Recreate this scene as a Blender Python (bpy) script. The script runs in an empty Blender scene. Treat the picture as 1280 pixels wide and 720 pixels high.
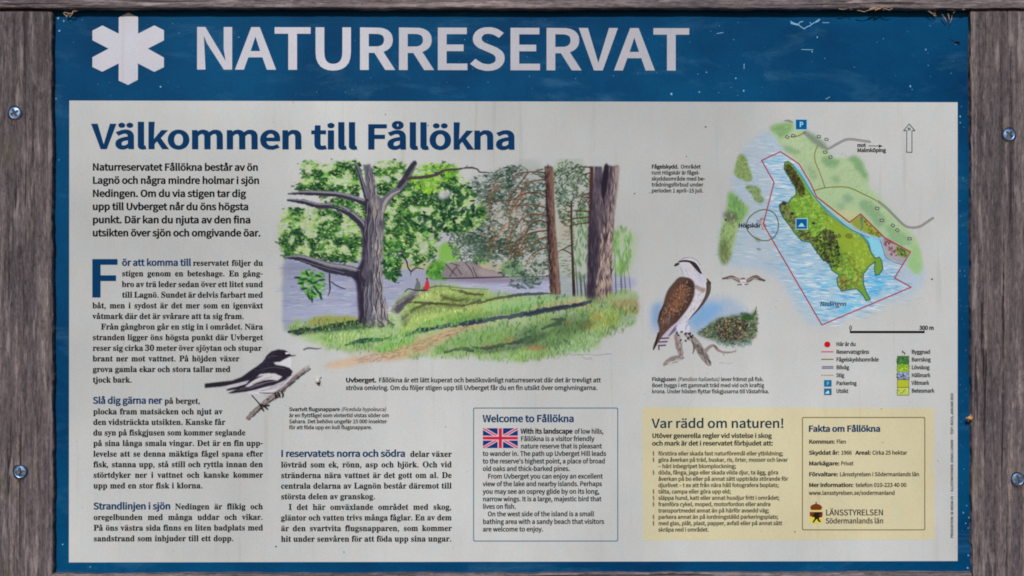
import bpy, math, random
import numpy as np
from mathutils import Matrix, Vector
from mathutils.geometry import delaunay_2d_cdt

scene = bpy.context.scene
COL = scene.collection
rng = np.random.default_rng(7)
random.seed(7)

# ---------------------------------------------------------------- camera
FPX = 1600.0                      # focal length in photo pixels (45 mm on 36 mm, 1280 px)
ZC = 1.40                         # height of the board's middle above the ground
CAMP = (-0.0191792159, -1.59986125, 0.0524365382)
CROT = (1.22522509e-03, -9.73567955e-03, 5.11661105e-04)


def rot3(a, b, c):
    ca, sa, cb, sb, cc, sc = math.cos(a), math.sin(a), math.cos(b), math.sin(b), math.cos(c), math.sin(c)
    return (np.array([[1, 0, 0], [0, ca, -sa], [0, sa, ca]]).T
            @ np.array([[cb, 0, sb], [0, 1, 0], [-sb, 0, cb]]).T
            @ np.array([[cc, -sc, 0], [sc, cc, 0], [0, 0, 1]]).T)


RM = rot3(*CROT)
BASIS = np.array([[1, 0, 0], [0, 0, -1], [0, 1, 0]], float)      # camera axes written in world axes
cam_d = bpy.data.cameras.new('camera')
cam = bpy.data.objects.new('camera', cam_d)
COL.objects.link(cam)
cam_d.lens = 45.0
cam_d.sensor_width = 36.0
cam_d.clip_start = 0.05
cam_d.clip_end = 500.0
M = Matrix.Identity(4)
R3 = BASIS @ RM.T
for i in range(3):
    for j in range(3):
        M[i][j] = R3[i, j]
M[0][3], M[1][3], M[2][3] = CAMP[0], CAMP[1], CAMP[2] + ZC
cam.matrix_world = M
scene.camera = cam

# ---------------------------------------------------------------- sky, sun, exposure
SUN = Vector((-0.15, -1.0, 0.53)).normalized()                    # towards the sun
world = bpy.data.worlds.new('World')
scene.world = world
world.use_nodes = True
wn = world.node_tree
sky = wn.nodes.new('ShaderNodeTexSky')
sky.sky_type = 'NISHITA'
sky.sun_disc = False
sky.sun_elevation = math.asin(SUN.z)
sky.sun_rotation = math.atan2(SUN.x, SUN.y)
wn.links.new(sky.outputs[0], wn.nodes['Background'].inputs[0])
wn.nodes['Background'].inputs[1].default_value = 0.05
sun_d = bpy.data.lights.new('sun', 'SUN')
sun_d.energy = 2.3
sun_d.angle = math.radians(0.6)
sun_d.color = (1.0, 0.99, 0.985)
sun_o = bpy.data.objects.new('sun', sun_d)
COL.objects.link(sun_o)
sun_o.location = (-0.6, -4.0, ZC + 2.1)
sun_o.rotation_euler = SUN.to_track_quat('Z', 'Y').to_euler()
vs = scene.view_settings
vs.view_transform = 'Standard'
vs.look = 'None'
vs.gamma = 1.0
vs.use_curve_mapping = False
vs.exposure = -0.02
scene.cycles.filter_width = 1.8

# ---------------------------------------------------------------- helpers
ALB = 1.39                        # displayed linear value -> albedo, from the white field


def lin(c):
    c = np.asarray(c, float) / 255.0
    return np.where(c <= 0.04045, c / 12.92, ((c + 0.055) / 1.055) ** 2.4)


def alb(c):
    return np.clip(lin(c) * ALB, 0, 0.95)


def Pt(px, py, y=0.0):
    """Where the pixel (px, py) meets the vertical plane at depth y: world x, z."""
    px, py = np.asarray(px, float), np.asarray(py, float)
    d = np.stack([(px - 640) / FPX, (360 - py) / FPX, -np.ones_like(px)], -1) @ RM       # R^T d
    # camera axes -> world: x, z(up), -y
    t = (y - CAMP[1]) / (-d[..., 2])
    return CAMP[0] + d[..., 0] * t, CAMP[2] + d[..., 1] * t + ZC


def P1(px, py, y=0.0):
    a, b = Pt([px], [py], y)
    return float(a[0]), float(b[0])


def tag(o, label=None, cat=None, group=None, kind=None):
    if label: o['label'] = label
    if cat: o['category'] = cat
    if group: o['group'] = group
    if kind: o['kind'] = kind
    return o


def link(name, me, parent=None):
    o = bpy.data.objects.new(name, me)
    COL.objects.link(o)
    if parent is not None:
        o.parent = parent
        o.matrix_parent_inverse = parent.matrix_world.inverted()
    return o


def empty(name, loc):
    o = bpy.data.objects.new(name, None)
    COL.objects.link(o)
    o.location = loc
    o.empty_display_size = 0.05
    bpy.context.view_layer.update()
    return o


def mesh_np(name, verts, faces, mats, parent=None, smooth=False):
    me = bpy.data.meshes.new(name)
    me.from_pydata([tuple(v) for v in verts], [], [tuple(f) for f in faces])
    for m in mats: me.materials.append(m)
    if smooth: me.polygons.foreach_set('use_smooth', [True] * len(me.polygons))
    me.update()
    return link(name, me, parent)


# ---------------------------------------------------------------- materials
def nmat(name):
    m = bpy.data.materials.new(name)
    m.use_nodes = True
    nt = m.node_tree
    return m, nt, nt.nodes['Principled BSDF']


def N(nt, t, **kw):
    n = nt.nodes.new(t)
    for k, v in kw.items():
        if k == 'ins':
            for i, x in v.items(): n.inputs[i].default_value = x
        else:
            setattr(n, k, v)
    return n


def ramp(nt, fac, stops):
    r = N(nt, 'ShaderNodeValToRGB')
    e = r.color_ramp.elements
    while len(e) > 1: e.remove(e[-1])
    e[0].position = stops[0][0]
    e[0].color = (*stops[0][1], 1)
    for p, c in stops[1:]:
        q = e.new(p)
        q.color = (*c, 1)
    nt.links.new(fac, r.inputs[0])
    return r.outputs[0]


def noise(nt, scale, detail=3, rough=0.55, mapscale=(1, 1, 1), loc=(0, 0, 0), dist=0.0):
    g = N(nt, 'ShaderNodeNewGeometry')
    mp = N(nt, 'ShaderNodeMapping')
    mp.inputs['Scale'].default_value = mapscale
    mp.inputs['Location'].default_value = loc
    nt.links.new(g.outputs['Position'], mp.inputs[0])
    n = N(nt, 'ShaderNodeTexNoise', ins={'Scale': scale, 'Detail': detail, 'Roughness': rough, 'Distortion': dist})
    nt.links.new(mp.outputs[0], n.inputs['Vector'])
    return n.outputs['Fac']


def mix(nt, blend, fac, a, b):
    n = N(nt, 'ShaderNodeMix', data_type='RGBA', blend_type=blend)
    for sock, v in ((n.inputs[0], fac), (n.inputs[6], a), (n.inputs[7], b)):
        if hasattr(v, 'is_linked'):
            nt.links.new(v, sock)
        elif isinstance(v, (int, float)):
            sock.default_value = v
        else:
            sock.default_value = (*v, 1)
    return n.outputs[2]


def g3(v): return (v, v, v)


def grime_and_light(nt, base):
    """Worn print: broad patches of uneven light painted into the colour, fine grain and streaks washed down by rain."""
    big = ramp(nt, noise(nt, 2.2, 2, 0.5, (1, 1, 1), (7 * 1.37, 4.9, 7 * 2.11)), [(0.26, g3(1.2)), (0.60, g3(0.86))])  # broad lighter and darker areas imitate uneven light in the base colour
    mid = ramp(nt, noise(nt, 22, 5, 0.62, (1, 1, 0.55)), [(0.25, g3(0.93)), (0.75, g3(1.04))])
    fine = ramp(nt, noise(nt, 480, 2, 0.5), [(0.2, g3(0.93)), (0.8, g3(1.07))])
    hue = ramp(nt, noise(nt, 70, 2, 0.5, (1, 1, 0.5), (9, 2, 4)), [(0.3, (1.02, 0.994, 0.98)), (0.7, (0.98, 1.0, 1.02))])
    run = ramp(nt, noise(nt, 1, 4, 0.6, (95, 1, 4), (5, 0, 2), 0.3), [(0.60, g3(1.0)), (0.74, (0.90, 0.89, 0.87))])
    spot = ramp(nt, noise(nt, 120, 3, 0.6, (1, 1, 1), (3, 1, 7)), [(0.70, g3(1.0)), (0.76, g3(0.86))])
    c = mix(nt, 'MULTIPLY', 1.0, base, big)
    c = mix(nt, 'MULTIPLY', 1.0, c, mid)
    c = mix(nt, 'MULTIPLY', 1.0, c, fine)
    c = mix(nt, 'MULTIPLY', 1.0, c, run)
    c = mix(nt, 'MULTIPLY', 1.0, c, spot)
    return mix(nt, 'MULTIPLY', 1.0, c, hue)


def print_mat(name, rgb, rough=0.6, spec=0.04, worn_lit=True):
    m, nt, b = nmat(name)
    base = tuple(alb(rgb))
    c = grime_and_light(nt, base) if worn_lit else mix(nt, 'MULTIPLY', 1.0, base, ramp(nt, noise(nt, 90, 3), [(0.2, g3(0.9)), (0.8, g3(1.06))]))
    nt.links.new(c, b.inputs['Base Color'])
    b.inputs['Roughness'].default_value = rough
    b.inputs['Specular IOR Level'].default_value = spec
    return m


PAPER = (178, 180, 180)
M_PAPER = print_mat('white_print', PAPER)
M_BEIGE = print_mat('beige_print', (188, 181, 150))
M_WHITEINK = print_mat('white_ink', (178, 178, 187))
M_BLACK = print_mat('black_ink', (8, 8, 12), worn_lit=False)
M_SMALL = print_mat('small_black_ink', (9, 9, 12), worn_lit=False)
M_NAVY = print_mat('navy_ink', (6, 50, 90), worn_lit=False)
M_DROP = print_mat('dropcap_ink', (4, 52, 92), worn_lit=False)
M_TEAL = print_mat('teal_ink', (4, 46, 68), worn_lit=False)
M_BROWNINK = print_mat('warm_black_ink', (14, 11, 6), worn_lit=False)
M_LINE = print_mat('frame_line_ink', (74, 108, 126), worn_lit=False)
M_LINEB = print_mat('brown_line_ink', (108, 96, 62), worn_lit=False)
M_GREYINK = print_mat('grey_ink', (58, 58, 60), worn_lit=False)


def blue_mat():
    m, nt, b = nmat('blue_enamel')
    base = mix(nt, 'MIX', ramp(nt, noise(nt, 5.5, 5, 0.6, (1, 1, 1.3), (1, 0, 5)), [(0.3, g3(0)), (0.72, g3(1))]),
               tuple(alb((0, 46, 84))), tuple(alb((2, 74, 115))))
    c = mix(nt, 'MULTIPLY', 1.0, base, ramp(nt, noise(nt, 330, 2), [(0.2, g3(0.86)), (0.8, g3(1.12))]))
    # chalky scuffs and faint scratches rubbed into the enamel
    sc = ramp(nt, noise(nt, 14, 8, 0.72, (0.5, 1, 1.6), (7, 0, 3), 0.6), [(0.54, g3(0)), (0.72, g3(0.3))])
    c = mix(nt, 'MIX', sc, c, tuple(alb((70, 118, 150))))
    tiny = ramp(nt, noise(nt, 190, 3, 0.6, (1, 1, 1), (2, 0, 8)), [(0.71, g3(0)), (0.77, g3(0.4))])
    c = mix(nt, 'MIX', tiny, c, tuple(alb((60, 120, 160))))
    nt.links.new(c, b.inputs['Base Color'])
    b.inputs['Roughness'].default_value = 0.55
    b.inputs['Specular IOR Level'].default_value = 0.05
    return m


M_BLUE = blue_mat()


def paint_mat():
    """Printed illustration: the pigment in the mesh colours over the same white print with its wear and painted brightness."""
    m, nt, b = nmat('printed_watercolour')
    a = N(nt, 'ShaderNodeAttribute', attribute_name='pigment')
    base = mix(nt, 'MIX', a.outputs['Alpha'], tuple(alb(PAPER)), a.outputs['Color'])
    nt.links.new(grime_and_light(nt, base), b.inputs['Base Color'])
    b.inputs['Roughness'].default_value = 0.6
    b.inputs['Specular IOR Level'].default_value = 0.04
    return m


M_PAINT = paint_mat()


def wood_mat(name, axis, tone=1.0, seed=0.0):
    """Weathered silver grey softwood, grain along the axis."""
    m, nt, b = nmat(name)
    def ms(across, along):
        return (across, across, along) if axis == 'z' else (along, across, across)
    L = (seed, seed * 0.7, seed * 1.3)
    rings = noise(nt, 1, 4, 0.6, ms(46, 1.3), L, 0.9)
    grain = noise(nt, 1, 5, 0.68, ms(150, 9), L, 0.7)
    fibre = noise(nt, 1, 3, 0.65, ms(620, 70), L)
    fleck = noise(nt, 1, 3, 0.7, ms(300, 105), (seed + 4, 1, 2), 0.6)
    pit = noise(nt, 1, 2, 0.6, ms(520, 210), (seed + 1, 6, 2))
    crack = noise(nt, 1, 3, 0.55, ms(170, 3.6), (seed + 7, 2, 3), 0.8)
    patch = noise(nt, 1, 3, 0.5, ms(15, 7), (seed + 9, 3, 1))
    c = ramp(nt, rings, [(0.28, tuple(alb((78, 70, 73)))), (0.42, tuple(alb((95, 88, 90)))), (0.52, tuple(alb((104, 95, 98)))),
                         (0.62, tuple(alb((130, 119, 117)))), (0.74, tuple(alb((88, 80, 84))))])
    c = mix(nt, 'MULTIPLY', 1.0, c, ramp(nt, grain, [(0.28, (0.40, 0.39, 0.41)), (0.42, g3(0.84)), (0.55, g3(1.06)), (0.72, (1.65, 1.57, 1.52))]))
    c = mix(nt, 'MULTIPLY', 1.0, c, ramp(nt, fibre, [(0.25, g3(0.5)), (0.75, g3(1.5))]))
    c = mix(nt, 'MULTIPLY', 1.0, c, ramp(nt, fleck, [(0.28, (0.55, 0.54, 0.55)), (0.45, g3(0.95)), (0.58, g3(1.05)), (0.75, (1.6, 1.55, 1.52))]))
    c = mix(nt, 'MULTIPLY', 1.0, c, ramp(nt, patch, [(0.3, (0.8, 0.8, 0.84)), (0.7, (1.14, 1.1, 1.06))]))
    c = mix(nt, 'MIX', ramp(nt, pit, [(0.64, g3(0)), (0.71, g3(0.7))]), c, tuple(alb((54, 47, 52))))
    c = mix(nt, 'MIX', ramp(nt, crack, [(0.61, g3(0)), (0.66, g3(0.85))]), c, tuple(alb((38, 31, 32))))
    pale = noise(nt, 1, 4, 0.6, ms(125, 15), (seed + 2, 8, 5), 0.25)
    c = mix(nt, 'MIX', ramp(nt, pale, [(0.57, g3(0)), (0.68, g3(0.55))]), c, tuple(alb((166, 152, 150))))
    c = mix(nt, 'MULTIPLY', 1.0, c, (tone * .80, tone * .81, tone * .82))
    moss = ramp(nt, noise(nt, 1, 4, 0.6, ms(38, 12), (seed + 5, 4, 6)), [(0.60, g3(0)), (0.74, g3(0.35))])
    c = mix(nt, 'MIX', moss, c, tuple(alb((92, 90, 66))))
    nt.links.new(c, b.inputs['Base Color'])
    b.inputs['Roughness'].default_value = 0.85
    b.inputs['Specular IOR Level'].default_value = 0.15
    h1 = N(nt, 'ShaderNodeMath', operation='MULTIPLY_ADD', ins={1: 0.45})
    nt.links.new(fleck, h1.inputs[0])
    nt.links.new(grain, h1.inputs[2])
    bp = N(nt, 'ShaderNodeBump', ins={'Strength': 1.0, 'Distance': 0.003})
    nt.links.new(h1.outputs[0], bp.inputs['Height'])
    nt.links.new(bp.outputs[0], b.inputs['Normal'])
    return m


def plain_mat(name, rgb, rough=0.6, metal=0.0, scale=300.0, var=0.25, spec=0.3):
    m, nt, b = nmat(name)
    c = mix(nt, 'MULTIPLY', 1.0, tuple(alb(rgb)), ramp(nt, noise(nt, scale, 3), [(0.25, g3(1 - var)), (0.75, g3(1 + var))]))
    nt.links.new(c, b.inputs['Base Color'])
    b.inputs['Roughness'].default_value = rough
    b.inputs['Metallic'].default_value = metal
    b.inputs['Specular IOR Level'].default_value = spec
    return m


M_ZINC = plain_mat('zinc_screw_steel', (108, 136, 172), 0.38, 0.8, 600, 0.5)
M_HOLE = plain_mat('screw_recess', (30, 32, 40), 0.7, 0.2, 900, 0.3)
M_RUST = plain_mat('rusty_stain', (70, 52, 44), 0.9, 0, 500, 0.4)
M_STRAW = plain_mat('dry_straw', (176, 146, 122), 0.8, 0, 400, 0.3)
M_HUSK = plain_mat('orange_husk', (206, 150, 92), 0.7, 0, 500, 0.35)
M_SILK = plain_mat('pale_silk', (196, 190, 188), 0.6, 0, 500, 0.2)
M_DARKBIT = plain_mat('dark_chitin', (34, 24, 26), 0.5, 0, 900, 0.3)
M_CHALK = plain_mat('chalky_scuff', (110, 160, 198), 0.8, 0, 900, 0.2)

# ---------------------------------------------------------------- timber
def sweep(name, pts_a, pts_b, prof_fn, n, mat, parent=None, wob=0.0006, seed=1):
    """Sweep a closed profile from a to b; prof_fn(t) -> list of (u, y) about the axis, u across in the board plane."""
    a, b = np.array(pts_a, float), np.array(pts_b, float)
    d = (b - a) / np.linalg.norm(b - a)
    u = np.array([d[2], 0, -d[0]])
    r = np.random.default_rng(seed)
    verts, faces = [], []
    k = None
    ph = r.uniform(0, 6.28, 12)
    nk = np.interp(np.arange(n + 1), np.arange(0, n + 2, 2), r.normal(0, .55, len(np.arange(0, n + 2, 2)))) + np.interp(np.arange(n + 1), np.arange(0, n + 14, 13), r.normal(0, 1.1, len(np.arange(0, n + 14, 13))))
    for i in range(n + 1):
        t = i / n
        L = np.linalg.norm(b - a) * t
        pr = prof_fn(t)
        k = len(pr)
        for j, (pu, py) in enumerate(pr):
            w = wob * (nk[i] + .6 * math.sin(L * 31 + ph[0] + j * .35) + .7 * math.sin(L * 83 + ph[1] + j * .6) + .5 * math.sin(L * 211 + ph[2] + j) + .35 * math.sin(L * 430 + ph[3] + 2 * j))
            v = a + d * L + u * (pu + w) + np.array([0, py + 0.4 * w, 0])
            verts.append(v)
    for i in range(n):
        for j in range(k):
            j2 = (j + 1) % k
            faces.append((i * k + j, i * k + j2, (i + 1) * k + j2, (i + 1) * k + j))
    faces.append(tuple(range(k - 1, -1, -1)))
    faces.append(tuple(range(n * k, n * k + k)))
    o = mesh_np(name, verts, faces, [mat], parent, smooth=True)
    import bmesh
    bm = bmesh.new()
    bm.from_mesh(o.data)
    bmesh.ops.recalc_face_normals(bm, faces=bm.faces)
    for e in bm.edges:
        if len(e.link_faces) == 2 and e.calc_face_angle(0) > 0.7: e.smooth = False
    bm.to_mesh(o.data)
    bm.free()
    return o


def rrect(u0, u1, yf, yb, r, seg=5):
    """Rounded rectangle profile: u across, y depth (front yf < back yb)."""
    out = []
    for cu, cy, a0 in ((u1 - r, yf + r, -90), (u1 - r, yb - r, 0), (u0 + r, yb - r, 90), (u0 + r, yf + r, 180)):
        for i in range(seg + 1):
            a = math.radians(a0 + 90 * i / seg)
            out.append((cu + r * math.cos(a), cy + r * math.sin(a)))
    return out
YF = -0.010                       # front of the side planks; the panel's face is y = 0
DEEP = 0.030


def plank_profile(w, yf, yb, r, head):
    def f(t):
        # the sawn head is rounded over at the very top
        s = max(0.0, 1 - (1 - t) / head) if head else 0
        k = 1 - 0.05 * s * s
        return [(pu * k, yf + (py - yf) * 1.0 + 0.003 * s * s * (1 if py < yf + r else 0)) for pu, py in rrect(-w / 2, w / 2, yf, yb, r)]
    return f


def side_plank(px_edge_top, px_edge_bot, side, label, seed, y_edge, ytop):
    xt, zt = P1(px_edge_top, ytop, YF)
    zb = P1(px_edge_bot, 720, YF)[1] - 0.07
    xt = P1(px_edge_top, ytop, y_edge)[0]
    xb = P1(px_edge_bot, 720, y_edge)[0]
    w = 0.125
    s = -1 if side == 'l' else 1
    root = empty('wooden_plank', (xb + s * w / 2, 0.0, zb))
    tag(root, label, 'plank')
    m = wood_mat('weathered_wood_' + side, 'z', 1.0, seed)
    sweep('board', (xb + s * w / 2, 0, zb), (xt + s * w / 2, 0, zt), plank_profile(w, YF, DEEP, 0.0016, 0.006), 320, m, root, 0.0004, int(seed))
    return root


plank_l = side_plank(64.5, 66.2, 'l', 'weathered grey upright plank along the left side of the sign', 11.0, YF, 12.6)
plank_r = side_plank(1209.6, 1212.4, 'r', 'weathered grey upright plank along the right side of the sign', 23.0, 0.0, 11.0)

# top beam, laid across the heads of the planks and standing a little prouder
YB = -0.0165
xl, zl = P1(-60, 9.4, YB)
xr, zr = P1(1340, 10.4, YB)
hb = 0.09
beam = sweep('top_beam', (xl, 0, zl + hb / 2), (xr, 0, zr + hb / 2),
             lambda t: [(-a, b) for a, b in rrect(-hb / 2, hb / 2, YB, DEEP, 0.003)], 240, wood_mat('weathered_beam_wood', 'x', 1.62, 31.0), None, 0.00035, 5)
tag(beam, 'pale weathered wooden beam running across above the blue sign', 'beam')
# bottom rail, between the planks
xl, zl = P1(67.5, 715.7, 0)
xr, zr = P1(1211.0, 713.6, 0)
rail = sweep('bottom_rail', (xl, 0, zl - 0.04), (xr, 0, zr - 0.04),
             lambda t: [(-a, b) for a, b in rrect(-0.04, 0.04, YF, DEEP, 0.0022)], 200, wood_mat('weathered_rail_wood', 'x', 1.62, 47.0), None, 0.0003, 8)
tag(rail, 'pale weathered wooden rail below the sign between the two planks', 'rail')


def screw(px, py, rad, turn, parent):
    x, z = P1(px, py, YF - 0.001)
    nr, na = 16, 48
    verts, faces = [], []
    for i in range(nr + 1):
        r = rad * i / nr
        for j in range(na):
            a = 2 * math.pi * j / na
            star = rad * (0.50 + 0.22 * math.cos(4 * (a - turn)))
            h = 0.0012 * math.sqrt(max(0, 1 - (r / rad) ** 2 * 0.97))
            if r > 0.86 * rad: h += 0.0003 * (1 - (r - 0.86 * rad) / (0.14 * rad))
            if r < star: h -= 0.0026 * min(1, (star - r) / (0.13 * rad))
            verts.append((x + r * math.cos(a), YF - 0.0002 - h, z + r * math.sin(a)))
    for i in range(nr):
        for j in range(na):
            j2 = (j + 1) % na
            faces.append((i * na + j, i * na + j2, (i + 1) * na + j2, (i + 1) * na + j))
    b0 = len(verts)
    for j in range(na):
        a = 2 * math.pi * j / na
        verts.append((x + rad * 0.9 * math.cos(a), YF + 0.003, z + rad * 0.9 * math.sin(a)))
    for j in range(na):
        j2 = (j + 1) % na
        faces.append((nr * na + j, nr * na + j2, b0 + j2, b0 + j))
    o = mesh_np('screw', verts, faces, [M_ZINC], parent, smooth=False)
    # the dark countersunk ring of crushed wood round the head
    ring, rf = [], []
    for k, rr in enumerate((rad * 0.98, rad * 1.22)):
        for j in range(na):
            a = 2 * math.pi * j / na
            q = rr * (1 + 0.06 * math.sin(3 * a + turn * 5) * k)
            ring.append((x + q * math.cos(a), YF - 0.00025, z - 0.0004 * k + q * math.sin(a)))
    for j in range(na):
        j2 = (j + 1) % na
        rf.append((j, j2, na + j2, na + j))
    mesh_np('screw_hole', ring, rf, [M_HOLE], o)
    # rusty run-off stain soaked into the grain below the head
    r = np.random.default_rng(int(px + py))
    sv, sf = [], []
    for q0 in range(9):
        w = r.uniform(.0004, .0010); xx = x + r.uniform(-.8, .8) * rad; L = r.uniform(.3, 1.5) * rad
        zz = z - rad * .95 * math.sqrt(max(.05, 1 - ((xx - x) / rad) ** 2))
        b = len(sv)
        yy = YF - .0003 - .00001 * q0
        sv += [(xx - w, yy, zz + .001), (xx + w, yy, zz + .001), (xx + w * .5, yy, zz - L * .6), (xx, yy, zz - L), (xx - w * .6, yy, zz - L * .55)]
        sf.append((b, b + 1, b + 2, b + 3, b + 4))
    mesh_np('rust_stain', sv, sf, [M_RUST], o)
    return o


screw(18.3, 141.0, 0.0076, 0.5, plank_l)
screw(25.0, 590.0, 0.0078, 0.1, plank_l)
screw(1261.5, 168.2, 0.0076, 0.75, plank_r)
screw(1272.8, 599.3, 0.0078, 0.3, plank_r)

# ---------------------------------------------------------------- the sign board
sx, sz = P1(640, 712)
sign = empty('information_sign', (sx, 0.0, sz))
tag(sign, 'blue and white nature reserve information board framed by weathered planks', 'sign')


def sheet(name, quad_px, mat, lift, parent, y=None):
    xs, zs = Pt([q[0] for q in quad_px], [q[1] for q in quad_px])
    v = [(x, -lift, z) for x, z in zip(xs, zs)]
    me = bpy.data.meshes.new(name)
    me.from_pydata(v, [], [tuple(range(len(v)))])
    me.materials.append(mat)
    me.update()
    if me.polygons[0].normal.y > 0: me.flip_normals()
    return link(name, me, parent)


# enamelled panel: a 3 mm sheet reaching behind the planks and beam
x0, z1 = P1(20, -14)
x1, z0 = P1(1256, 742)
pv = [(x0, 0, z0), (x1, 0, z0), (x1, 0, z1), (x0, 0, z1), (x0, .003, z0), (x1, .003, z0), (x1, .003, z1), (x0, .003, z1)]
pf = [(0, 1, 2, 3), (7, 6, 5, 4), (1, 0, 4, 5), (3, 2, 6, 7), (0, 3, 7, 4), (2, 1, 5, 6)]
panel = mesh_np('blue_panel', pv, pf, [M_BLUE], sign)
# plywood backing that closes the gap between the plank heads and the beam
x0, z1 = P1(-70, -60)
x1, z0 = P1(1350, 770)
bk = [(x0, .031, z0), (x1, .031, z0), (x1, .031, z1), (x0, .031, z1), (x0, .043, z0), (x1, .043, z0), (x1, .043, z1), (x0, .043, z1)]
back = mesh_np('backing_board', bk, pf, [plain_mat('dark_plywood', (62, 52, 48), 0.9, 0, 60, 0.3)])
tag(back, 'dark plywood board behind the planks, seen only in the gaps round the sign', 'board')

WH, HH = 1.1105 / 2, 0.57528609 / 2
fv = [(-WH, -.0002, ZC - HH), (WH, -.0002, ZC - HH), (WH, -.0002, ZC + HH), (-WH, -.0002, ZC + HH)]
field = mesh_np('white_field', fv, [(0, 1, 2, 3)], [M_PAPER], sign)

# six-armed asterisk emblem
ast = [(160.4, 15.8), (172.7, 21.5), (172.7, 42.2), (193.0, 31.8), (205.0, 37.8), (205.0, 50.5), (184.9, 60.8), (205.0, 72.0), (205.0, 84.0), (192.9, 89.9),
       (172.5, 79.3), (172.4, 99.8), (160.2, 106.2), (148.4, 100.8), (148.5, 79.3), (127.9, 89.7), (115.6, 83.8), (115.6, 71.6), (135.8, 60.8), (115.6, 50.3), (115.6, 38.3), (128.2, 31.9), (148.5, 42.2), (148.5, 21.9)]
xs, zs = Pt([p[0] for p in ast], [p[1] for p in ast])
cx, cz = P1(160.4, 60.9)
av = [(cx, -.0003, cz)] + [(x, -.0003, z) for x, z in zip(xs, zs)]
nA = len(ast)
emblem = mesh_np('asterisk_emblem', av, [(0, 1 + (i + 1) % nA, 1 + i) for i in range(nA)], [M_WHITEINK], sign)

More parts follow.
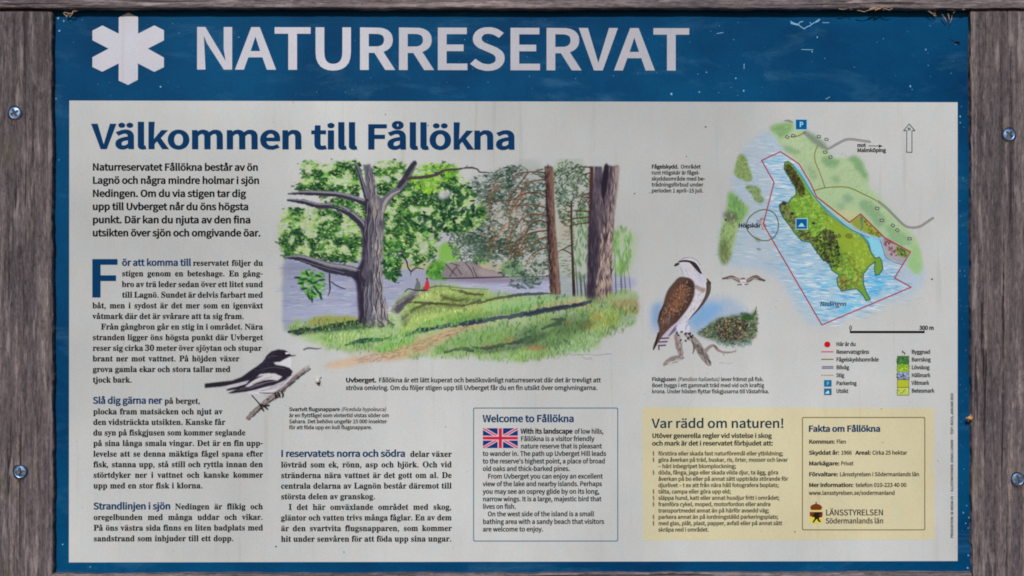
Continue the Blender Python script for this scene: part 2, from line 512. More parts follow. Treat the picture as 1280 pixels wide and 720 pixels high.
# ---------------------------------------------------------------- lettering
# outlines as plain numbers: character code: [advance, contour, contour ...], a capital letter being 500 units tall
SANS = {
65: [415,[3,0,66,0,115,153,297,153,345,0,412,0,242,500,172,500],
 [130,203,205,449,207,449,282,203]],
66: [448,[69,0,281,4,327,16,365,36,393,65,411,102,417,147,414,178,404,205,389,228,369,245,316,269,356,293,370,311,387,354,389,378,383,417,367,449,341,472,306,488,265,497,69,500],
 [132,288,132,450,245,448,297,432,314,417,323,396,327,370,324,346,315,326,299,310,276,298,206,288],
 [132,50,132,239,260,236,293,229,320,217,340,200,351,177,355,149,351,118,339,93,319,74,293,61,219,50]],
67: [435,[257,-9,317,0,343,10,390,42,411,63,376,103,324,61,283,48,260,46,215,53,177,72,146,102,123,142,109,193,104,252,110,310,124,360,148,399,179,429,218,447,283,452,335,431,364,407,398,447,342,490,291,507,261,509,201,501,147,478,103,440,69,389,47,325,40,250,47,174,68,110,102,60,145,22,198,-1]],
68: [469,[69,0,196,0,266,8,324,30,369,67,402,116,422,178,429,252,422,326,402,387,369,436,323,471,264,493,194,500,69,500],
 [132,52,132,449,242,443,286,426,321,398,345,359,359,310,364,252,359,193,345,144,321,104,286,76,242,58]],
69: [402,[69,0,364,0,364,54,132,54,132,236,321,236,321,290,132,290,132,447,357,447,357,500,69,500]],
70: [377,[69,0,132,0,132,224,323,224,323,278,132,278,132,447,357,447,357,500,69,500]],
71: [470,[265,-9,328,-1,355,8,402,33,420,49,420,259,255,259,255,207,362,207,362,76,322,54,289,47,222,53,181,72,148,102,124,142,109,193,104,252,110,310,125,360,150,399,183,429,223,447,271,454,315,447,365,419,379,407,413,447,356,489,302,506,269,509,206,501,151,478,105,440,70,389,47,325,40,250,47,174,69,110,103,60,148,22,203,-1]],
72: [497,[69,0,132,0,132,236,365,236,365,0,428,0,428,500,365,500,365,291,132,291,132,500,69,500]],
73: [200,[69,0,132,0,132,500,69,500]],
74: [365,[162,-9,206,-3,241,12,267,36,285,68,296,105,299,500,236,500,234,119,227,92,216,71,200,57,180,49,138,48,122,52,93,70,69,103,24,70,59,27,80,11,131,-7]],
75: [441,[69,0,132,0,132,158,218,261,368,0,438,0,257,310,414,500,342,500,132,249,132,500,69,500]],
76: [370,[69,0,351,0,351,54,132,54,132,500,69,500]],
77: [554,[69,0,126,0,126,277,120,424,255,50,297,50,435,424,426,277,426,0,485,0,485,500,409,500,276,128,145,500,69,500]],
78: [493,[69,0,128,0,123,419,177,316,359,0,424,0,424,500,364,500,364,240,373,82,133,500,69,500]],
79: [506,[253,-9,312,-1,364,23,407,61,439,113,459,177,467,252,459,326,439,390,407,440,364,478,312,501,253,509,194,501,142,478,99,440,67,390,47,326,40,252,47,177,67,113,99,61,142,23,194,-1],
 [253,46,211,53,174,72,145,102,123,143,109,193,104,252,109,310,123,360,145,399,174,429,211,447,253,454,295,447,332,429,361,399,383,360,397,310,402,252,397,193,383,143,361,102,332,72,295,53]],
80: [432,[69,0,132,0,132,199,266,203,311,216,347,237,375,266,392,305,398,353,392,402,375,440,347,468,310,486,264,497,69,500],
 [132,250,132,449,244,447,277,440,302,428,321,411,332,386,336,353,332,321,322,295,304,275,279,261,246,253]],
82: [433,[132,263,132,449,252,447,282,440,306,429,323,412,333,389,337,360,333,330,323,306,306,287,282,273,252,265],
 [343,0,414,0,287,219,319,230,346,245,369,266,386,292,396,324,400,360,394,407,377,442,351,469,316,487,273,497,69,500,69,0,132,0,132,212,222,212]],
83: [407,[207,-9,256,-4,298,10,331,32,356,61,372,95,377,133,374,167,363,195,347,218,302,253,164,316,133,341,124,359,120,381,123,402,146,434,164,445,214,454,276,441,327,407,360,447,320,479,296,492,243,507,170,504,132,492,101,472,77,445,61,413,56,377,60,343,72,315,111,274,252,207,289,184,310,151,310,105,301,85,285,69,239,49,208,46,157,54,133,63,89,91,70,108,33,65,81,26,110,11,173,-7]],
84: [409,[173,0,236,0,236,447,387,447,387,500,21,500,21,447,173,447]],
85: [492,[246,-9,295,-4,338,11,374,38,402,79,419,134,426,206,426,500,365,500,365,205,361,151,349,110,330,80,306,61,278,50,246,46,215,50,187,61,163,80,145,110,134,151,130,205,130,500,67,500,67,206,73,134,91,79,118,38,154,11,197,-4]],
86: [392,[160,0,233,0,392,500,328,500,196,64,67,500,1,500]],
87: [599,[123,0,198,0,301,415,401,0,477,0,580,500,520,500,439,65,435,65,400,228,330,500,272,500,165,65,83,500,18,500]],
88: [391,[12,0,78,0,193,216,310,0,380,0,233,255,370,500,304,500,198,299,91,500,21,500,158,259]],
89: [362,[149,0,212,0,212,194,363,500,297,500,180,249,66,500,-1,500,149,194]],
97: [384,[171,-7,233,18,273,44,278,0,329,0,326,271,316,308,299,338,275,361,242,375,201,380,144,372,56,332,80,289,130,316,170,327,218,324,238,314,252,299,266,258,267,235,196,224,138,209,95,189,64,164,46,133,40,96,44,65,54,39,71,19,92,4,118,-6],
 [132,47,109,66,103,81,104,123,116,142,137,159,169,173,267,193,267,90,216,54,183,43]],
98: [422,[267,-3,305,15,338,43,364,83,381,132,387,191,382,245,370,291,349,328,320,356,284,374,239,380,178,365,123,328,126,543,63,543,63,0,113,0,121,38,172,4,208,-7],
 [188,47,158,59,126,82,126,277,176,314,208,326,256,323,281,310,299,290,312,263,322,190,318,148,308,112,292,83,270,61,245,48]],
99: [348,[231,-7,293,13,329,38,302,80,262,54,231,44,182,48,154,61,131,82,114,110,103,145,100,185,104,225,115,260,133,288,156,309,184,323,230,326,290,295,321,336,276,367,237,378,167,374,125,357,89,329,60,290,42,242,35,185,41,128,59,80,85,42,120,14,162,-3]],
100: [423,[189,-9,231,-2,286,30,302,44,309,0,360,0,360,543,297,543,301,337,253,368,196,380,155,374,117,356,85,327,59,289,42,241,36,185,41,128,55,80,78,42,108,14,145,-3],
 [173,48,147,61,127,81,112,109,103,144,100,186,104,225,115,260,132,288,153,309,179,323,223,326,267,311,297,289,297,94,251,56,219,45]],
101: [378,[237,-8,318,19,334,29,312,70,269,49,237,42,186,45,157,57,133,76,115,102,102,133,97,171,347,171,349,206,345,256,332,298,311,333,282,358,245,374,201,380,160,374,121,356,87,328,60,289,42,241,35,185,42,128,59,80,87,42,123,14,165,-3],
 [96,215,103,249,115,277,133,300,153,317,177,327,203,330,230,327,252,317,270,301,284,278,292,249,295,215]],
102: [222,[23,320,73,320,73,0,135,0,135,320,214,320,214,370,135,370,136,451,141,469,158,494,188,502,229,492,243,540,192,551,147,548,120,537,99,519,85,495,76,465,73,370,23,367]],
103: [385,[188,-171,241,-166,287,-153,324,-132,352,-106,369,-76,375,-42,372,-14,361,8,343,25,318,37,246,46,173,46,134,51,122,57,110,75,115,111,132,130,187,117,223,121,256,133,283,152,304,178,318,209,319,277,308,302,293,323,368,323,368,370,239,370,187,380,151,376,118,364,90,344,68,318,54,286,50,226,73,172,97,145,62,105,57,63,65,39,89,12,49,-26,36,-56,40,-101,54,-125,77,-145,108,-159,145,-168],
 [166,162,148,170,119,201,111,222,111,273,119,294,147,324,166,332,208,332,227,324,255,294,263,273,263,222,255,201,227,170,208,162],
 [165,-126,139,-120,102,-97,93,-81,93,-41,105,-20,127,0,280,-10,305,-25,312,-37,310,-71,299,-89,259,-117,230,-125]],
104: [414,[63,0,126,0,126,269,175,311,208,324,226,325,267,315,280,302,295,258,297,0,359,0,356,278,347,314,331,343,309,363,281,376,221,378,199,371,140,334,123,318,126,543,63,543]],
105: [188,[63,0,126,0,126,370,63,370],
 [116,452,130,466,134,500,130,509,106,527,83,527,58,509,55,500,58,466,83,448]],
106: [188,[24,-165,57,-161,83,-150,102,-132,116,-108,126,-42,126,370,63,370,60,-81,46,-106,18,-115,-18,-108,-30,-156],
 [116,452,130,466,134,500,130,509,106,527,83,527,58,509,54,500,58,466,83,448]],
107: [377,[63,0,124,0,124,98,194,179,302,0,370,0,230,221,353,370,284,370,124,175,124,543,63,543]],
108: [194,[128,-9,164,-3,156,44,134,46,128,54,126,543,63,543,64,49,69,29,91,1]],
109: [632,[63,0,126,0,126,269,174,311,218,325,257,315,270,302,285,258,287,0,349,0,349,269,398,311,443,325,481,315,495,302,510,258,512,0,574,0,571,278,561,314,546,343,524,363,496,376,440,378,418,371,358,329,339,309,319,347,304,361,263,378,237,380,194,371,138,334,121,317,114,370,63,370]],
110: [416,[63,0,126,0,126,269,175,311,208,324,226,325,267,315,280,302,295,258,297,0,359,0,356,278,347,314,331,343,309,363,281,376,221,378,199,371,120,317,114,370,63,370]],
111: [413,[207,-9,251,-3,291,14,326,42,354,80,372,128,378,185,372,242,354,290,326,329,291,357,251,374,207,380,163,374,122,357,87,329,60,290,42,242,35,185,42,128,60,80,87,42,122,14,163,-3],
 [207,43,176,48,150,61,129,82,113,110,103,145,100,185,103,225,113,260,129,288,150,309,176,323,207,327,237,323,263,309,285,288,301,260,311,225,314,185,311,145,301,110,285,82,263,61,237,48]],
112: [423,[63,-156,126,-156,123,34,192,-4,226,-9,267,-3,305,15,338,43,364,83,381,132,387,191,382,245,370,291,349,328,320,356,284,374,239,380,197,373,121,327,114,370,63,370],
 [189,47,158,59,126,82,126,277,176,314,208,326,256,323,281,310,299,290,312,263,322,190,318,148,308,112,292,83,270,61,245,48]],
113: [423,[297,-156,360,-156,360,370,310,370,303,336,254,369,196,380,155,374,117,356,85,327,59,289,42,241,36,185,41,128,55,80,78,42,108,14,145,-3,210,-7,268,16,301,43],
 [173,48,147,61,127,81,112,109,103,144,100,186,104,225,115,260,132,288,153,309,179,323,223,326,267,311,297,289,297,94,251,56,219,45]],
114: [265,[63,0,126,0,126,238,154,288,170,305,202,322,218,324,254,318,266,372,226,380,187,370,168,359,135,325,121,303,114,370,63,370]],
115: [319,[200,-5,233,6,260,24,279,46,290,72,294,101,289,132,277,157,235,191,142,229,113,249,105,262,103,292,109,305,132,324,149,330,201,327,254,299,284,338,234,367,192,378,132,376,101,366,76,349,57,328,46,303,42,275,47,246,59,223,99,190,190,151,222,129,231,115,233,82,227,68,202,47,184,42,121,45,85,61,52,84,22,42,84,6,134,-7]],
116: [257,[202,-7,248,5,235,52,193,42,159,50,148,60,137,92,136,320,237,320,237,370,136,370,136,475,84,475,77,370,18,367,18,320,74,320,76,80,83,50,97,25,117,7,144,-5]],
117: [414,[195,-7,218,0,257,23,295,58,300,0,352,0,352,370,290,370,290,108,241,60,208,47,190,45,150,55,136,68,122,112,120,370,57,370,60,92,69,56,85,28,107,8,136,-5]],
118: [355,[143,0,216,0,347,370,285,370,181,50,177,50,74,370,9,370]],
119: [547,[121,0,194,0,271,306,275,306,353,0,429,0,529,370,469,370,393,53,389,53,306,370,245,370,162,53,159,53,82,370,18,370]],
120: [340,[10,0,76,0,166,153,261,0,329,0,207,187,320,370,255,370,173,227,87,370,20,370,132,193]],
121: [355,[69,-160,103,-155,132,-142,156,-123,193,-66,347,370,286,370,189,60,186,60,74,370,9,370,158,-1,130,-70,103,-98,66,-108,38,-102,25,-152]],
122: [324,[24,0,304,0,304,50,102,50,298,337,298,370,45,370,45,320,219,320,24,33]],
229: [384,[171,-7,233,18,273,44,278,0,329,0,326,271,316,308,299,338,275,361,242,375,201,380,144,372,56,332,80,289,130,316,170,327,218,324,238,314,252,299,266,258,267,235,196,224,138,209,95,189,64,164,46,133,40,96,44,65,54,39,71,19,92,4,118,-6],
 [132,47,109,66,103,81,104,123,116,142,137,159,169,173,267,193,267,90,216,54,183,43],
 [228,425,248,432,276,459,284,477,284,518,276,536,248,562,228,569,180,569,160,562,131,536,123,518,123,477,131,459,160,432,180,425],
 [182,456,166,472,162,511,166,522,192,543,215,543,242,522,246,511,242,472,215,452]],
228: [384,[171,-7,233,18,273,44,278,0,329,0,326,271,316,308,299,338,275,361,242,375,201,380,144,372,56,332,80,289,130,316,170,327,218,324,238,314,252,299,266,258,267,235,196,224,138,209,95,189,64,164,46,133,40,96,44,65,54,39,71,19,92,4,118,-6],
 [132,47,109,66,103,81,104,123,116,142,137,159,169,173,267,193,267,90,216,54,183,43],
 [150,453,163,467,167,496,163,505,141,522,120,522,98,505,94,496,98,467,120,449],
 [297,453,310,467,314,496,310,505,287,522,267,522,244,505,240,496,244,467,267,449]],
246: [413,[207,-9,251,-3,291,14,326,42,354,80,372,128,378,185,372,242,354,290,326,329,291,357,251,374,207,380,163,374,122,357,87,329,60,290,42,242,35,185,42,128,60,80,87,42,122,14,163,-3],
 [207,43,176,48,150,61,129,82,113,110,103,145,100,185,103,225,113,260,129,288,150,309,176,323,207,327,237,323,263,309,285,288,301,260,311,225,314,185,311,145,301,110,285,82,263,61,237,48],
 [153,453,166,467,170,496,166,505,144,522,123,522,101,505,97,496,101,467,123,449],
 [299,453,312,467,316,496,312,505,290,522,269,522,247,505,243,496,247,467,269,449]],
197: [415,[227,534,244,541,271,565,278,582,278,621,271,638,244,662,227,668,186,668,168,662,143,638,135,621,135,582,143,565,168,541,186,534],
 [187,565,173,579,169,613,173,623,196,641,217,641,240,623,243,613,240,579,217,562],
 [3,0,66,0,115,153,297,153,345,0,412,0,242,500,172,500],
 [130,203,205,449,207,449,282,203]],
196: [415,[147,550,161,563,164,593,161,602,138,619,118,619,96,602,93,593,96,563,118,547],
 [304,550,317,563,321,593,317,602,295,619,275,619,252,602,249,593,252,563,275,547],
 [3,0,66,0,115,153,297,153,345,0,412,0,242,500,172,500],
 [130,203,205,449,207,449,282,203]],
214: [506,[253,-9,312,-1,364,23,407,61,439,113,459,177,467,252,459,326,439,390,407,440,364,478,312,501,253,509,194,501,142,478,99,440,67,390,47,326,40,252,47,177,67,113,99,61,142,23,194,-1],
 [253,46,211,53,174,72,145,102,123,143,109,193,104,252,109,310,123,360,145,399,174,429,211,447,253,454,295,447,332,429,361,399,383,360,397,310,402,252,397,193,383,143,361,102,332,72,295,53],
 [194,550,207,563,211,593,207,602,185,619,165,619,143,602,139,593,143,563,165,547],
 [351,550,364,563,367,593,364,602,342,619,321,619,299,602,295,593,299,563,321,547]],
48: [379,[190,-9,234,-2,272,20,303,56,326,107,340,172,345,252,340,331,326,395,303,445,272,481,234,502,190,509,145,502,107,481,76,445,53,395,39,331,34,252,39,172,53,107,76,56,107,20,145,-2],
 [190,42,163,47,140,63,121,92,106,132,97,185,94,252,97,318,106,371,121,410,140,438,163,454,190,460,216,454,240,438,259,410,273,371,282,318,285,252,282,185,273,132,259,92,240,63,216,47]],
49: [379,[60,0,334,0,334,52,234,52,234,500,186,500,141,479,83,465,83,425,172,425,172,52,60,52]],
50: [379,[30,0,344,0,344,54,124,49,179,104,266,210,296,261,314,312,321,362,316,404,303,440,281,469,252,491,216,504,175,509,117,500,92,489,48,457,27,436,63,400,110,442,147,456,195,455,219,445,236,430,249,411,259,359,253,315,235,268,203,217,159,162,30,37]],
51: [379,[179,-9,222,-5,261,8,293,29,319,57,335,92,340,134,337,166,326,194,310,218,263,251,235,261,281,290,312,330,323,384,318,421,304,452,282,476,253,494,218,505,150,507,124,501,58,466,38,450,72,410,119,445,175,458,221,448,237,437,257,402,257,353,247,331,230,311,203,297,168,287,121,284,121,236,173,233,213,224,243,209,262,189,273,164,277,136,274,109,264,86,249,68,228,54,175,43,149,45,103,60,52,100,20,60,58,26,83,12,143,-6]],
52: [379,[232,0,291,0,291,138,357,138,357,188,291,188,291,500,222,500,14,179,14,138,232,138],
 [232,188,78,188,192,358,235,432]],
53: [379,[179,-9,220,-4,258,11,292,36,319,69,336,112,342,162,337,213,322,253,298,284,267,305,232,318,164,320,117,302,130,447,318,447,318,500,75,500,59,267,92,246,132,267,160,274,205,271,230,261,251,245,266,222,276,194,279,161,275,127,265,98,248,75,227,57,201,47,145,45,121,51,65,84,50,98,18,57,82,12,142,-6]],
54: [379,[205,-9,243,-4,277,12,306,36,329,68,344,108,349,153,345,202,332,241,311,271,284,293,250,306,190,309,170,303,113,268,97,250,103,319,116,373,136,412,162,438,192,453,241,456,283,440,305,420,340,458,291,495,248,507,223,509,176,502,132,482,94,447,65,396,45,327,38,239,44,163,60,101,86,53,120,19,160,-2],
 [98,201,132,238,150,250,200,264,228,260,250,250,268,234,280,212,290,153,279,94,266,71,248,54,228,44,205,40,176,45,151,59,131,82,115,113,104,153]],
55: [379,[135,0,200,0,215,174,232,248,258,319,295,390,347,462,347,500,33,500,33,447,276,447,232,379,198,312,172,243,154,170,142,89]],
56: [379,[191,-9,235,-4,273,8,304,28,327,54,342,85,347,120,344,152,322,202,263,255,307,304,327,350,329,376,325,412,313,444,293,471,266,491,232,503,192,508,155,503,122,491,95,472,74,447,60,416,55,381,65,333,75,313,123,265,79,231,45,184,35,156,31,124,37,88,52,55,76,29,108,8,147,-4],
 [225,271,169,297,128,331,116,354,112,381,122,423,134,439,170,459,216,458,237,449,266,418,274,396,275,354,253,303],
 [163,41,138,50,117,64,101,82,90,104,89,153,96,174,120,213,156,243,221,214,269,177,283,153,288,122,285,99,276,78,262,61,219,40]],
57: [379,[160,-9,206,-2,249,19,286,55,315,109,335,180,342,271,336,344,319,404,294,450,260,483,219,502,173,509,136,504,102,488,72,464,50,432,35,392,30,347,34,299,47,260,68,229,95,207,129,194,189,192,209,197,267,233,283,250,277,181,263,128,243,89,218,62,189,48,142,44,98,61,74,81,40,42,90,6,134,-7],
 [282,303,248,264,230,252,195,238,151,240,128,250,111,266,99,288,89,347,100,407,113,429,130,446,151,457,174,460,204,456,229,442,249,420,265,389,276,350]],
46: [190,[117,-3,134,14,138,25,138,52,134,63,107,84,72,80,56,63,51,25,56,14,72,-3,83,-7]],
44: [190,[51,-130,104,-96,139,-47,148,-19,149,34,144,52,126,77,113,84,75,81,58,66,53,55,53,30,58,19,85,0,104,-1,102,-20,86,-55,72,-70,36,-93]],
58: [190,[117,272,134,289,138,300,138,327,134,339,107,360,83,360,72,355,56,339,51,300,56,289,72,272,83,268],
 [117,-3,134,14,138,25,138,52,134,63,107,84,72,80,56,63,51,25,56,14,72,-3,83,-7]],
59: [190,[117,272,134,289,138,300,138,327,134,339,107,360,83,360,72,355,56,339,51,300,56,289,72,272,83,268],
 [51,-130,104,-96,139,-47,148,-19,149,34,144,52,126,77,113,84,75,81,58,66,53,55,53,30,58,19,85,0,104,-1,102,-20,86,-55,72,-70,36,-93]],
33: [220,[89,151,132,151,141,511,78,511],
 [133,-3,149,14,153,52,149,63,133,80,98,84,71,63,66,52,66,25,71,14,98,-7]],
45: [237,[31,167,206,167,206,215,31,215]],
8211: [366,[31,171,334,171,334,213,31,213]],
47: [267,[8,-122,53,-122,257,542,212,542]],
40: [231,[163,-134,201,-117,153,-14,136,41,117,154,115,212,124,327,136,383,174,490,201,540,163,558,109,453,89,397,66,277,63,212,75,85,89,27,134,-82]],
41: [231,[68,-134,121,-29,141,27,165,147,168,212,156,338,141,397,97,506,68,558,29,540,78,437,95,383,114,270,117,212,107,97,95,41,56,-67,29,-117]],
167: [682,[456,456,473,499,423,520,379,528,312,525,276,514,248,497,226,475,213,449,210,396,220,374,235,357,205,327,183,281,186,239,198,215,217,195,278,163,385,125,405,112,425,85,427,68,415,33,402,19,359,1,332,-1,264,10,222,32,203,-10,257,-35,304,-43,371,-40,407,-29,438,-12,462,12,477,41,482,89,454,142,487,184,498,219,495,267,483,291,464,311,406,342,292,381,266,409,262,427,272,455,285,467,322,484,347,486,413,476],
 [237,296,248,316,267,336,414,279,439,257,447,214,429,173,422,164,266,226,239,250,235,263]],
8226: [682,[322,329,304,322,279,296,271,279,271,240,279,223,304,197,322,189,360,189,378,197,404,223,411,240,411,279,404,296,378,322,360,329]],
39: [190,[75,329,114,329,126,456,127,526,61,526,63,456]],
8217: [682,[33,409,47,383,89,411,106,431,129,481,132,510,125,544,116,557,93,573,78,575,53,568,33,542,32,531,44,500,63,489,93,492,86,461,50,419]],
32: [153],
}
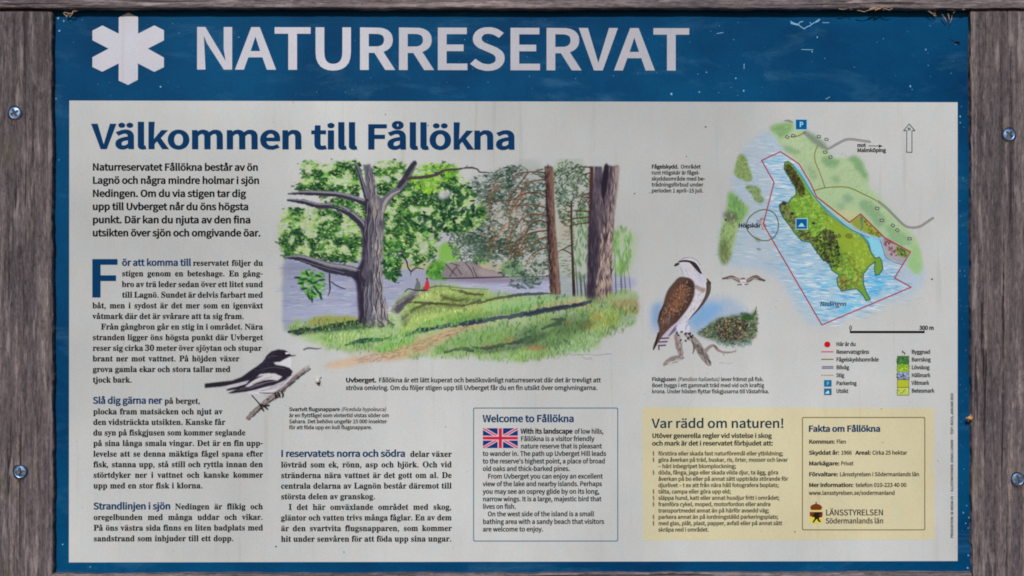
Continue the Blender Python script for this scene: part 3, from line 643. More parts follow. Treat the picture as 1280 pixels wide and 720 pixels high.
ROMAN = {
65: [479,[-10,0,-10,20,21,29,35,44,54,82,226,512,246,511,422,95,461,28,487,20,487,0,251,0,251,20,296,27,310,41,311,50,277,145,114,145,82,53,88,35,95,28,140,20,140,0],
 [125,176,265,176,194,350]],
66: [486,[18,0,18,19,49,24,63,31,79,56,82,90,78,447,64,470,51,477,17,482,17,500,301,497,349,487,387,471,414,449,430,420,435,385,432,357,422,332,405,311,382,294,352,281,315,271,359,260,395,245,423,226,443,203,455,176,458,123,454,102,436,67,423,51,389,26,319,4,291,1],
 [200,277,242,279,269,287,296,308,312,361,312,395,301,444,282,466,262,474,223,475,209,469,200,438],
 [272,30,295,39,317,64,330,122,330,160,319,207,312,218,283,242,254,251,200,254,202,50,206,40,222,29]],
68: [544,[22,0,22,19,64,29,76,43,81,82,81,424,71,463,55,475,16,482,16,500,286,498,325,493,392,471,420,455,466,412,483,386,506,324,514,250,507,174,485,111,448,63,397,28,331,7,251,0],
 [267,28,288,33,324,51,338,65,361,102,381,182,384,215,381,320,369,376,350,420,323,451,288,469,228,474,216,471,204,456,200,433,204,47,212,34,222,29]],
69: [485,[15,0,15,18,48,22,63,28,79,53,83,86,82,420,73,461,56,475,18,482,18,500,438,500,438,351,421,351,405,409,386,436,343,461,254,473,216,469,206,461,201,426,201,270,242,273,266,281,292,305,316,379,334,379,334,130,316,130,304,190,290,214,264,234,201,244,202,58,205,46,220,34,243,30,331,39,368,52,389,66,423,103,451,157,472,157,442,0]],
70: [444,[17,0,17,19,49,25,63,32,79,58,82,92,81,424,72,459,55,472,15,482,15,500,432,500,432,351,414,351,396,414,377,439,340,462,316,468,252,473,207,467,200,437,200,271,238,274,262,283,288,306,309,362,312,381,332,381,332,130,313,130,301,185,289,211,263,234,200,246,203,58,209,42,225,28,282,19,282,0]],
73: [286,[15,0,15,19,61,31,76,46,83,83,82,435,73,465,57,475,15,482,15,500,268,500,268,482,220,473,207,460,201,425,201,85,210,41,217,34,270,19,270,0]],
75: [560,[18,0,18,19,50,24,64,30,79,55,83,88,82,427,73,460,57,474,18,482,18,500,266,500,266,482,217,470,203,445,201,257,369,429,383,459,376,472,319,482,319,500,533,500,533,482,502,479,479,472,431,444,297,313,509,51,544,23,570,19,570,0,308,0,308,19,357,25,366,42,347,72,219,235,201,218,202,65,206,47,226,27,266,19,266,0]],
76: [468,[17,0,17,19,49,24,63,30,79,55,82,88,81,428,72,461,57,474,18,482,18,500,274,500,274,482,234,478,219,472,206,457,200,416,200,91,207,44,212,38,274,31,346,44,388,69,414,98,449,170,469,170,441,0]],
78: [542,[442,-12,117,384,119,63,123,46,142,26,183,19,183,0,20,0,20,19,54,24,68,30,81,56,83,426,40,476,20,482,20,500,172,500,429,185,427,444,422,459,409,472,364,482,364,500,527,500,527,482,495,477,481,471,466,446,463,414,463,-12]],
79: [577,[251,-10,217,-3,155,23,116,52,92,76,56,131,39,180,32,214,32,286,44,337,56,368,93,424,129,458,157,477,220,503,273,511,309,511,377,498,422,478,449,459,495,413,521,370,534,338,547,269,545,214,539,180,513,116,484,76,461,52,405,15,357,-3,323,-10],
 [291,13,329,20,361,40,385,72,403,118,413,178,416,287,401,380,392,405,369,445,355,460,323,480,285,487,247,480,215,460,191,428,173,382,163,322,160,213,175,120,184,95,207,55,221,40,253,20]],
80: [459,[17,0,17,19,49,24,63,30,79,55,82,88,81,427,72,460,57,473,18,482,18,500,291,498,336,493,392,471,420,446,434,426,449,378,444,325,428,292,417,277,386,252,367,243,294,227,200,226,203,55,213,35,225,27,265,19,265,0],
 [200,252,254,255,280,263,305,287,320,343,320,380,308,436,286,461,265,470,224,473,211,468,200,444]],
83: [428,[47,-12,47,173,69,173,91,103,111,69,149,33,164,26,216,16,242,19,282,39,300,66,305,87,299,128,291,142,265,165,140,231,95,265,75,290,58,332,57,393,63,419,88,462,116,487,138,499,189,511,252,507,335,489,348,499,352,512,372,512,372,350,354,350,329,412,307,442,272,471,253,480,213,488,179,483,161,474,137,446,131,417,133,399,150,369,174,351,306,285,357,248,376,224,390,188,393,168,392,116,379,76,364,52,322,15,279,-2,247,-9,174,-8,83,12,76,8,67,-12]],
85: [541,[211,-9,162,6,142,17,112,48,100,67,85,113,82,140,77,446,67,465,38,479,16,482,16,500,264,500,264,482,214,470,207,464,198,416,198,153,205,97,216,68,243,39,255,32,302,24,341,29,373,41,398,62,416,91,427,129,431,175,429,437,424,453,404,473,361,482,361,500,521,500,521,482,492,475,480,467,467,444,463,163,459,130,443,76,431,54,400,20,380,8,332,-9,303,-13]],
97: [378,[262,-10,248,-6,228,11,220,38,166,2,126,-8,70,-4,44,13,32,29,22,69,27,100,55,138,131,180,218,209,217,284,212,299,194,318,172,324,148,324,120,314,114,301,130,272,133,241,116,218,98,211,71,211,59,216,42,233,37,268,49,299,68,318,126,344,203,349,262,337,277,330,307,298,318,268,324,44,327,39,352,46,361,30,323,-1,294,-10],
 [166,37,201,51,218,69,218,186,169,166,152,152,140,135,130,92,139,51,146,43]],
98: [396,[47,-13,44,461,37,473,9,482,9,500,152,500,152,306,193,339,225,348,279,344,312,328,330,312,358,269,371,229,375,198,370,129,354,83,339,56,296,14,256,-5,227,-10,178,-6,162,-1,115,31,58,-13],
 [224,20,242,32,263,85,269,197,258,264,241,293,224,304,191,306,175,300,153,272,153,57,164,30,186,17]],
99: [322,[144,-9,119,-1,74,29,48,62,35,88,22,148,24,199,31,231,61,286,93,317,118,333,176,350,225,348,252,340,291,311,304,281,304,263,296,241,272,226,246,226,235,230,220,247,217,298,209,319,195,325,167,323,151,313,139,296,125,242,126,156,130,135,150,84,171,61,209,43,224,42,262,51,298,79,313,66,272,23,250,8,199,-9]],
100: [406,[129,-9,106,-1,67,28,44,60,33,86,22,145,23,198,29,231,53,287,79,318,100,333,147,349,192,345,221,331,245,308,245,448,237,469,223,478,193,482,193,500,350,500,353,54,359,41,388,30,388,12,323,6,245,-11,245,43,221,13,206,2,173,-10],
 [199,33,232,56,242,76,245,265,235,287,221,300,191,308,180,307,154,293,143,274,131,212,132,107,147,54,169,35]],
101: [330,[141,-9,116,-1,72,29,47,62,35,89,22,154,24,206,30,236,56,289,84,319,107,334,159,349,212,345,245,331,285,293,294,276,309,214,310,182,128,182,131,141,139,107,152,80,169,62,192,50,233,48,273,68,296,94,313,80,273,29,250,12,198,-9],
 [128,211,221,211,217,287,208,311,185,325,162,323,150,315,133,280]],
102: [235,[16,0,16,18,48,28,58,80,58,304,18,304,18,341,58,341,61,424,73,454,105,488,120,496,171,509,206,510,254,496,278,474,286,458,288,424,280,407,252,390,223,395,211,405,203,434,217,475,215,481,198,487,179,483,171,476,164,454,162,341,223,341,223,304,162,304,163,52,167,37,183,22,219,18,219,0]],
103: [359,[116,-152,80,-145,32,-118,17,-92,17,-70,22,-60,42,-42,75,-28,48,-11,27,21,31,59,40,74,73,101,112,121,63,148,34,185,24,233,33,275,50,302,66,317,108,339,145,348,229,343,256,334,348,334,348,294,294,294,314,261,319,236,316,193,303,166,290,150,257,127,225,116,149,114,124,104,114,92,112,71,122,60,155,54,272,47,313,32,332,14,340,-1,347,-41,341,-73,335,-88,314,-113,262,-141,189,-153],
 [188,139,201,147,215,178,219,216,212,295,201,316,188,323,157,323,140,310,133,295,126,247,130,178,145,147,164,137],
 [211,-126,261,-114,277,-103,286,-89,287,-61,282,-52,261,-41,106,-38,83,-64,81,-86,86,-98,112,-118,146,-126]],
104: [418,[20,0,20,18,46,25,54,36,58,61,57,445,52,467,44,477,21,483,21,500,162,500,162,293,192,324,209,335,246,348,296,346,320,337,339,320,352,297,360,268,365,42,370,28,386,19,399,18,399,0,222,0,222,18,244,23,255,37,258,248,251,283,236,296,211,297,190,288,162,258,164,42,167,32,180,21,198,18,198,0]],
105: [218,[96,399,83,405,62,425,56,445,56,460,66,487,83,502,96,507,125,507,145,498,155,487,165,460,164,438,159,425,138,405,118,398],
 [20,0,20,18,47,25,54,36,58,61,57,285,53,309,45,318,22,322,23,341,163,341,166,37,172,26,198,18,198,0]],
106: [230,[102,401,88,406,68,426,62,447,62,462,72,488,89,503,102,509,131,509,151,499,161,488,172,462,171,440,165,427,145,406,124,399],
 [21,-153,-26,-136,-52,-110,-60,-91,-60,-64,-56,-53,-40,-37,-23,-32,12,-39,27,-61,29,-76,12,-113,22,-127,42,-128,54,-124,66,-103,69,-79,68,298,61,312,24,323,24,341,175,341,174,-44,159,-96,150,-109,112,-140,79,-150]],
107: [394,[19,0,19,18,47,26,54,36,58,61,57,445,53,468,46,477,22,482,23,500,162,500,162,185,260,284,266,295,263,315,226,322,226,341,379,341,379,322,338,312,313,296,244,229,385,32,413,18,413,0,232,0,232,18,252,20,262,29,254,54,178,162,162,147,165,37,172,26,198,18,198,0]],
108: [219,[20,0,20,18,47,25,54,36,58,61,57,444,53,467,46,477,22,482,22,500,163,500,166,37,172,26,198,18,198,0]],
109: [608,[20,0,20,18,46,25,54,36,58,61,57,285,52,308,44,318,21,323,21,341,161,341,161,291,191,323,207,335,242,348,260,350,304,343,321,334,345,306,352,287,383,322,400,334,438,348,488,346,511,337,529,320,543,297,550,268,555,42,560,28,576,19,588,18,588,0,414,0,414,18,440,26,447,37,450,61,450,248,445,278,437,291,427,296,394,294,356,260,359,37,366,26,391,18,391,0,219,0,219,18,244,26,251,37,254,61,254,248,250,277,242,291,232,296,197,294,169,270,161,258,164,37,170,26,195,18,195,0]],
110: [418,[20,0,20,18,46,25,54,36,58,61,57,285,52,308,44,318,21,323,21,341,162,341,162,294,192,325,209,336,246,348,296,346,320,337,339,320,352,297,360,268,365,42,370,28,386,19,399,18,399,0,222,0,222,18,244,23,255,37,258,248,251,283,236,296,211,297,190,288,162,258,164,42,167,32,180,21,198,18,198,0]],
111: [369,[154,-8,125,-1,76,30,49,64,35,91,21,152,23,203,30,234,57,287,87,318,112,333,169,349,215,347,243,339,292,309,320,276,333,249,347,186,346,135,339,104,311,50,281,20,257,5,201,-10],
 [204,16,218,26,233,54,241,169,235,269,223,307,211,320,185,328,175,327,151,314,141,297,130,226,131,90,141,43,159,20,175,13]],
112: [408,[19,-153,19,-136,41,-131,55,-111,58,267,55,302,48,314,21,324,21,341,157,341,157,288,182,323,198,335,233,349,290,345,322,327,340,310,368,265,380,223,384,192,380,125,367,79,354,53,320,13,287,-5,262,-10,216,-6,201,1,162,35,162,-63,170,-118,176,-124,217,-135,217,-153],
 [235,35,251,46,271,92,277,147,269,259,254,291,239,302,207,304,197,300,170,273,162,258,162,75,184,42,203,32]],
114: [316,[20,0,20,18,47,25,54,36,58,61,57,285,53,310,45,318,22,322,23,341,160,341,160,277,197,324,223,341,256,350,275,348,302,334,314,315,315,273,296,250,279,244,247,251,222,280,202,285,182,271,170,250,165,232,164,53,174,28,217,18,217,0]],
115: [316,[145,-9,75,9,62,1,56,-10,39,-10,39,116,58,116,73,74,87,52,123,23,154,16,196,29,207,44,211,57,206,84,201,92,171,115,105,149,67,178,49,203,43,222,44,271,62,309,82,329,122,347,182,347,234,335,248,342,253,350,268,350,268,243,251,243,236,278,223,297,191,320,164,325,128,314,115,290,116,274,135,247,233,195,251,181,275,149,282,117,282,87,268,43,260,31,227,3,199,-8]],
116: [251,[109,-8,88,-1,62,29,54,64,53,306,22,306,22,329,130,447,142,465,159,465,159,341,228,341,228,306,159,306,161,65,166,52,180,45,193,45,215,61,226,82,244,72,217,26,200,10,159,-8]],
117: [412,[113,-8,89,2,65,30,51,88,47,300,40,314,13,323,13,341,156,341,157,69,173,44,188,39,205,40,234,54,251,72,250,289,235,317,208,323,208,341,355,341,359,50,367,40,395,32,395,14,329,8,251,-11,251,44,213,9,185,-5,154,-11]],
118: [336,[156,-11,21,313,-3,322,-3,341,180,341,180,323,155,321,145,314,143,294,203,134,265,299,254,317,223,323,223,341,335,341,335,324,308,310,285,267,176,-11]],
120: [350,[5,0,5,16,37,32,58,50,135,150,40,299,12,321,4,322,4,341,185,341,185,323,162,319,155,312,164,285,201,226,256,299,257,309,252,317,221,323,221,341,341,341,341,325,310,310,289,291,218,202,333,24,350,17,350,0,170,0,170,18,200,24,202,42,151,125,99,56,93,38,97,26,129,16,129,0]],
121: [330,[40,-152,24,-147,1,-125,-7,-101,1,-63,15,-50,51,-45,74,-58,81,-72,83,-103,94,-108,108,-102,119,-89,142,-49,154,-5,27,302,8,321,-4,322,-5,341,178,341,178,322,144,314,142,293,204,131,259,285,259,311,252,318,223,322,223,341,329,341,329,322,307,313,285,266,148,-95,118,-134,98,-147,66,-154]],
122: [322,[14,0,14,15,184,316,116,314,95,308,66,284,48,237,29,237,35,341,302,341,302,319,138,27,199,30,225,36,260,65,285,118,303,118,294,0]],
51: [412,[114,-2,78,10,43,31,32,45,21,74,23,98,29,113,53,132,83,139,90,97,101,76,137,50,174,44,219,54,248,80,259,105,265,153,261,179,235,222,199,242,168,249,105,249,105,295,183,298,206,308,237,347,246,388,247,416,236,458,220,479,204,486,170,487,151,477,129,438,122,375,71,382,44,396,33,411,28,453,45,487,68,507,119,527,215,533,260,526,314,503,328,491,348,465,355,449,359,398,352,368,316,320,277,294,247,281,287,270,317,256,364,212,376,179,378,152,371,98,356,66,342,49,307,21,276,7,204,-6]],
48: [412,[165,-4,129,8,87,39,76,52,49,102,37,143,26,238,27,317,33,364,56,444,87,489,114,511,165,530,185,533,247,530,282,519,323,489,362,426,374,386,387,291,385,212,379,164,354,84,323,39,297,16,247,-4,227,-6],
 [219,42,231,47,249,67,267,144,273,230,264,407,249,460,231,480,220,484,194,484,183,480,165,460,145,384,140,298,149,121,165,67,182,47,194,42]],
46: [198,[76,-5,62,6,53,31,53,48,62,74,76,84,110,88,135,74,143,56,143,24,138,11,121,-5,104,-10]],
44: [198,[30,-95,67,86,136,86,142,77,114,-8,78,-95]],
45: [237,[29,169,29,226,208,226,208,169]],
32: [192],
}
GL = {}
for fk, table in (('S', SANS), ('R', ROMAN)):
    for code, g in table.items():
        GL[fk, chr(code)] = (g[0] / 500.0, [[(q[i] / 500.0, q[i + 1] / 500.0) for i in range(0, len(q), 2)] for q in g[1:]])
# accented serif letters: base letter plus dots or ring
def circ(x, y, r, n=8, flip=False):
    p = [(x + r * math.cos(2 * math.pi * i / n), y + r * math.sin(2 * math.pi * i / n)) for i in range(n)]
    return p[::-1] if flip else p
for ch, bs, kind in (('å', 'a', 'r'), ('ä', 'a', 'd'), ('ö', 'o', 'd')):
    adv, cs = GL['R', bs]
    xs_ = [x for c in cs for x, y in c]
    mx, top = (min(xs_) + max(xs_)) / 2 - 0.02, max(y for c in cs for x, y in c)
    area = lambda c: sum(c[i - 1][0] * c[i][1] - c[i][0] * c[i - 1][1] for i in range(len(c)))
    fl = area(max(cs, key=lambda c: abs(area(c)))) < 0
    if kind == 'd':
        ex = [circ(mx - .15, top + .2, .085, 8, fl), circ(mx + .15, top + .2, .085, 8, fl)]
    else:
        ex = [circ(mx, top + .23, .15, 10, fl), circ(mx, top + .23, .07, 8, not fl)]
    GL['R', ch] = (adv, cs + ex)
GL['R', '–'] = GL['R', '-']


def offset_contours(cs, ox, oy):
    if not cs or (ox == 0 and oy == 0): return cs
    ar = [sum(c[i - 1][0] * c[i][1] - c[i][0] * c[i - 1][1] for i in range(len(c))) for c in cs]
    sg = 1 if ar[int(np.argmax(np.abs(ar)))] > 0 else -1
    out = []
    for c in cs:
        p = np.array(c)
        e = np.roll(p, -1, 0) - p
        e /= np.maximum(np.linalg.norm(e, axis=1, keepdims=True), 1e-9)
        n = np.stack([e[:, 1], -e[:, 0]], 1) * sg
        n0 = np.roll(n, 1, 0)
        m = n + n0
        q = 1 + (n * n0).sum(1)
        m = m / np.maximum(q, 0.5)[:, None]
        out.append([tuple(x) for x in p + m * np.array([ox, oy])])
    return out


TRI = {}


def glyph(fk, ch, ox, oy):
    key = (fk, ch, ox, oy)
    if key in TRI: return TRI[key]
    adv, cs = GL[fk, ch]
    cs = offset_contours(cs, ox, oy)
    if not cs:
        TRI[key] = (adv, np.zeros((0, 2)), [])
        return TRI[key]
    vs_, fs_ = [], []
    for c in cs:
        fs_.append(list(range(len(vs_), len(vs_) + len(c))))
        vs_ += [Vector(p) for p in c]
    V, E_, F, *_ = delaunay_2d_cdt(vs_, [], fs_, 0, 1e-5)
    V = np.array([(v.x, v.y) for v in V])
    keep = []
    for f in F:
        gx, gy = V[list(f)].mean(0)
        w = 0
        for c in cs:
            a = np.array(c)
            b = np.roll(a, -1, 0)
            up = (a[:, 1] <= gy) & (b[:, 1] > gy)
            dn = (a[:, 1] > gy) & (b[:, 1] <= gy)
            s = (b[:, 0] - a[:, 0]) * (gy - a[:, 1]) - (gx - a[:, 0]) * (b[:, 1] - a[:, 1])
            w += int((up & (s > 0)).sum()) - int((dn & (s < 0)).sum())
        if w != 0: keep.append(tuple(f))
    TRI[key] = (adv, V, keep)
    return TRI[key]


# style: font, growth across, growth up, slant
REG = ('S', 0.004, 0.004, 0)
MED = ('S', 0.046, 0.036, 0)
SEMI = ('S', 0.046, 0.034, 0)
BOLD = ('S', 0.060, 0.040, 0)
BLACK = ('S', 0.072, 0.046, 0)
ITAL = ('S', 0.03, 0.02, 0.2)
SERIF = ('R', 0.020, 0.026, 0)
LIGHT = ('S', 0.0, 0.0, 0)


class Ink:
    def __init__(self): self.v, self.f, self.n = [], [], 0

    def add(self, P2, faces, lift):
        x, z = P2
        self.v.append(np.stack([x, np.full_like(x, -lift), z], 1))
        self.f += [tuple(i + self.n for i in f) for f in faces]
        self.n += len(x)

    def poly(self, pts_px, lift=0.00045):
        xs, zs = Pt([p[0] for p in pts_px], [p[1] for p in pts_px])
        self.add((xs, zs), [tuple(range(len(pts_px)))], lift)

    def bar(self, x0, y0, x1, y1, lift=0.00045): self.poly([(x0, y0), (x1, y0), (x1, y1), (x0, y1)], lift)

    def path(self, pts, w, lift=0.00045, closed=False):
        pts = [np.array(p, float) for p in pts]
        n = len(pts)
        for i in range(n if closed else n - 1):
            a, b = pts[i], pts[(i + 1) % n]
            d = (b - a) / max(1e-6, np.linalg.norm(b - a))
            q = np.array([-d[1], d[0]]) * w / 2
            e = d * w * 0.3
            self.poly([a - e + q, b + e + q, b + e - q, a - e - q], lift + 2e-6 * (i % 2))

    def text(self, x0, y0, x1, s, style, cap, lift=0.00045, cond=1.0, rot=False, y1=None):
        """One line from pixel (x0, y0) to x1 along the board; cap = capital height in px, cond = letter width factor."""
        fk, ox, oy, sh = style
        mm = 0.001
        gs = [glyph(fk, c, ox, oy) for c in s]
        nat = sum(g[0] for g in gs) * cap * cond
        nsp = s.count(' ')
        if rot:
            ax, az = P1(x0, y0)
            bx, bz = P1(x0, y1)
            W = (bz - az) / mm
        else:
            ax, az = P1(x0, y0)
            W = (P1(x1, y0)[0] - ax) / mm if x1 else nat
        spw = GL[fk, ' '][0] * cap * cond
        extra, k = 0.0, cond
        if fk == 'R' and nsp >= 2 and -0.3 * spw < (W - nat) / nsp < 1.4 * spw:
            extra = (W - nat) / nsp
        else:
            k = cond * W / nat
        if DEBUG: print('TXT %5.2f %5.2f  %s' % (k, extra / max(spw, 1e-6), s[:34]))
        pen = 0.0
        for c, g in zip(s, gs):
            adv, V, F = g
            if len(V):
                u = pen + (V[:, 0] + sh * V[:, 1]) * cap * k
                v = V[:, 1] * cap
                if rot: self.add((ax - v * mm, az + u * mm), F, lift)
                else: self.add((ax + u * mm, az + v * mm), F, lift)
            pen += adv * cap * k + (extra if c == ' ' else 0)

    def build(self, name, mat, parent):
        me = bpy.data.meshes.new(name)
        V = np.concatenate(self.v)
        me.from_pydata(V.tolist(), [], self.f)
        me.materials.append(mat)
        me.update()
        no = np.zeros(len(me.polygons) * 3)
        me.polygons.foreach_get('normal', no)
        bad = np.nonzero(no.reshape(-1, 3)[:, 1] > 0)[0]
        if len(bad):
            import bmesh
            bm = bmesh.new()
            bm.from_mesh(me)
            bm.faces.ensure_lookup_table()
            bmesh.ops.reverse_faces(bm, faces=[bm.faces[i] for i in bad])
            bm.to_mesh(me)
            bm.free()
        return link(name, me, parent)


DEBUG = False


def block(name, rows, mat, parent, cap, style, cond=1.0, lift=0.00045):
    k = Ink()
    for r in rows:
        st = r[4] if len(r) > 4 else style
        k.text(r[0], r[1], r[2], r[3], st, cap, lift, cond)
    return k.build(name, mat, parent)


k = Ink(); k.text(240.6, 85.6, 862.0, 'NATURRESERVAT', ('S', 0.034, 0.028, 0), 50.3); k.build('title_lettering', M_WHITEINK, sign)
k = Ink(); k.text(116.2, 185.4, 645.2, 'Välkommen till Fållökna', ('S', 0.052, 0.036, 0), 29.6); k.build('heading_lettering', M_NAVY, sign)
block('intro_lettering', [
    (115.6, 213.0, 322.9, 'Naturreservatet Fållökna består av ön'),
    (115.6, 229.5, 324.4, 'Lagnö och några mindre holmar i sjön'),
    (115.6, 245.9, 307.4, 'Nedingen. Om du via stigen tar dig'),
    (115.6, 262.3, 310.9, 'upp till Uvberget når du öns högsta'),
    (115.6, 278.8, 313.5, 'punkt. Där kan du njuta av den fina'),
    (115.6, 295.2, 326.0, 'utsikten över sjön och omgivande öar.')], M_BLACK, sign, 8.5, BOLD)
k = Ink()
k.bar(115.5, 323.8, 125.8, 371.9); k.bar(125.8, 323.8, 147.0, 331.0); k.bar(125.8, 344.1, 145.2, 351.3)
k.build('drop_cap', M_DROP, sign)

BC = 7.1
lead = Ink()
b1 = block('body_lettering', [
    (241.2, 332.1, 328.8, 'reservatet följer du'),
    (152.4, 345.3, 328.6, 'stigen genom en beteshage. En gång-'),
    (152.4, 358.7, 328.8, 'bro av trä leder sedan över ett litet sund'),
    (152.6, 371.9, 328.8, 'till Lagnö. Sundet är delvis farbart med'),
    (115.6, 385.3, 328.8, 'båt, men i sydost är det mer som en igenväxt'),
    (115.7, 398.6, 305.4, 'våtmark där det är svårare att ta sig fram.'),
    (126.2, 411.8, 328.8, 'Från gångbron går en stig in i området. Nära'),
    (115.8, 425.1, 328.8, 'stranden ligger öns högsta punkt där Uvberget'),
    (115.9, 438.4, 327.2, 'reser sig cirka 30 meter över sjöytan och stupar'),
    (115.9, 451.6, 299.3, 'brant ner mot vattnet. På höjden växer'),
    (116.0, 464.9, 288.2, 'grova gamla ekar och stora tallar med'),
    (116.0, 478.1, 165.2, 'tjock bark.')], M_BLACK, sign, BC, SERIF)
lead.text(152.5, 332.1, 238.9, 'ör att komma till', BOLD, 8.1)
lead.build('lead_in_lettering', M_NAVY, b1)
b2 = block('body_lettering', [
    (205.6, 504.5, 250.6, 'på berget,'),
    (116.5, 517.8, 278.2, 'plocka fram matsäcken och njut av'),
    (116.5, 531.0, 281.6, 'den vidsträckta utsikten. Kanske får'),
    (116.5, 544.2, 306.9, 'du syn på fiskgjusen som kommer seglande'),
    (116.6, 557.4, 328.8, 'på sina långa smala vingar. Det är en fin upp-'),
    (116.6, 570.7, 328.8, 'levelse att se denna mäktiga fågel spana efter'),
    (116.7, 583.9, 328.8, 'fisk, stanna upp, stå still och ryttla innan den'),
    (116.7, 597.1, 328.8, 'störtdyker ner i vattnet och kanske kommer'),
    (116.8, 610.4, 253.7, 'upp med en stor fisk i klorna.')], M_BLACK, sign, BC, SERIF)
lead = Ink(); lead.text(116.2, 504.5, 202.5, 'Slå dig gärna ner', BOLD, 8.1); lead.build('lead_in_lettering', M_NAVY, b2)
b3 = block('body_lettering', [
    (218.8, 636.6, 328.8, 'Nedingen är flikig och'),
    (116.9, 649.9, 328.8, 'oregelbunden med många uddar och vikar.'),
    (117.0, 663.2, 328.9, 'På öns västra sida finns en liten badplats med'),
    (117.0, 676.5, 292.3, 'sandstrand som inbjuder till ett dopp.')], M_BLACK, sign, BC, SERIF)
lead = Ink(); lead.text(116.9, 636.6, 213.4, 'Strandlinjen i sjön', BOLD, 8.1); lead.build('lead_in_lettering', M_NAVY, b3)
b4 = block('body_lettering', [
    (512.6, 570.9, 564.7, 'delar växer'),
    (351.2, 584.2, 564.7, 'lövträd som ek, rönn, asp och björk. Och vid'),
    (351.2, 597.5, 564.7, 'stränderna nära vattnet är det gott om al. De'),
    (351.2, 610.7, 564.7, 'centrala delarna av Lagnön består däremot till'),
    (351.2, 624.0, 469.4, 'största delen av granskog.'),
    (360.8, 637.2, 564.7, 'I det här omväxlande området med skog,'),
    (351.2, 650.5, 564.7, 'gläntor och vatten trivs många fåglar. En av dem'),
    (351.2, 663.8, 564.7, 'är den svartvita flugsnapparen, som kommer'),
    (351.2, 677.0, 564.7, 'hit under senvåren för att föda upp sina ungar.')], M_BLACK, sign, BC, SERIF)
lead = Ink(); lead.text(351.0, 570.9, 506.8, 'I reservatets norra och södra', BOLD, 8.1); lead.build('lead_in_lettering', M_NAVY, b4)

# captions
block('caption_lettering', [
    (432.2, 477.8, 470.7, 'Uvberget.', BLACK),
    (473.3, 477.8, 751.0, 'Fållökna är ett lätt kuperat och besöksvänligt naturreservat där det är trevligt att'),
    (432.2, 487.4, 746.8, 'ströva omkring. Om du följer stigen upp till Uvberget får du en fin utsikt över omgivningarna.')], M_SMALL, sign, 5.5, MED)
block('caption_lettering', [
    (361.4, 513.8, 424.9, 'Svartvit flugsnappare', BOLD),
    (426.6, 513.8, 482.6, '(Ficedula hypoleuca)', ITAL),
    (361.4, 521.4, 486.4, 'är en flyttfågel som vintertid vistas söder om'),
    (361.4, 529.0, 483.6, 'Sahara. Det behövs ungefär 15 000 insekter'),
    (361.4, 536.4, 465.2, 'för att föda upp en kull flugsnappare.')], M_SMALL, sign, 4.5, MED)
block('caption_lettering', [
    (814.4, 210.6, 848.2, 'Fågelskydd.', BLACK),
    (850.8, 210.6, 875.8, 'Området'),
    (814.4, 218.1, 874.5, 'runt Högskär är fågel-'),
    (814.4, 225.6, 881.4, 'skyddsområde med be-'),
    (814.4, 233.0, 878.9, 'trädningsförbud under'),
    (814.4, 240.5, 879.1, 'perioden 1 april–15 juli.')], M_SMALL, sign, 4.6, MED)
block('caption_lettering', [
    (814.8, 476.3, 845.1, 'Fiskgjusen', BOLD),
    (846.8, 476.3, 899.2, '(Pandion haliaetus)', ITAL),
    (901.0, 476.3, 954.5, 'lever främst på fisk.'),
    (814.8, 483.9, 955.1, 'Boet byggs i ett gammalt träd med vid och kraftig'),
    (814.8, 491.5, 961.4, 'krona. Under hösten flyttar fiskgjusarna till Västafrika.')], M_SMALL, sign, 4.6, MED)
k = Ink(); k.text(1191.3, 672.5, None, 'PRODUKTION: SE MEDIA 23 • ILLUSTRATIONER: JONAS LUNDIN • TEXT: ROCK, JANUARI 2010', BOLD, 3.0, rot=True, y1=491.5)
k.build('credit_lettering', M_GREYINK, sign)
# ---------------------------------------------------------------- English box
def rounded(x0, y0, x1, y1, r, n=4):
    o = []
    for cx, cy, a0 in ((x1 - r, y0 + r, -90), (x1 - r, y1 - r, 0), (x0 + r, y1 - r, 90), (x0 + r, y0 + r, 180)):
        for i in range(n + 1):
            a = math.radians(a0 + 90 * i / n)
            o.append((cx + r * math.cos(a), cy + r * math.sin(a)))
    return o


def outline(name, x0, y0, x1, y1, w, mat, parent, lift=0.00045):
    a, b = rounded(x0, y0, x1, y1, 2.2), rounded(x0 + w, y0 + w, x1 - w, y1 - w, 1.5)
    n = len(a)
    kk = Ink()
    for i in range(n):
        j = (i + 1) % n
        kk.poly([a[i], a[j], b[j], b[i]], lift)
    return kk.build(name, mat, parent)


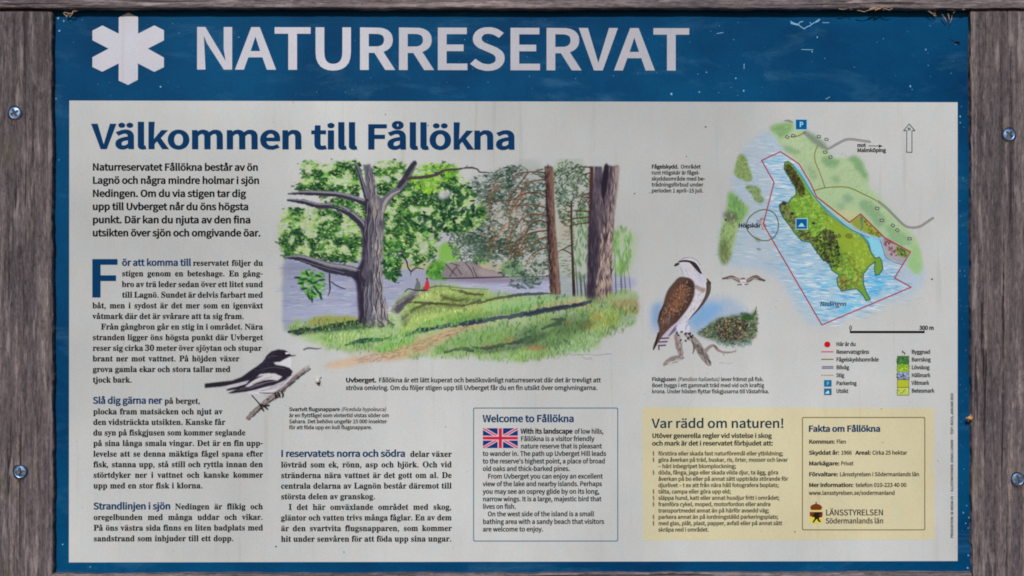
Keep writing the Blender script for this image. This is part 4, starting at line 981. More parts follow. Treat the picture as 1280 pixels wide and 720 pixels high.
wbox = outline('english_box', 591.4, 509.4, 772.7, 676.8, 1.15, M_LINE, sign)
k = Ink(); k.text(603.4, 527.4, 717.6, 'Welcome to Fållökna', BOLD, 8.5); k.build('box_heading', M_NAVY, wbox)
kb = Ink(); kb.text(650.8, 541.9, 715.7, 'With its landscape', BLACK, 6.0)
kb.build('lead_in_lettering', M_BLACK, wbox)
block('box_lettering', [
    (718.0, 541.9, 754.4, 'of low hills,'),
    (650.8, 551.2, 742.9, 'Fållökna is a visitor friendly'),
    (650.8, 560.4, 752.3, 'nature reserve that is pleasant'),
    (603.4, 569.8, 757.6, 'to wander in. The path up Uvberget Hill leads'),
    (603.4, 579.2, 756.4, 'to the reserve’s highest point, a place of broad'.replace('’', "'")),
    (603.4, 588.6, 712.3, 'old oaks and thick-barked pines.'),
    (609.6, 598.1, 753.4, 'From Uvberget you can enjoy an excellent'),
    (603.4, 607.6, 752.4, 'view of the lake and nearby islands. Perhaps'),
    (603.4, 617.1, 749.3, 'you may see an osprey glide by on its long,'),
    (603.4, 626.5, 751.7, 'narrow wings. It is a large, majestic bird that'),
    (603.4, 635.8, 644.8, 'lives on fish.'),
    (609.6, 645.2, 742.6, 'On the west side of the island is a small'),
    (603.4, 654.8, 755.2, 'bathing area with a sandy beach that visitors'),
    (603.4, 664.2, 679.0, 'are welcome to enjoy.')], M_SMALL, wbox, 5.7, MED)

# the flag beside the English text: one mesh, its colours as material slots
def flag():
    x0, y0, x1, y1 = 603.6, 535.2, 647.2, 560.0
    mats = [print_mat('flag_blue', (22, 50, 108), worn_lit=False), print_mat('flag_pale', (196, 168, 186), worn_lit=False), print_mat('flag_red', (186, 34, 52), worn_lit=False)]
    v, f, mi = [], [], []
    def quad(pts, m, lift):
        xs, zs = Pt([p[0] for p in pts], [p[1] for p in pts])
        b = len(v)
        v.extend([(x, -lift, z) for x, z in zip(xs, zs)])
        f.append(tuple(range(b, b + len(pts)))); mi.append(m)
    quad([(x0, y0), (x1, y0), (x1, y1), (x0, y1)], 0, .0004)
    cx, cy = (x0 + x1) / 2, (y0 + y1) / 2
    def clipband(a, b, w):
        d = np.array(b, float) - a
        d /= np.linalg.norm(d)
        n = np.array([-d[1], d[0]]) * w / 2
        a, b = np.array(a, float), np.array(b, float)
        return a, b, n
    for a, b in (((x0, y0), (x1, y1)), ((x0, y1), (x1, y0))):
        a = np.array(a, float); b = np.array(b, float)
        wx, wy = 3.9, 2.25
        sx_, sy_ = np.sign(b[0] - a[0]), np.sign(b[1] - a[1])
        quad([a, a + (wx * sx_, 0), b - (0, wy * sy_), b, b - (wx * sx_, 0), a + (0, wy * sy_)], 1, .00042 if sy_ > 0 else .000425)
        wx, wy = 1.35, .8
        quad([a, a + (wx * sx_, 0), b - (0, wy * sy_), b, b - (wx * sx_, 0), a + (0, wy * sy_)], 2, .00044 if sy_ > 0 else .000445)
    quad([(cx - 3.4, y0), (cx + 3.4, y0), (cx + 3.4, y1), (cx - 3.4, y1)], 1, .00046)
    quad([(x0, cy - 3.1), (x1, cy - 3.1), (x1, cy + 3.1), (x0, cy + 3.1)], 1, .000465)
    quad([(cx - 1.9, y0), (cx + 1.9, y0), (cx + 1.9, y1), (cx - 1.9, y1)], 2, .00048)
    quad([(x0, cy - 1.7), (x1, cy - 1.7), (x1, cy + 1.7), (x0, cy + 1.7)], 2, .000485)
    me = bpy.data.meshes.new('flag')
    me.from_pydata(v, [], f)
    for m in mats: me.materials.append(m)
    me.polygons.foreach_set('material_index', mi)
    me.update()
    import bmesh
    bm = bmesh.new(); bm.from_mesh(me)
    bmesh.ops.reverse_faces(bm, faces=[q for q in bm.faces if q.normal.y > 0])
    bm.to_mesh(me); bm.free()
    return link('flag', me, wbox)


flag()

# ---------------------------------------------------------------- beige rules box
beige = sheet('rules_box', [(802.6, 509.0), (1167.6, 510.0), (1168.0, 674.4), (803.4, 675.4)], M_BEIGE, .0003, sign)
k = Ink(); k.text(814.8, 534.7, 980.4, 'Var rädd om naturen!', ('S', 0.032, 0.024, 0), 11.2); k.build('box_heading', M_TEAL, beige)
block('rules_intro_lettering', [
    (815.0, 547.3, 964.6, 'Utöver generella regler vid vistelse i skog'),
    (815.0, 556.8, 966.2, 'och mark är det i reservatet förbjudet att:')], M_BROWNINK, beige, 5.5, BOLD)
rules = [
    (1, 978.8, 'förstöra eller skada fast naturföremål eller ytbildning;'),
    (1, 984.6, 'göra åverkan på träd, buskar, ris, örter, mossor och lavar'),
    (0, 919.9, '– häri inbegripet blomplockning;'),
    (1, 972.8, 'döda, fånga, jaga eller skada vilda djur, ta ägg, göra'),
    (0, 985.0, 'åverkan på bo eller på annat sätt uppträda störande för'),
    (0, 973.4, 'djurlivet – t ex att från nära håll fotografera boplats;'),
    (1, 913.6, 'tälta, campa eller göra upp eld;'),
    (1, 974.3, 'släppa hund, katt eller annat husdjur fritt i området;'),
    (1, 963.1, 'framföra cykel, moped, motorfordon eller andra'),
    (0, 961.3, 'transportmedel annat än på härför avsedd väg;'),
    (1, 972.8, 'parkera annat än på iordningställd parkeringsplats;'),
    (1, 977.6, 'med glas, plåt, plast, papper, avfall eller på annat sätt'),
    (0, 885.9, 'skräpa ned i området.')]
k = Ink()
for i, (b, x1, s) in enumerate(rules):
    yy = 569.2 + i * 7.93
    if b: k.text(815.0, yy, 818.6, '§', BOLD, 4.9)
    k.text(822.8, yy, x1, s, SEMI, 4.75)
k.build('rules_lettering', M_BROWNINK, beige)
outline('fact_frame', 1002.4, 521.2, 1156.4, 662.8, 1.15, M_LINEB, beige)
k = Ink(); k.text(1010.4, 539.5, 1100.4, 'Fakta om Fållökna', BLACK, 7.4); k.build('fact_heading', M_NAVY, beige)
k = Ink()
for x0, y, x1, s, st in (
        (1011, 554.4, 1043.7, 'Kommun:', BLACK), (1045.4, 554.4, 1057.7, 'Flen', MED),
        (1011, 568.2, 1049.0, 'Skyddat år:', BLACK), (1051.2, 568.2, 1064.6, '1966', MED), (1069.3, 568.2, 1088.6, 'Areal:', BLACK), (1090.2, 568.2, 1133.8, 'Cirka 25 hektar', MED),
        (1011, 581.6, 1049.3, 'Markägare:', BLACK), (1051.0, 581.6, 1066.6, 'Privat', MED),
        (1011, 595.2, 1047.5, 'Förvaltare:', BLACK), (1049.4, 595.2, 1148.9, 'Länsstyrelsen i Södermanlands län', MED),
        (1011, 608.6, 1066.9, 'Mer information:', BLACK), (1069.3, 608.6, 1133.0, 'telefon 010-223 40 00', MED),
        (1011, 618.5, 1118.5, 'www.lansstyrelsen.se/sodermanland', MED)):
    k.text(x0, y, x1, s, st, 4.8)
k.build('fact_lettering', M_BROWNINK, beige)
k = Ink(); k.text(1031.8, 644.1, 1104.3, 'LÄNSSTYRELSEN', ('S', 0.03, 0.02, 0), 7.1)
k.text(1031.8, 654.2, 1104.3, 'Södermanlands län', ('S', 0.034, 0.024, 0), 6.5)
k.build('county_lettering', M_BLACK, beige)


def crest():
    mats = [print_mat('crest_brown', (112, 52, 26), worn_lit=False), print_mat('crest_gold', (204, 186, 74), worn_lit=False), print_mat('crest_black', (34, 26, 22), worn_lit=False)]
    v, f, mi = [], [], []
    def quad(pts, m, lift):
        xs, zs = Pt([p[0] for p in pts], [p[1] for p in pts])
        b = len(v)
        v.extend([(x, -lift, z) for x, z in zip(xs, zs)])
        f.append(tuple(range(b, b + len(pts)))); mi.append(m)
    # crown: orb, arches, band
    quad([(1019.2, 627.3), (1020.8, 627.3), (1020.8, 630.2), (1019.2, 630.2)], 0, .00045)
    quad([(1012.6, 634.4), (1013.4, 632.2), (1016.5, 630.3), (1020, 629.6), (1023.6, 630.3), (1026.7, 632.2), (1027.6, 634.4), (1026.4, 637.4), (1013.8, 637.4)], 0, .00045)
    quad([(1013, 637.9), (1027.2, 637.9), (1027.2, 639.4), (1013, 639.4)], 1, .00045)
    # shield, split: dark chief and gold field with a black griffin
    quad([(1012, 639.9), (1028.2, 639.9), (1028.2, 645.2), (1012, 645.2)], 0, .00045)
    quad([(1012, 645.2), (1028.2, 645.2), (1028.2, 652), (1025.5, 653.6), (1020.1, 654.7), (1014.7, 653.6), (1012, 652)], 1, .00045)
    quad([(1018, 640.3), (1025.5, 640), (1026.6, 642.2), (1023.6, 643.2), (1024.4, 646.8), (1022.6, 649.2), (1018.4, 648.6), (1016.6, 644.4)], 2, .00047)
    quad([(1017.2, 643.6), (1014.2, 644.8), (1014.6, 646.2), (1017.6, 646)], 2, .000475)
    quad([(1018.6, 648), (1021, 648.6), (1018.6, 651), (1017.4, 653.4), (1015.6, 653.2), (1016.4, 650.6)], 2, .000475)
    quad([(1021, 648), (1023.4, 648), (1025, 650.6), (1026.2, 652), (1024.2, 652.8), (1022.2, 651)], 2, .00048)
    quad([(1023.4, 644), (1027, 645), (1027.4, 646.6), (1024, 646.4)], 2, .000485)
    me = bpy.data.meshes.new('county_crest')
    me.from_pydata(v, [], f)
    for m in mats: me.materials.append(m)
    me.polygons.foreach_set('material_index', mi)
    me.update()
    import bmesh
    bm = bmesh.new(); bm.from_mesh(me)
    bmesh.ops.reverse_faces(bm, faces=[q for q in bm.faces if q.normal.y > 0])
    bm.to_mesh(me); bm.free()
    return link('county_crest', me, beige)


crest()
# ---------------------------------------------------------------- painted illustrations (pigment laid down in the mesh colours)
TBL = np.random.default_rng(3).random((256, 256))


def vnoise(X, Y, s, seed=0):
    x, y = X / s + seed * 17.3, Y / s + seed * 9.1
    xi, yi = np.floor(x).astype(int), np.floor(y).astype(int)
    fx, fy = x - xi, y - yi
    fx, fy = fx * fx * (3 - 2 * fx), fy * fy * (3 - 2 * fy)
    g = lambda i, j: TBL[(xi + i) & 255, (yi + j) & 255]
    return (g(0, 0) * (1 - fx) + g(1, 0) * fx) * (1 - fy) + (g(0, 1) * (1 - fx) + g(1, 1) * fx) * fy


def fbm(X, Y, s, seed=0):
    return (vnoise(X, Y, s, seed) + .5 * vnoise(X, Y, s / 2.1, seed + 1) + .25 * vnoise(X, Y, s / 4.3, seed + 2)) / 1.75


def blur(m, r):
    r = int(round(r))
    if r < 1: return m
    for ax in (0, 1):
        for _ in range(2):
            p = np.concatenate([np.repeat(m.take([0], ax), r + 1, ax), m, np.repeat(m.take([-1], ax), r, ax)], ax)
            c = np.cumsum(p, ax)
            n = m.shape[ax]
            a = c.take(range(2 * r + 1, 2 * r + 1 + n), ax) - c.take(range(0, n), ax)
            m = a / (2 * r + 1)
    return m


def crom(pts, n=5, closed=True):
    p = np.array(pts, float)
    m = len(p)
    out = []
    for i in range(m if closed else m - 1):
        g = (lambda q: p[q % m]) if closed else (lambda q: p[min(max(q, 0), m - 1)])
        a, b, c, d = g(i - 1), g(i), g(i + 1), g(i + 2)
        for k in range(n):
            t = k / n
            out.append(.5 * ((2 * b) + (c - a) * t + (2 * a - 5 * b + 4 * c - d) * t * t + (3 * b - a - 3 * c + d) * t ** 3))
    if not closed: out.append(p[-1])
    return np.array(out)


class Canvas:
    def __init__(s, x0, y0, x1, y1, r):
        s.x0, s.y0, s.r = x0, y0, r
        s.w, s.h = int((x1 - x0) / r) + 1, int((y1 - y0) / r) + 1
        s.X, s.Y = np.meshgrid(x0 + np.arange(s.w) * r, y0 + np.arange(s.h) * r)
        s.C = np.zeros((s.h, s.w, 3))
        s.A = np.zeros((s.h, s.w))
        s.rg = np.random.default_rng(int(x0))

    def win(s, x0, y0, x1, y1):
        i0, i1 = max(0, int((y0 - s.y0) / s.r) - 1), min(s.h, int((y1 - s.y0) / s.r) + 3)
        j0, j1 = max(0, int((x0 - s.x0) / s.r) - 1), min(s.w, int((x1 - s.x0) / s.r) + 3)
        return slice(i0, max(i0, i1)), slice(j0, max(j0, j1))

    def blend(s, sl, m, col):
        A, C = s.A[sl], s.C[sl]
        nA = A + m - A * m
        w = np.where(nA > 1e-6, m / np.maximum(nA, 1e-6), 0)[..., None]
        s.C[sl] = C * (1 - w) + np.asarray(col, float) * w
        s.A[sl] = nA

    def inside(s, pts, sl, wob=0.0, ws=6.0, seed=0):
        X, Y = s.X[sl], s.Y[sl]
        if wob:
            X, Y = X + wob * 2 * (fbm(X, Y, ws, seed) - .5), Y + wob * 2 * (fbm(X, Y, ws, seed + 5) - .5)
        ins = np.zeros(X.shape, bool)
        n = len(pts)
        for i in range(n):
            (xa, ya), (xb, yb) = pts[i], pts[(i + 1) % n]
            if ya == yb: continue
            ins ^= ((ya > Y) != (yb > Y)) & (X < (xb - xa) * (Y - ya) / (yb - ya) + xa)
        return ins

    def poly(s, pts, col, a=1.0, soft=0.0, wob=0.0, ws=6.0, smooth=True, mottle=0.0, ms=8.0, seed=0, mst=(1, 1)):
        p = crom(pts) if smooth else np.array(pts, float)
        pad = soft * 3 + wob + 1
        sl = s.win(p[:, 0].min() - pad, p[:, 1].min() - pad, p[:, 0].max() + pad, p[:, 1].max() + pad)
        m = s.inside(p, sl, wob, ws, seed).astype(float)
        m = blur(m, max(soft / s.r, 0))
        if mottle: m = m * np.clip(1 - mottle * 1.6 * (1 - fbm(s.X[sl] * mst[0], s.Y[sl] * mst[1], ms, seed + 3) * 1.35), 0, 1)
        s.blend(sl, m * a, col)
        return s

    def stroke(s, pts, w, col, a=1.0, smooth=True, rough=0.0, seed=0, soft=0.0):
        """w is a width or a list of widths along the points."""
        ws = [w] * len(pts) if np.isscalar(w) else list(w)
        q = np.column_stack([np.array(pts, float), ws])
        if smooth and len(q) > 2: q = crom(q, 5, False)
        mw = q[:, 2].max() / 2 + 1.5 + soft
        sl = s.win(q[:, 0].min() - mw, q[:, 1].min() - mw, q[:, 0].max() + mw, q[:, 1].max() + mw)
        X, Y = s.X[sl], s.Y[sl]
        if X.size == 0: return
        best = np.full(X.shape, -1e9)
        for (xa, ya, wa), (xb, yb, wb) in zip(q[:-1], q[1:]):
            dx, dy = xb - xa, yb - ya
            L = dx * dx + dy * dy
            if L < 1e-9: continue
            t = np.clip(((X - xa) * dx + (Y - ya) * dy) / L, 0, 1)
            d = np.hypot(X - xa - t * dx, Y - ya - t * dy)
            best = np.maximum(best, (wa + (wb - wa) * t) / 2 - d)
        if rough: best = best + rough * 2 * (fbm(X, Y, 3.0, seed) - .5)
        m = np.clip(best / (s.r + soft) + .5, 0, 1)
        s.blend(sl, m * a, col)

    def dab(s, x, y, rx, ry, ang, col, a=1.0):
        R = max(rx, ry) + s.r
        sl = s.win(x - R, y - R, x + R, y + R)
        X, Y = s.X[sl] - x, s.Y[sl] - y
        if X.size == 0: return
        c, n = math.cos(ang), math.sin(ang)
        u, v = (X * c + Y * n) / rx, (-X * n + Y * c) / ry
        m = np.clip((1 - np.sqrt(u * u + v * v)) * min(rx, ry) / s.r + .5, 0, 1)
        s.blend(sl, m * a, col)

    def pick(s, pts, n, smooth=True):
        p = crom(pts) if smooth else np.array(pts, float)
        lo, hi = p.min(0), p.max(0)
        out = []
        while len(out) < n:
            q = lo + s.rg.random((n * 2, 2)) * (hi - lo)
            ins = np.zeros(len(q), bool)
            for i in range(len(p)):
                (xa, ya), (xb, yb) = p[i], p[(i + 1) % len(p)]
                if ya == yb: continue
                ins ^= ((ya > q[:, 1]) != (yb > q[:, 1])) & (q[:, 0] < (xb - xa) * (q[:, 1] - ya) / (yb - ya) + xa)
            out += list(q[ins])
        return np.array(out[:n])

    def dabs(s, pts, n, size, cols, ang=(0, 3.14), asp=(.4, .8), a=(.6, 1), clump=None, thr=0.5, hi=9.0, seed=0, jit=10, spread=0.0):
        q = s.pick(pts, n)
        if spread: q = q + s.rg.normal(0, spread, q.shape)
        if clump:
            v = fbm(q[:, 0], q[:, 1], clump, seed)
            q = q[(v > thr) & (v < hi)]
        for x, y in q:
            r = s.rg.uniform(*size)
            c = np.array(cols[s.rg.integers(len(cols))], float) + s.rg.uniform(-jit, jit)
            s.dab(x, y, r, r * s.rg.uniform(*asp), s.rg.uniform(*ang), np.clip(c, 0, 255), s.rg.uniform(*a))

    def hatch(s, pts, n, ln, w, cols, ang, a=(.5, 1), jit=8, curve=0.15, clump=None, thr=.5, seed=0):
        q = s.pick(pts, n)
        if clump: q = q[fbm(q[:, 0], q[:, 1], clump, seed) > thr]
        for x, y in q:
            L, t = s.rg.uniform(*ln), s.rg.uniform(*ang)
            c = np.array(cols[s.rg.integers(len(cols))], float) + s.rg.uniform(-jit, jit)
            dx, dy = math.cos(t) * L / 2, math.sin(t) * L / 2
            k = s.rg.uniform(-curve, curve)
            s.stroke([(x - dx, y - dy), (x - dy * k, y + dx * k), (x + dx, y + dy)], [w[0], w[1], w[0] * .5], np.clip(c, 0, 255), s.rg.uniform(*a))

    def build(s, name, parent, lift=0.0003, crop=0.004):
        keep = s.A > crop
        cell = keep[:-1, :-1] | keep[1:, :-1] | keep[:-1, 1:] | keep[1:, 1:]
        used = np.zeros((s.h, s.w), bool)
        used[:-1, :-1] |= cell; used[1:, :-1] |= cell; used[:-1, 1:] |= cell; used[1:, 1:] |= cell
        idx = np.full((s.h, s.w), -1)
        idx[used] = np.arange(used.sum())
        x, z = Pt(s.X[used], s.Y[used])
        V = np.stack([x, np.full_like(x, -lift), z], 1)
        ii, jj = np.nonzero(cell)
        F = np.stack([idx[ii, jj], idx[ii + 1, jj], idx[ii + 1, jj + 1], idx[ii, jj + 1]], 1)
        me = bpy.data.meshes.new(name)
        me.vertices.add(len(V))
        me.vertices.foreach_set('co', V.ravel())
        me.loops.add(F.size)
        me.loops.foreach_set('vertex_index', F.ravel())
        me.polygons.add(len(F))
        me.polygons.foreach_set('loop_start', np.arange(0, F.size, 4))
        me.update(calc_edges=True)
        at = me.color_attributes.new('pigment', 'FLOAT_COLOR', 'POINT')
        at.data.foreach_set('color', np.concatenate([alb(s.C[used]), s.A[used][:, None]], 1).ravel())
        me.materials.append(M_PAINT)
        me.validate()
        return link(name, me, parent)
# ---------------------------------------------------------------- oak and pines by the lake
def landscape():
    c = Canvas(340, 198, 806, 466, 0.6)
    P, S = c.poly, c.stroke
    # lake, far shore and gaps of sky
    P([(354, 330), (365, 318), (420, 322), (470, 318), (540, 330), (600, 345), (690, 345), (760, 342), (784, 346), (784, 362), (740, 372), (640, 370), (560, 362), (500, 378), (450, 402), (400, 400), (368, 408), (354, 410)],
      (139, 143, 166), .95, 2, 2, 9)
    P([(420, 300), (500, 285), (560, 285), (560, 318), (500, 322), (440, 318)], (158, 154, 172), .7, 4)
    P([(560, 352), (690, 347), (786, 346), (785, 362), (700, 370), (600, 366), (545, 360)], (158, 162, 188), .9, 2)
    for i in range(330):
        x, y = c.rg.uniform(356, 500), c.rg.uniform(330, 402)
        L = c.rg.uniform(5, 22)
        col = [(112, 118, 150), (168, 170, 188), (126, 132, 160), (150, 152, 176)][c.rg.integers(4)]
        S([(x, y), (x + L / 2, y + c.rg.uniform(-.6, .6)), (x + L, y + c.rg.uniform(-1.8, .8))], [.5, 1.3, .4], col, .6)
    for i in range(130):
        x, y = c.rg.uniform(545, 780), c.rg.uniform(350, 366)
        S([(x, y), (x + c.rg.uniform(6, 20), y + c.rg.uniform(-.8, .6))], [1.1, .5], [(126, 132, 164), (182, 184, 202)][c.rg.integers(2)], .55)
    c.hatch([(358, 330), (446, 335), (446, 396), (400, 398), (362, 404)], 150, (8, 22), (.8, 1.8), [(104, 122, 166), (164, 176, 196), (120, 150, 172), (132, 124, 160)], (-.1, .06), a=(.25, .6), clump=14, thr=.44)
    P([(356, 330), (420, 332), (440, 345), (400, 350), (360, 346)], (120, 124, 146), .5, 3, 2, 8)
    P([(358, 385), (400, 380), (440, 384), (430, 396), (380, 400), (360, 402)], (152, 160, 182), .5, 3, 2, 8)
    # far bank behind the lake
    P([(500, 330), (530, 328), (560, 330), (560, 340), (530, 337), (500, 336)], (168, 164, 120), .8, 1.5)
    P([(585, 335), (600, 328), (622, 328), (632, 345), (610, 342)], (176, 160, 128), .9, 1.5)
    P([(535, 347), (534, 338), (541, 327), (552, 325), (560, 333), (560, 348), (548, 350)], (76, 132, 52), .95, 1, 2, 4)
    c.dabs([(535, 347), (536, 335), (548, 325), (560, 335), (560, 348)], 60, (1, 2.4), [(48, 98, 40), (112, 160, 70), (60, 120, 50)])
    P([(548, 322), (552, 305), (562, 303), (575, 310), (574, 326), (560, 328)], (110, 164, 62), .9, 2, 2, 5)
    P([(590, 320), (600, 314), (612, 318), (610, 328), (596, 330)], (104, 158, 62), .9, 2)
    P([(626, 335), (634, 325), (648, 324), (655, 338), (652, 346), (636, 345)], (92, 140, 70), .95, 1.5, 2, 4)
    P([(555, 347), (556, 333), (562, 328), (578, 326), (594, 327), (604, 335), (618, 338), (632, 346), (600, 348)], (124, 115, 120), 1, .6, .8, 5, mottle=.25)
    P([(598, 337), (612, 338), (630, 345), (604, 346)], (150, 138, 142), .8, 1)
    for q in ([(557, 330), (566, 340), (571, 345)], [(562, 346), (567, 338), (571, 333)], [(570, 333), (577, 343)], [(581, 328), (589, 338), (592, 346)], [(591, 334), (596, 346)], [(563, 329), (574, 332)]):
        S(q, [1.1, 1.5, .8][:len(q)], (62, 54, 62), .8)
    S([(553, 348), (590, 347.5), (640, 346), (680, 345.5), (700, 344)], [1.2, 2.2, 1.6, 1.4, .8], (58, 44, 54), .9)
    P([(560, 350), (600, 348), (690, 347), (690, 350), (620, 354), (575, 352)], (120, 106, 122), .7, 1)
    c.dabs([(632, 352), (645, 349), (668, 349), (672, 358), (640, 361)], 70, (1, 2.5), [(64, 82, 84), (90, 104, 108), (52, 66, 70)], (-.4, .4))
    # pale pine foliage behind
    for q in ([(580, 232), (600, 220), (625, 212), (645, 208), (680, 212), (683, 345), (640, 350), (600, 322), (568, 300), (600, 275), (590, 250)],):
        P(q, (128, 142, 136), .5, 4, 6, 14, mottle=.3)
    P([(692, 210), (734, 208), (735, 366), (716, 368), (698, 366)], (140, 158, 134), .5, 2, 3, 10, mottle=.3)
    P([(608, 268), (640, 250), (676, 250), (682, 335), (650, 335), (618, 300)], (172, 164, 150), .4, 5, 4, 12, mottle=.3)
    P([(698, 262), (714, 255), (715, 296), (700, 300)], (180, 150, 128), .4, 3, 2, 8)
    gg = [(46, 68, 58), (66, 88, 80), (36, 54, 44), (84, 106, 100), (56, 82, 70)]
    c.hatch([(590, 222), (612, 218), (632, 208), (650, 210), (660, 235), (625, 250), (600, 246)], 520, (2.5, 6), (.6, 1.3), gg, (-.9, .6), clump=8, thr=.4, seed=1)
    c.hatch([(598, 250), (650, 225), (683, 215), (684, 342), (650, 352), (610, 332), (575, 300), (606, 272)], 2600, (2.5, 6), (.7, 1.7), gg + [(122, 138, 130), (104, 118, 92)], (-1, .8), clump=9, thr=.45, seed=2)
    c.hatch([(562, 292), (585, 288), (610, 296), (620, 320), (595, 330), (568, 322)], 420, (2, 5), (.8, 1.8), [(74, 92, 86), (96, 112, 106), (60, 78, 66)], (-1.6, 1.6))
    c.hatch([(600, 215), (640, 210), (655, 225), (640, 250), (606, 262), (600, 285), (630, 300), (600, 318), (588, 290), (592, 240)], 420, (2.5, 5.5), (.9, 2.0), [(34, 52, 44), (46, 66, 54), (40, 60, 56)], (-.9, .7), clump=10, thr=.53, seed=8)
    c.hatch([(600, 298), (640, 300), (650, 320), (624, 318), (606, 312)], 160, (2.5, 5), (.8, 1.8), [(36, 50, 44), (50, 66, 54)], (-.8, .6))
    c.hatch([(694, 208), (734, 208), (735, 270), (716, 290), (700, 270)], 640, (2.2, 5), (.6, 1.5), gg + [(92, 124, 72), (118, 146, 84)], (-1.2, 1.2), clump=7, thr=.42, seed=4)
    c.hatch([(716, 265), (734, 260), (735, 345), (718, 350)], 260, (4, 12), (.6, 1.6), [(104, 146, 82), (134, 168, 104), (84, 116, 86)], (1.3, 1.8), clump=7, thr=.38)
    c.hatch([(698, 300), (716, 290), (716, 340), (700, 345)], 110, (3, 7), (.5, 1.2), [(96, 122, 100), (150, 156, 134), (120, 110, 92)], (-.5, .2))
    for q, n in (([(596, 226), (640, 206), (660, 214), (652, 240), (612, 256), (598, 250)], 420), ([(600, 262), (640, 244), (680, 236), (682, 300), (640, 322), (600, 320), (580, 296)], 900), ([(640, 300), (684, 300), (688, 344), (650, 350), (632, 336)], 380), ([(694, 210), (730, 210), (732, 262), (714, 288), (696, 262)], 420), ([(570, 292), (600, 290), (610, 318), (585, 330)], 260)):
        c.hatch(q, n, (2, 5), (.7, 1.8), [(50, 76, 58), (66, 94, 70), (38, 58, 46), (82, 106, 82)], (-1.2, .9), a=(.35, .8), clump=13, thr=.42, seed=n)
    # bare branches
    br = [((681, 216), (662, 215), (645, 218), (640, 226), (648, 217)), ((681, 224), (664, 228), (652, 240), (642, 252), (636, 268)),
          ((682, 246), (672, 241), (655, 242), (640, 250), (618, 252), (606, 258)), ((682, 260), (668, 256), (650, 257), (634, 256)), ((683, 269), (664, 268), (650, 276), (641, 290), (634, 302)),
          ((684, 278), (672, 276), (660, 285), (655, 302), (650, 312)), ((684, 288), (664, 291), (648, 300), (638, 312), (634, 324)), ((685, 296), (672, 300), (660, 312), (652, 320)),
          ((686, 309), (672, 313), (660, 324)), ((660, 216), (648, 232), (638, 246), (634, 262)), ((655, 242), (640, 262), (636, 284), (640, 300)), ((650, 300), (644, 316), (632, 330))]
    for i, b in enumerate(br):
        n = len(b)
        S(b, list(np.linspace(2.0, .7, n)), [(70, 46, 42), (96, 60, 46), (58, 42, 44)][i % 3], .95)
        S([(x, y - .9) for x, y in b], list(np.linspace(.8, .3, n)), (166, 112, 82), .7)
    for i in range(80):
        x, y = c.rg.uniform(612, 672), c.rg.uniform(222, 322)
        S([(x, y), (x - c.rg.uniform(4, 12), y + c.rg.uniform(3, 12)), (x - c.rg.uniform(8, 16), y + c.rg.uniform(10, 22))], [1, .8, .4], [(120, 78, 52), (152, 104, 70), (84, 56, 44)][c.rg.integers(3)], .7)
    for b in (((738, 216), (728, 219), (722, 226), (720, 246)), ((738, 209), (720, 209), (712, 214)), ((738, 241), (728, 245), (724, 256), (722, 260)), ((738, 262), (734, 252), (728, 247)), ((738, 265), (720, 263), (712, 265)),
              ((738, 271), (720, 273), (700, 277)), ((738, 278), (724, 280), (708, 283)), ((715, 318), (704, 312), (698, 315)), ((716, 305), (705, 311), (697, 315)), ((738, 247), (726, 246))):
        S(b, list(np.linspace(1.9, .8, len(b))), (64, 46, 42), .95)
        S([(x, y - .8) for x, y in b], .6, (160, 118, 88), .5)
    # pines: reddish trunk, thin trunk, thin stems, big forked trunk
    P([(681, 208), (691.5, 208.5), (692.5, 240), (694, 280), (698, 330), (701, 368), (688, 369), (686, 330), (683, 270)], (84, 63, 58), 1, .4, .6, 5, smooth=False)
    P([(687, 208), (691.5, 208.5), (692.5, 240), (694, 280), (698, 330), (700.5, 368), (696, 368), (692, 310), (688, 260)], (128, 98, 86), .8, .8, 1.2, 5, smooth=False)
    P([(681, 208), (684, 208), (687, 280), (690, 368), (688, 369), (686, 330), (683, 270)], (46, 34, 38), .95, .6, .8, 5, smooth=False)
    c.hatch([(682, 214), (691, 214), (694, 280), (699, 366), (689, 366), (684, 280)], 230, (3, 9), (.5, 1), [(50, 38, 40), (142, 112, 98), (98, 74, 68)], (1.45, 1.7), clump=5, thr=.4)
    S([(714, 252), (714.5, 290), (716, 330), (717.5, 369)], [2, 2.6, 3.4, 4], (52, 38, 42))
    S([(715.5, 250), (715.5, 300), (717.5, 350)], [.8, .9, .7], (126, 92, 82), .7)
    for x, y0, y1, w in ((721, 330, 369, 1.5), (726, 340, 370, 2.6), (731, 345, 370, 2.2), (769, 300, 365, 1.5), (776, 318, 364, 2.2), (781, 335, 363, 1.3), (787, 340, 364, .9)):
        S([(x - 1.5, y0), (x, (y0 + y1) / 2), (x + 1, y1)], [w * .6, w, w], (72, 70, 84), .75)
    P([(766, 292), (772, 285), (785, 290), (795, 292), (794, 320), (786, 342), (768, 342)], (150, 178, 128), .6, 4, 3, 8)
    c.hatch([(766, 288), (782, 286), (790, 300), (784, 338), (768, 340)], 240, (4, 13), (.6, 1.5), [(104, 152, 72), (126, 170, 92), (88, 130, 76)], (1.35, 1.75), a=(.35, .8), clump=7, thr=.4)
    P([(737, 208), (742.5, 208), (742, 250), (739, 300), (737, 360), (735, 372), (735, 300)], (74, 44, 44), 1, .4, .5, 5, smooth=False)
    P([(743, 208), (752.5, 208), (754, 228), (756, 245), (761, 300), (752, 376), (735, 377), (736, 330), (737, 290), (741, 240)], (82, 74, 88), 1, .4, .6, 5, smooth=False)
    P([(755.5, 207), (774, 207), (772, 235), (768.5, 262), (766, 300), (764, 340), (766, 376), (762, 380), (734, 379), (738, 330), (741, 280), (748, 252), (752, 232)], (92, 80, 90), 1, .4, .6, 5, smooth=False)
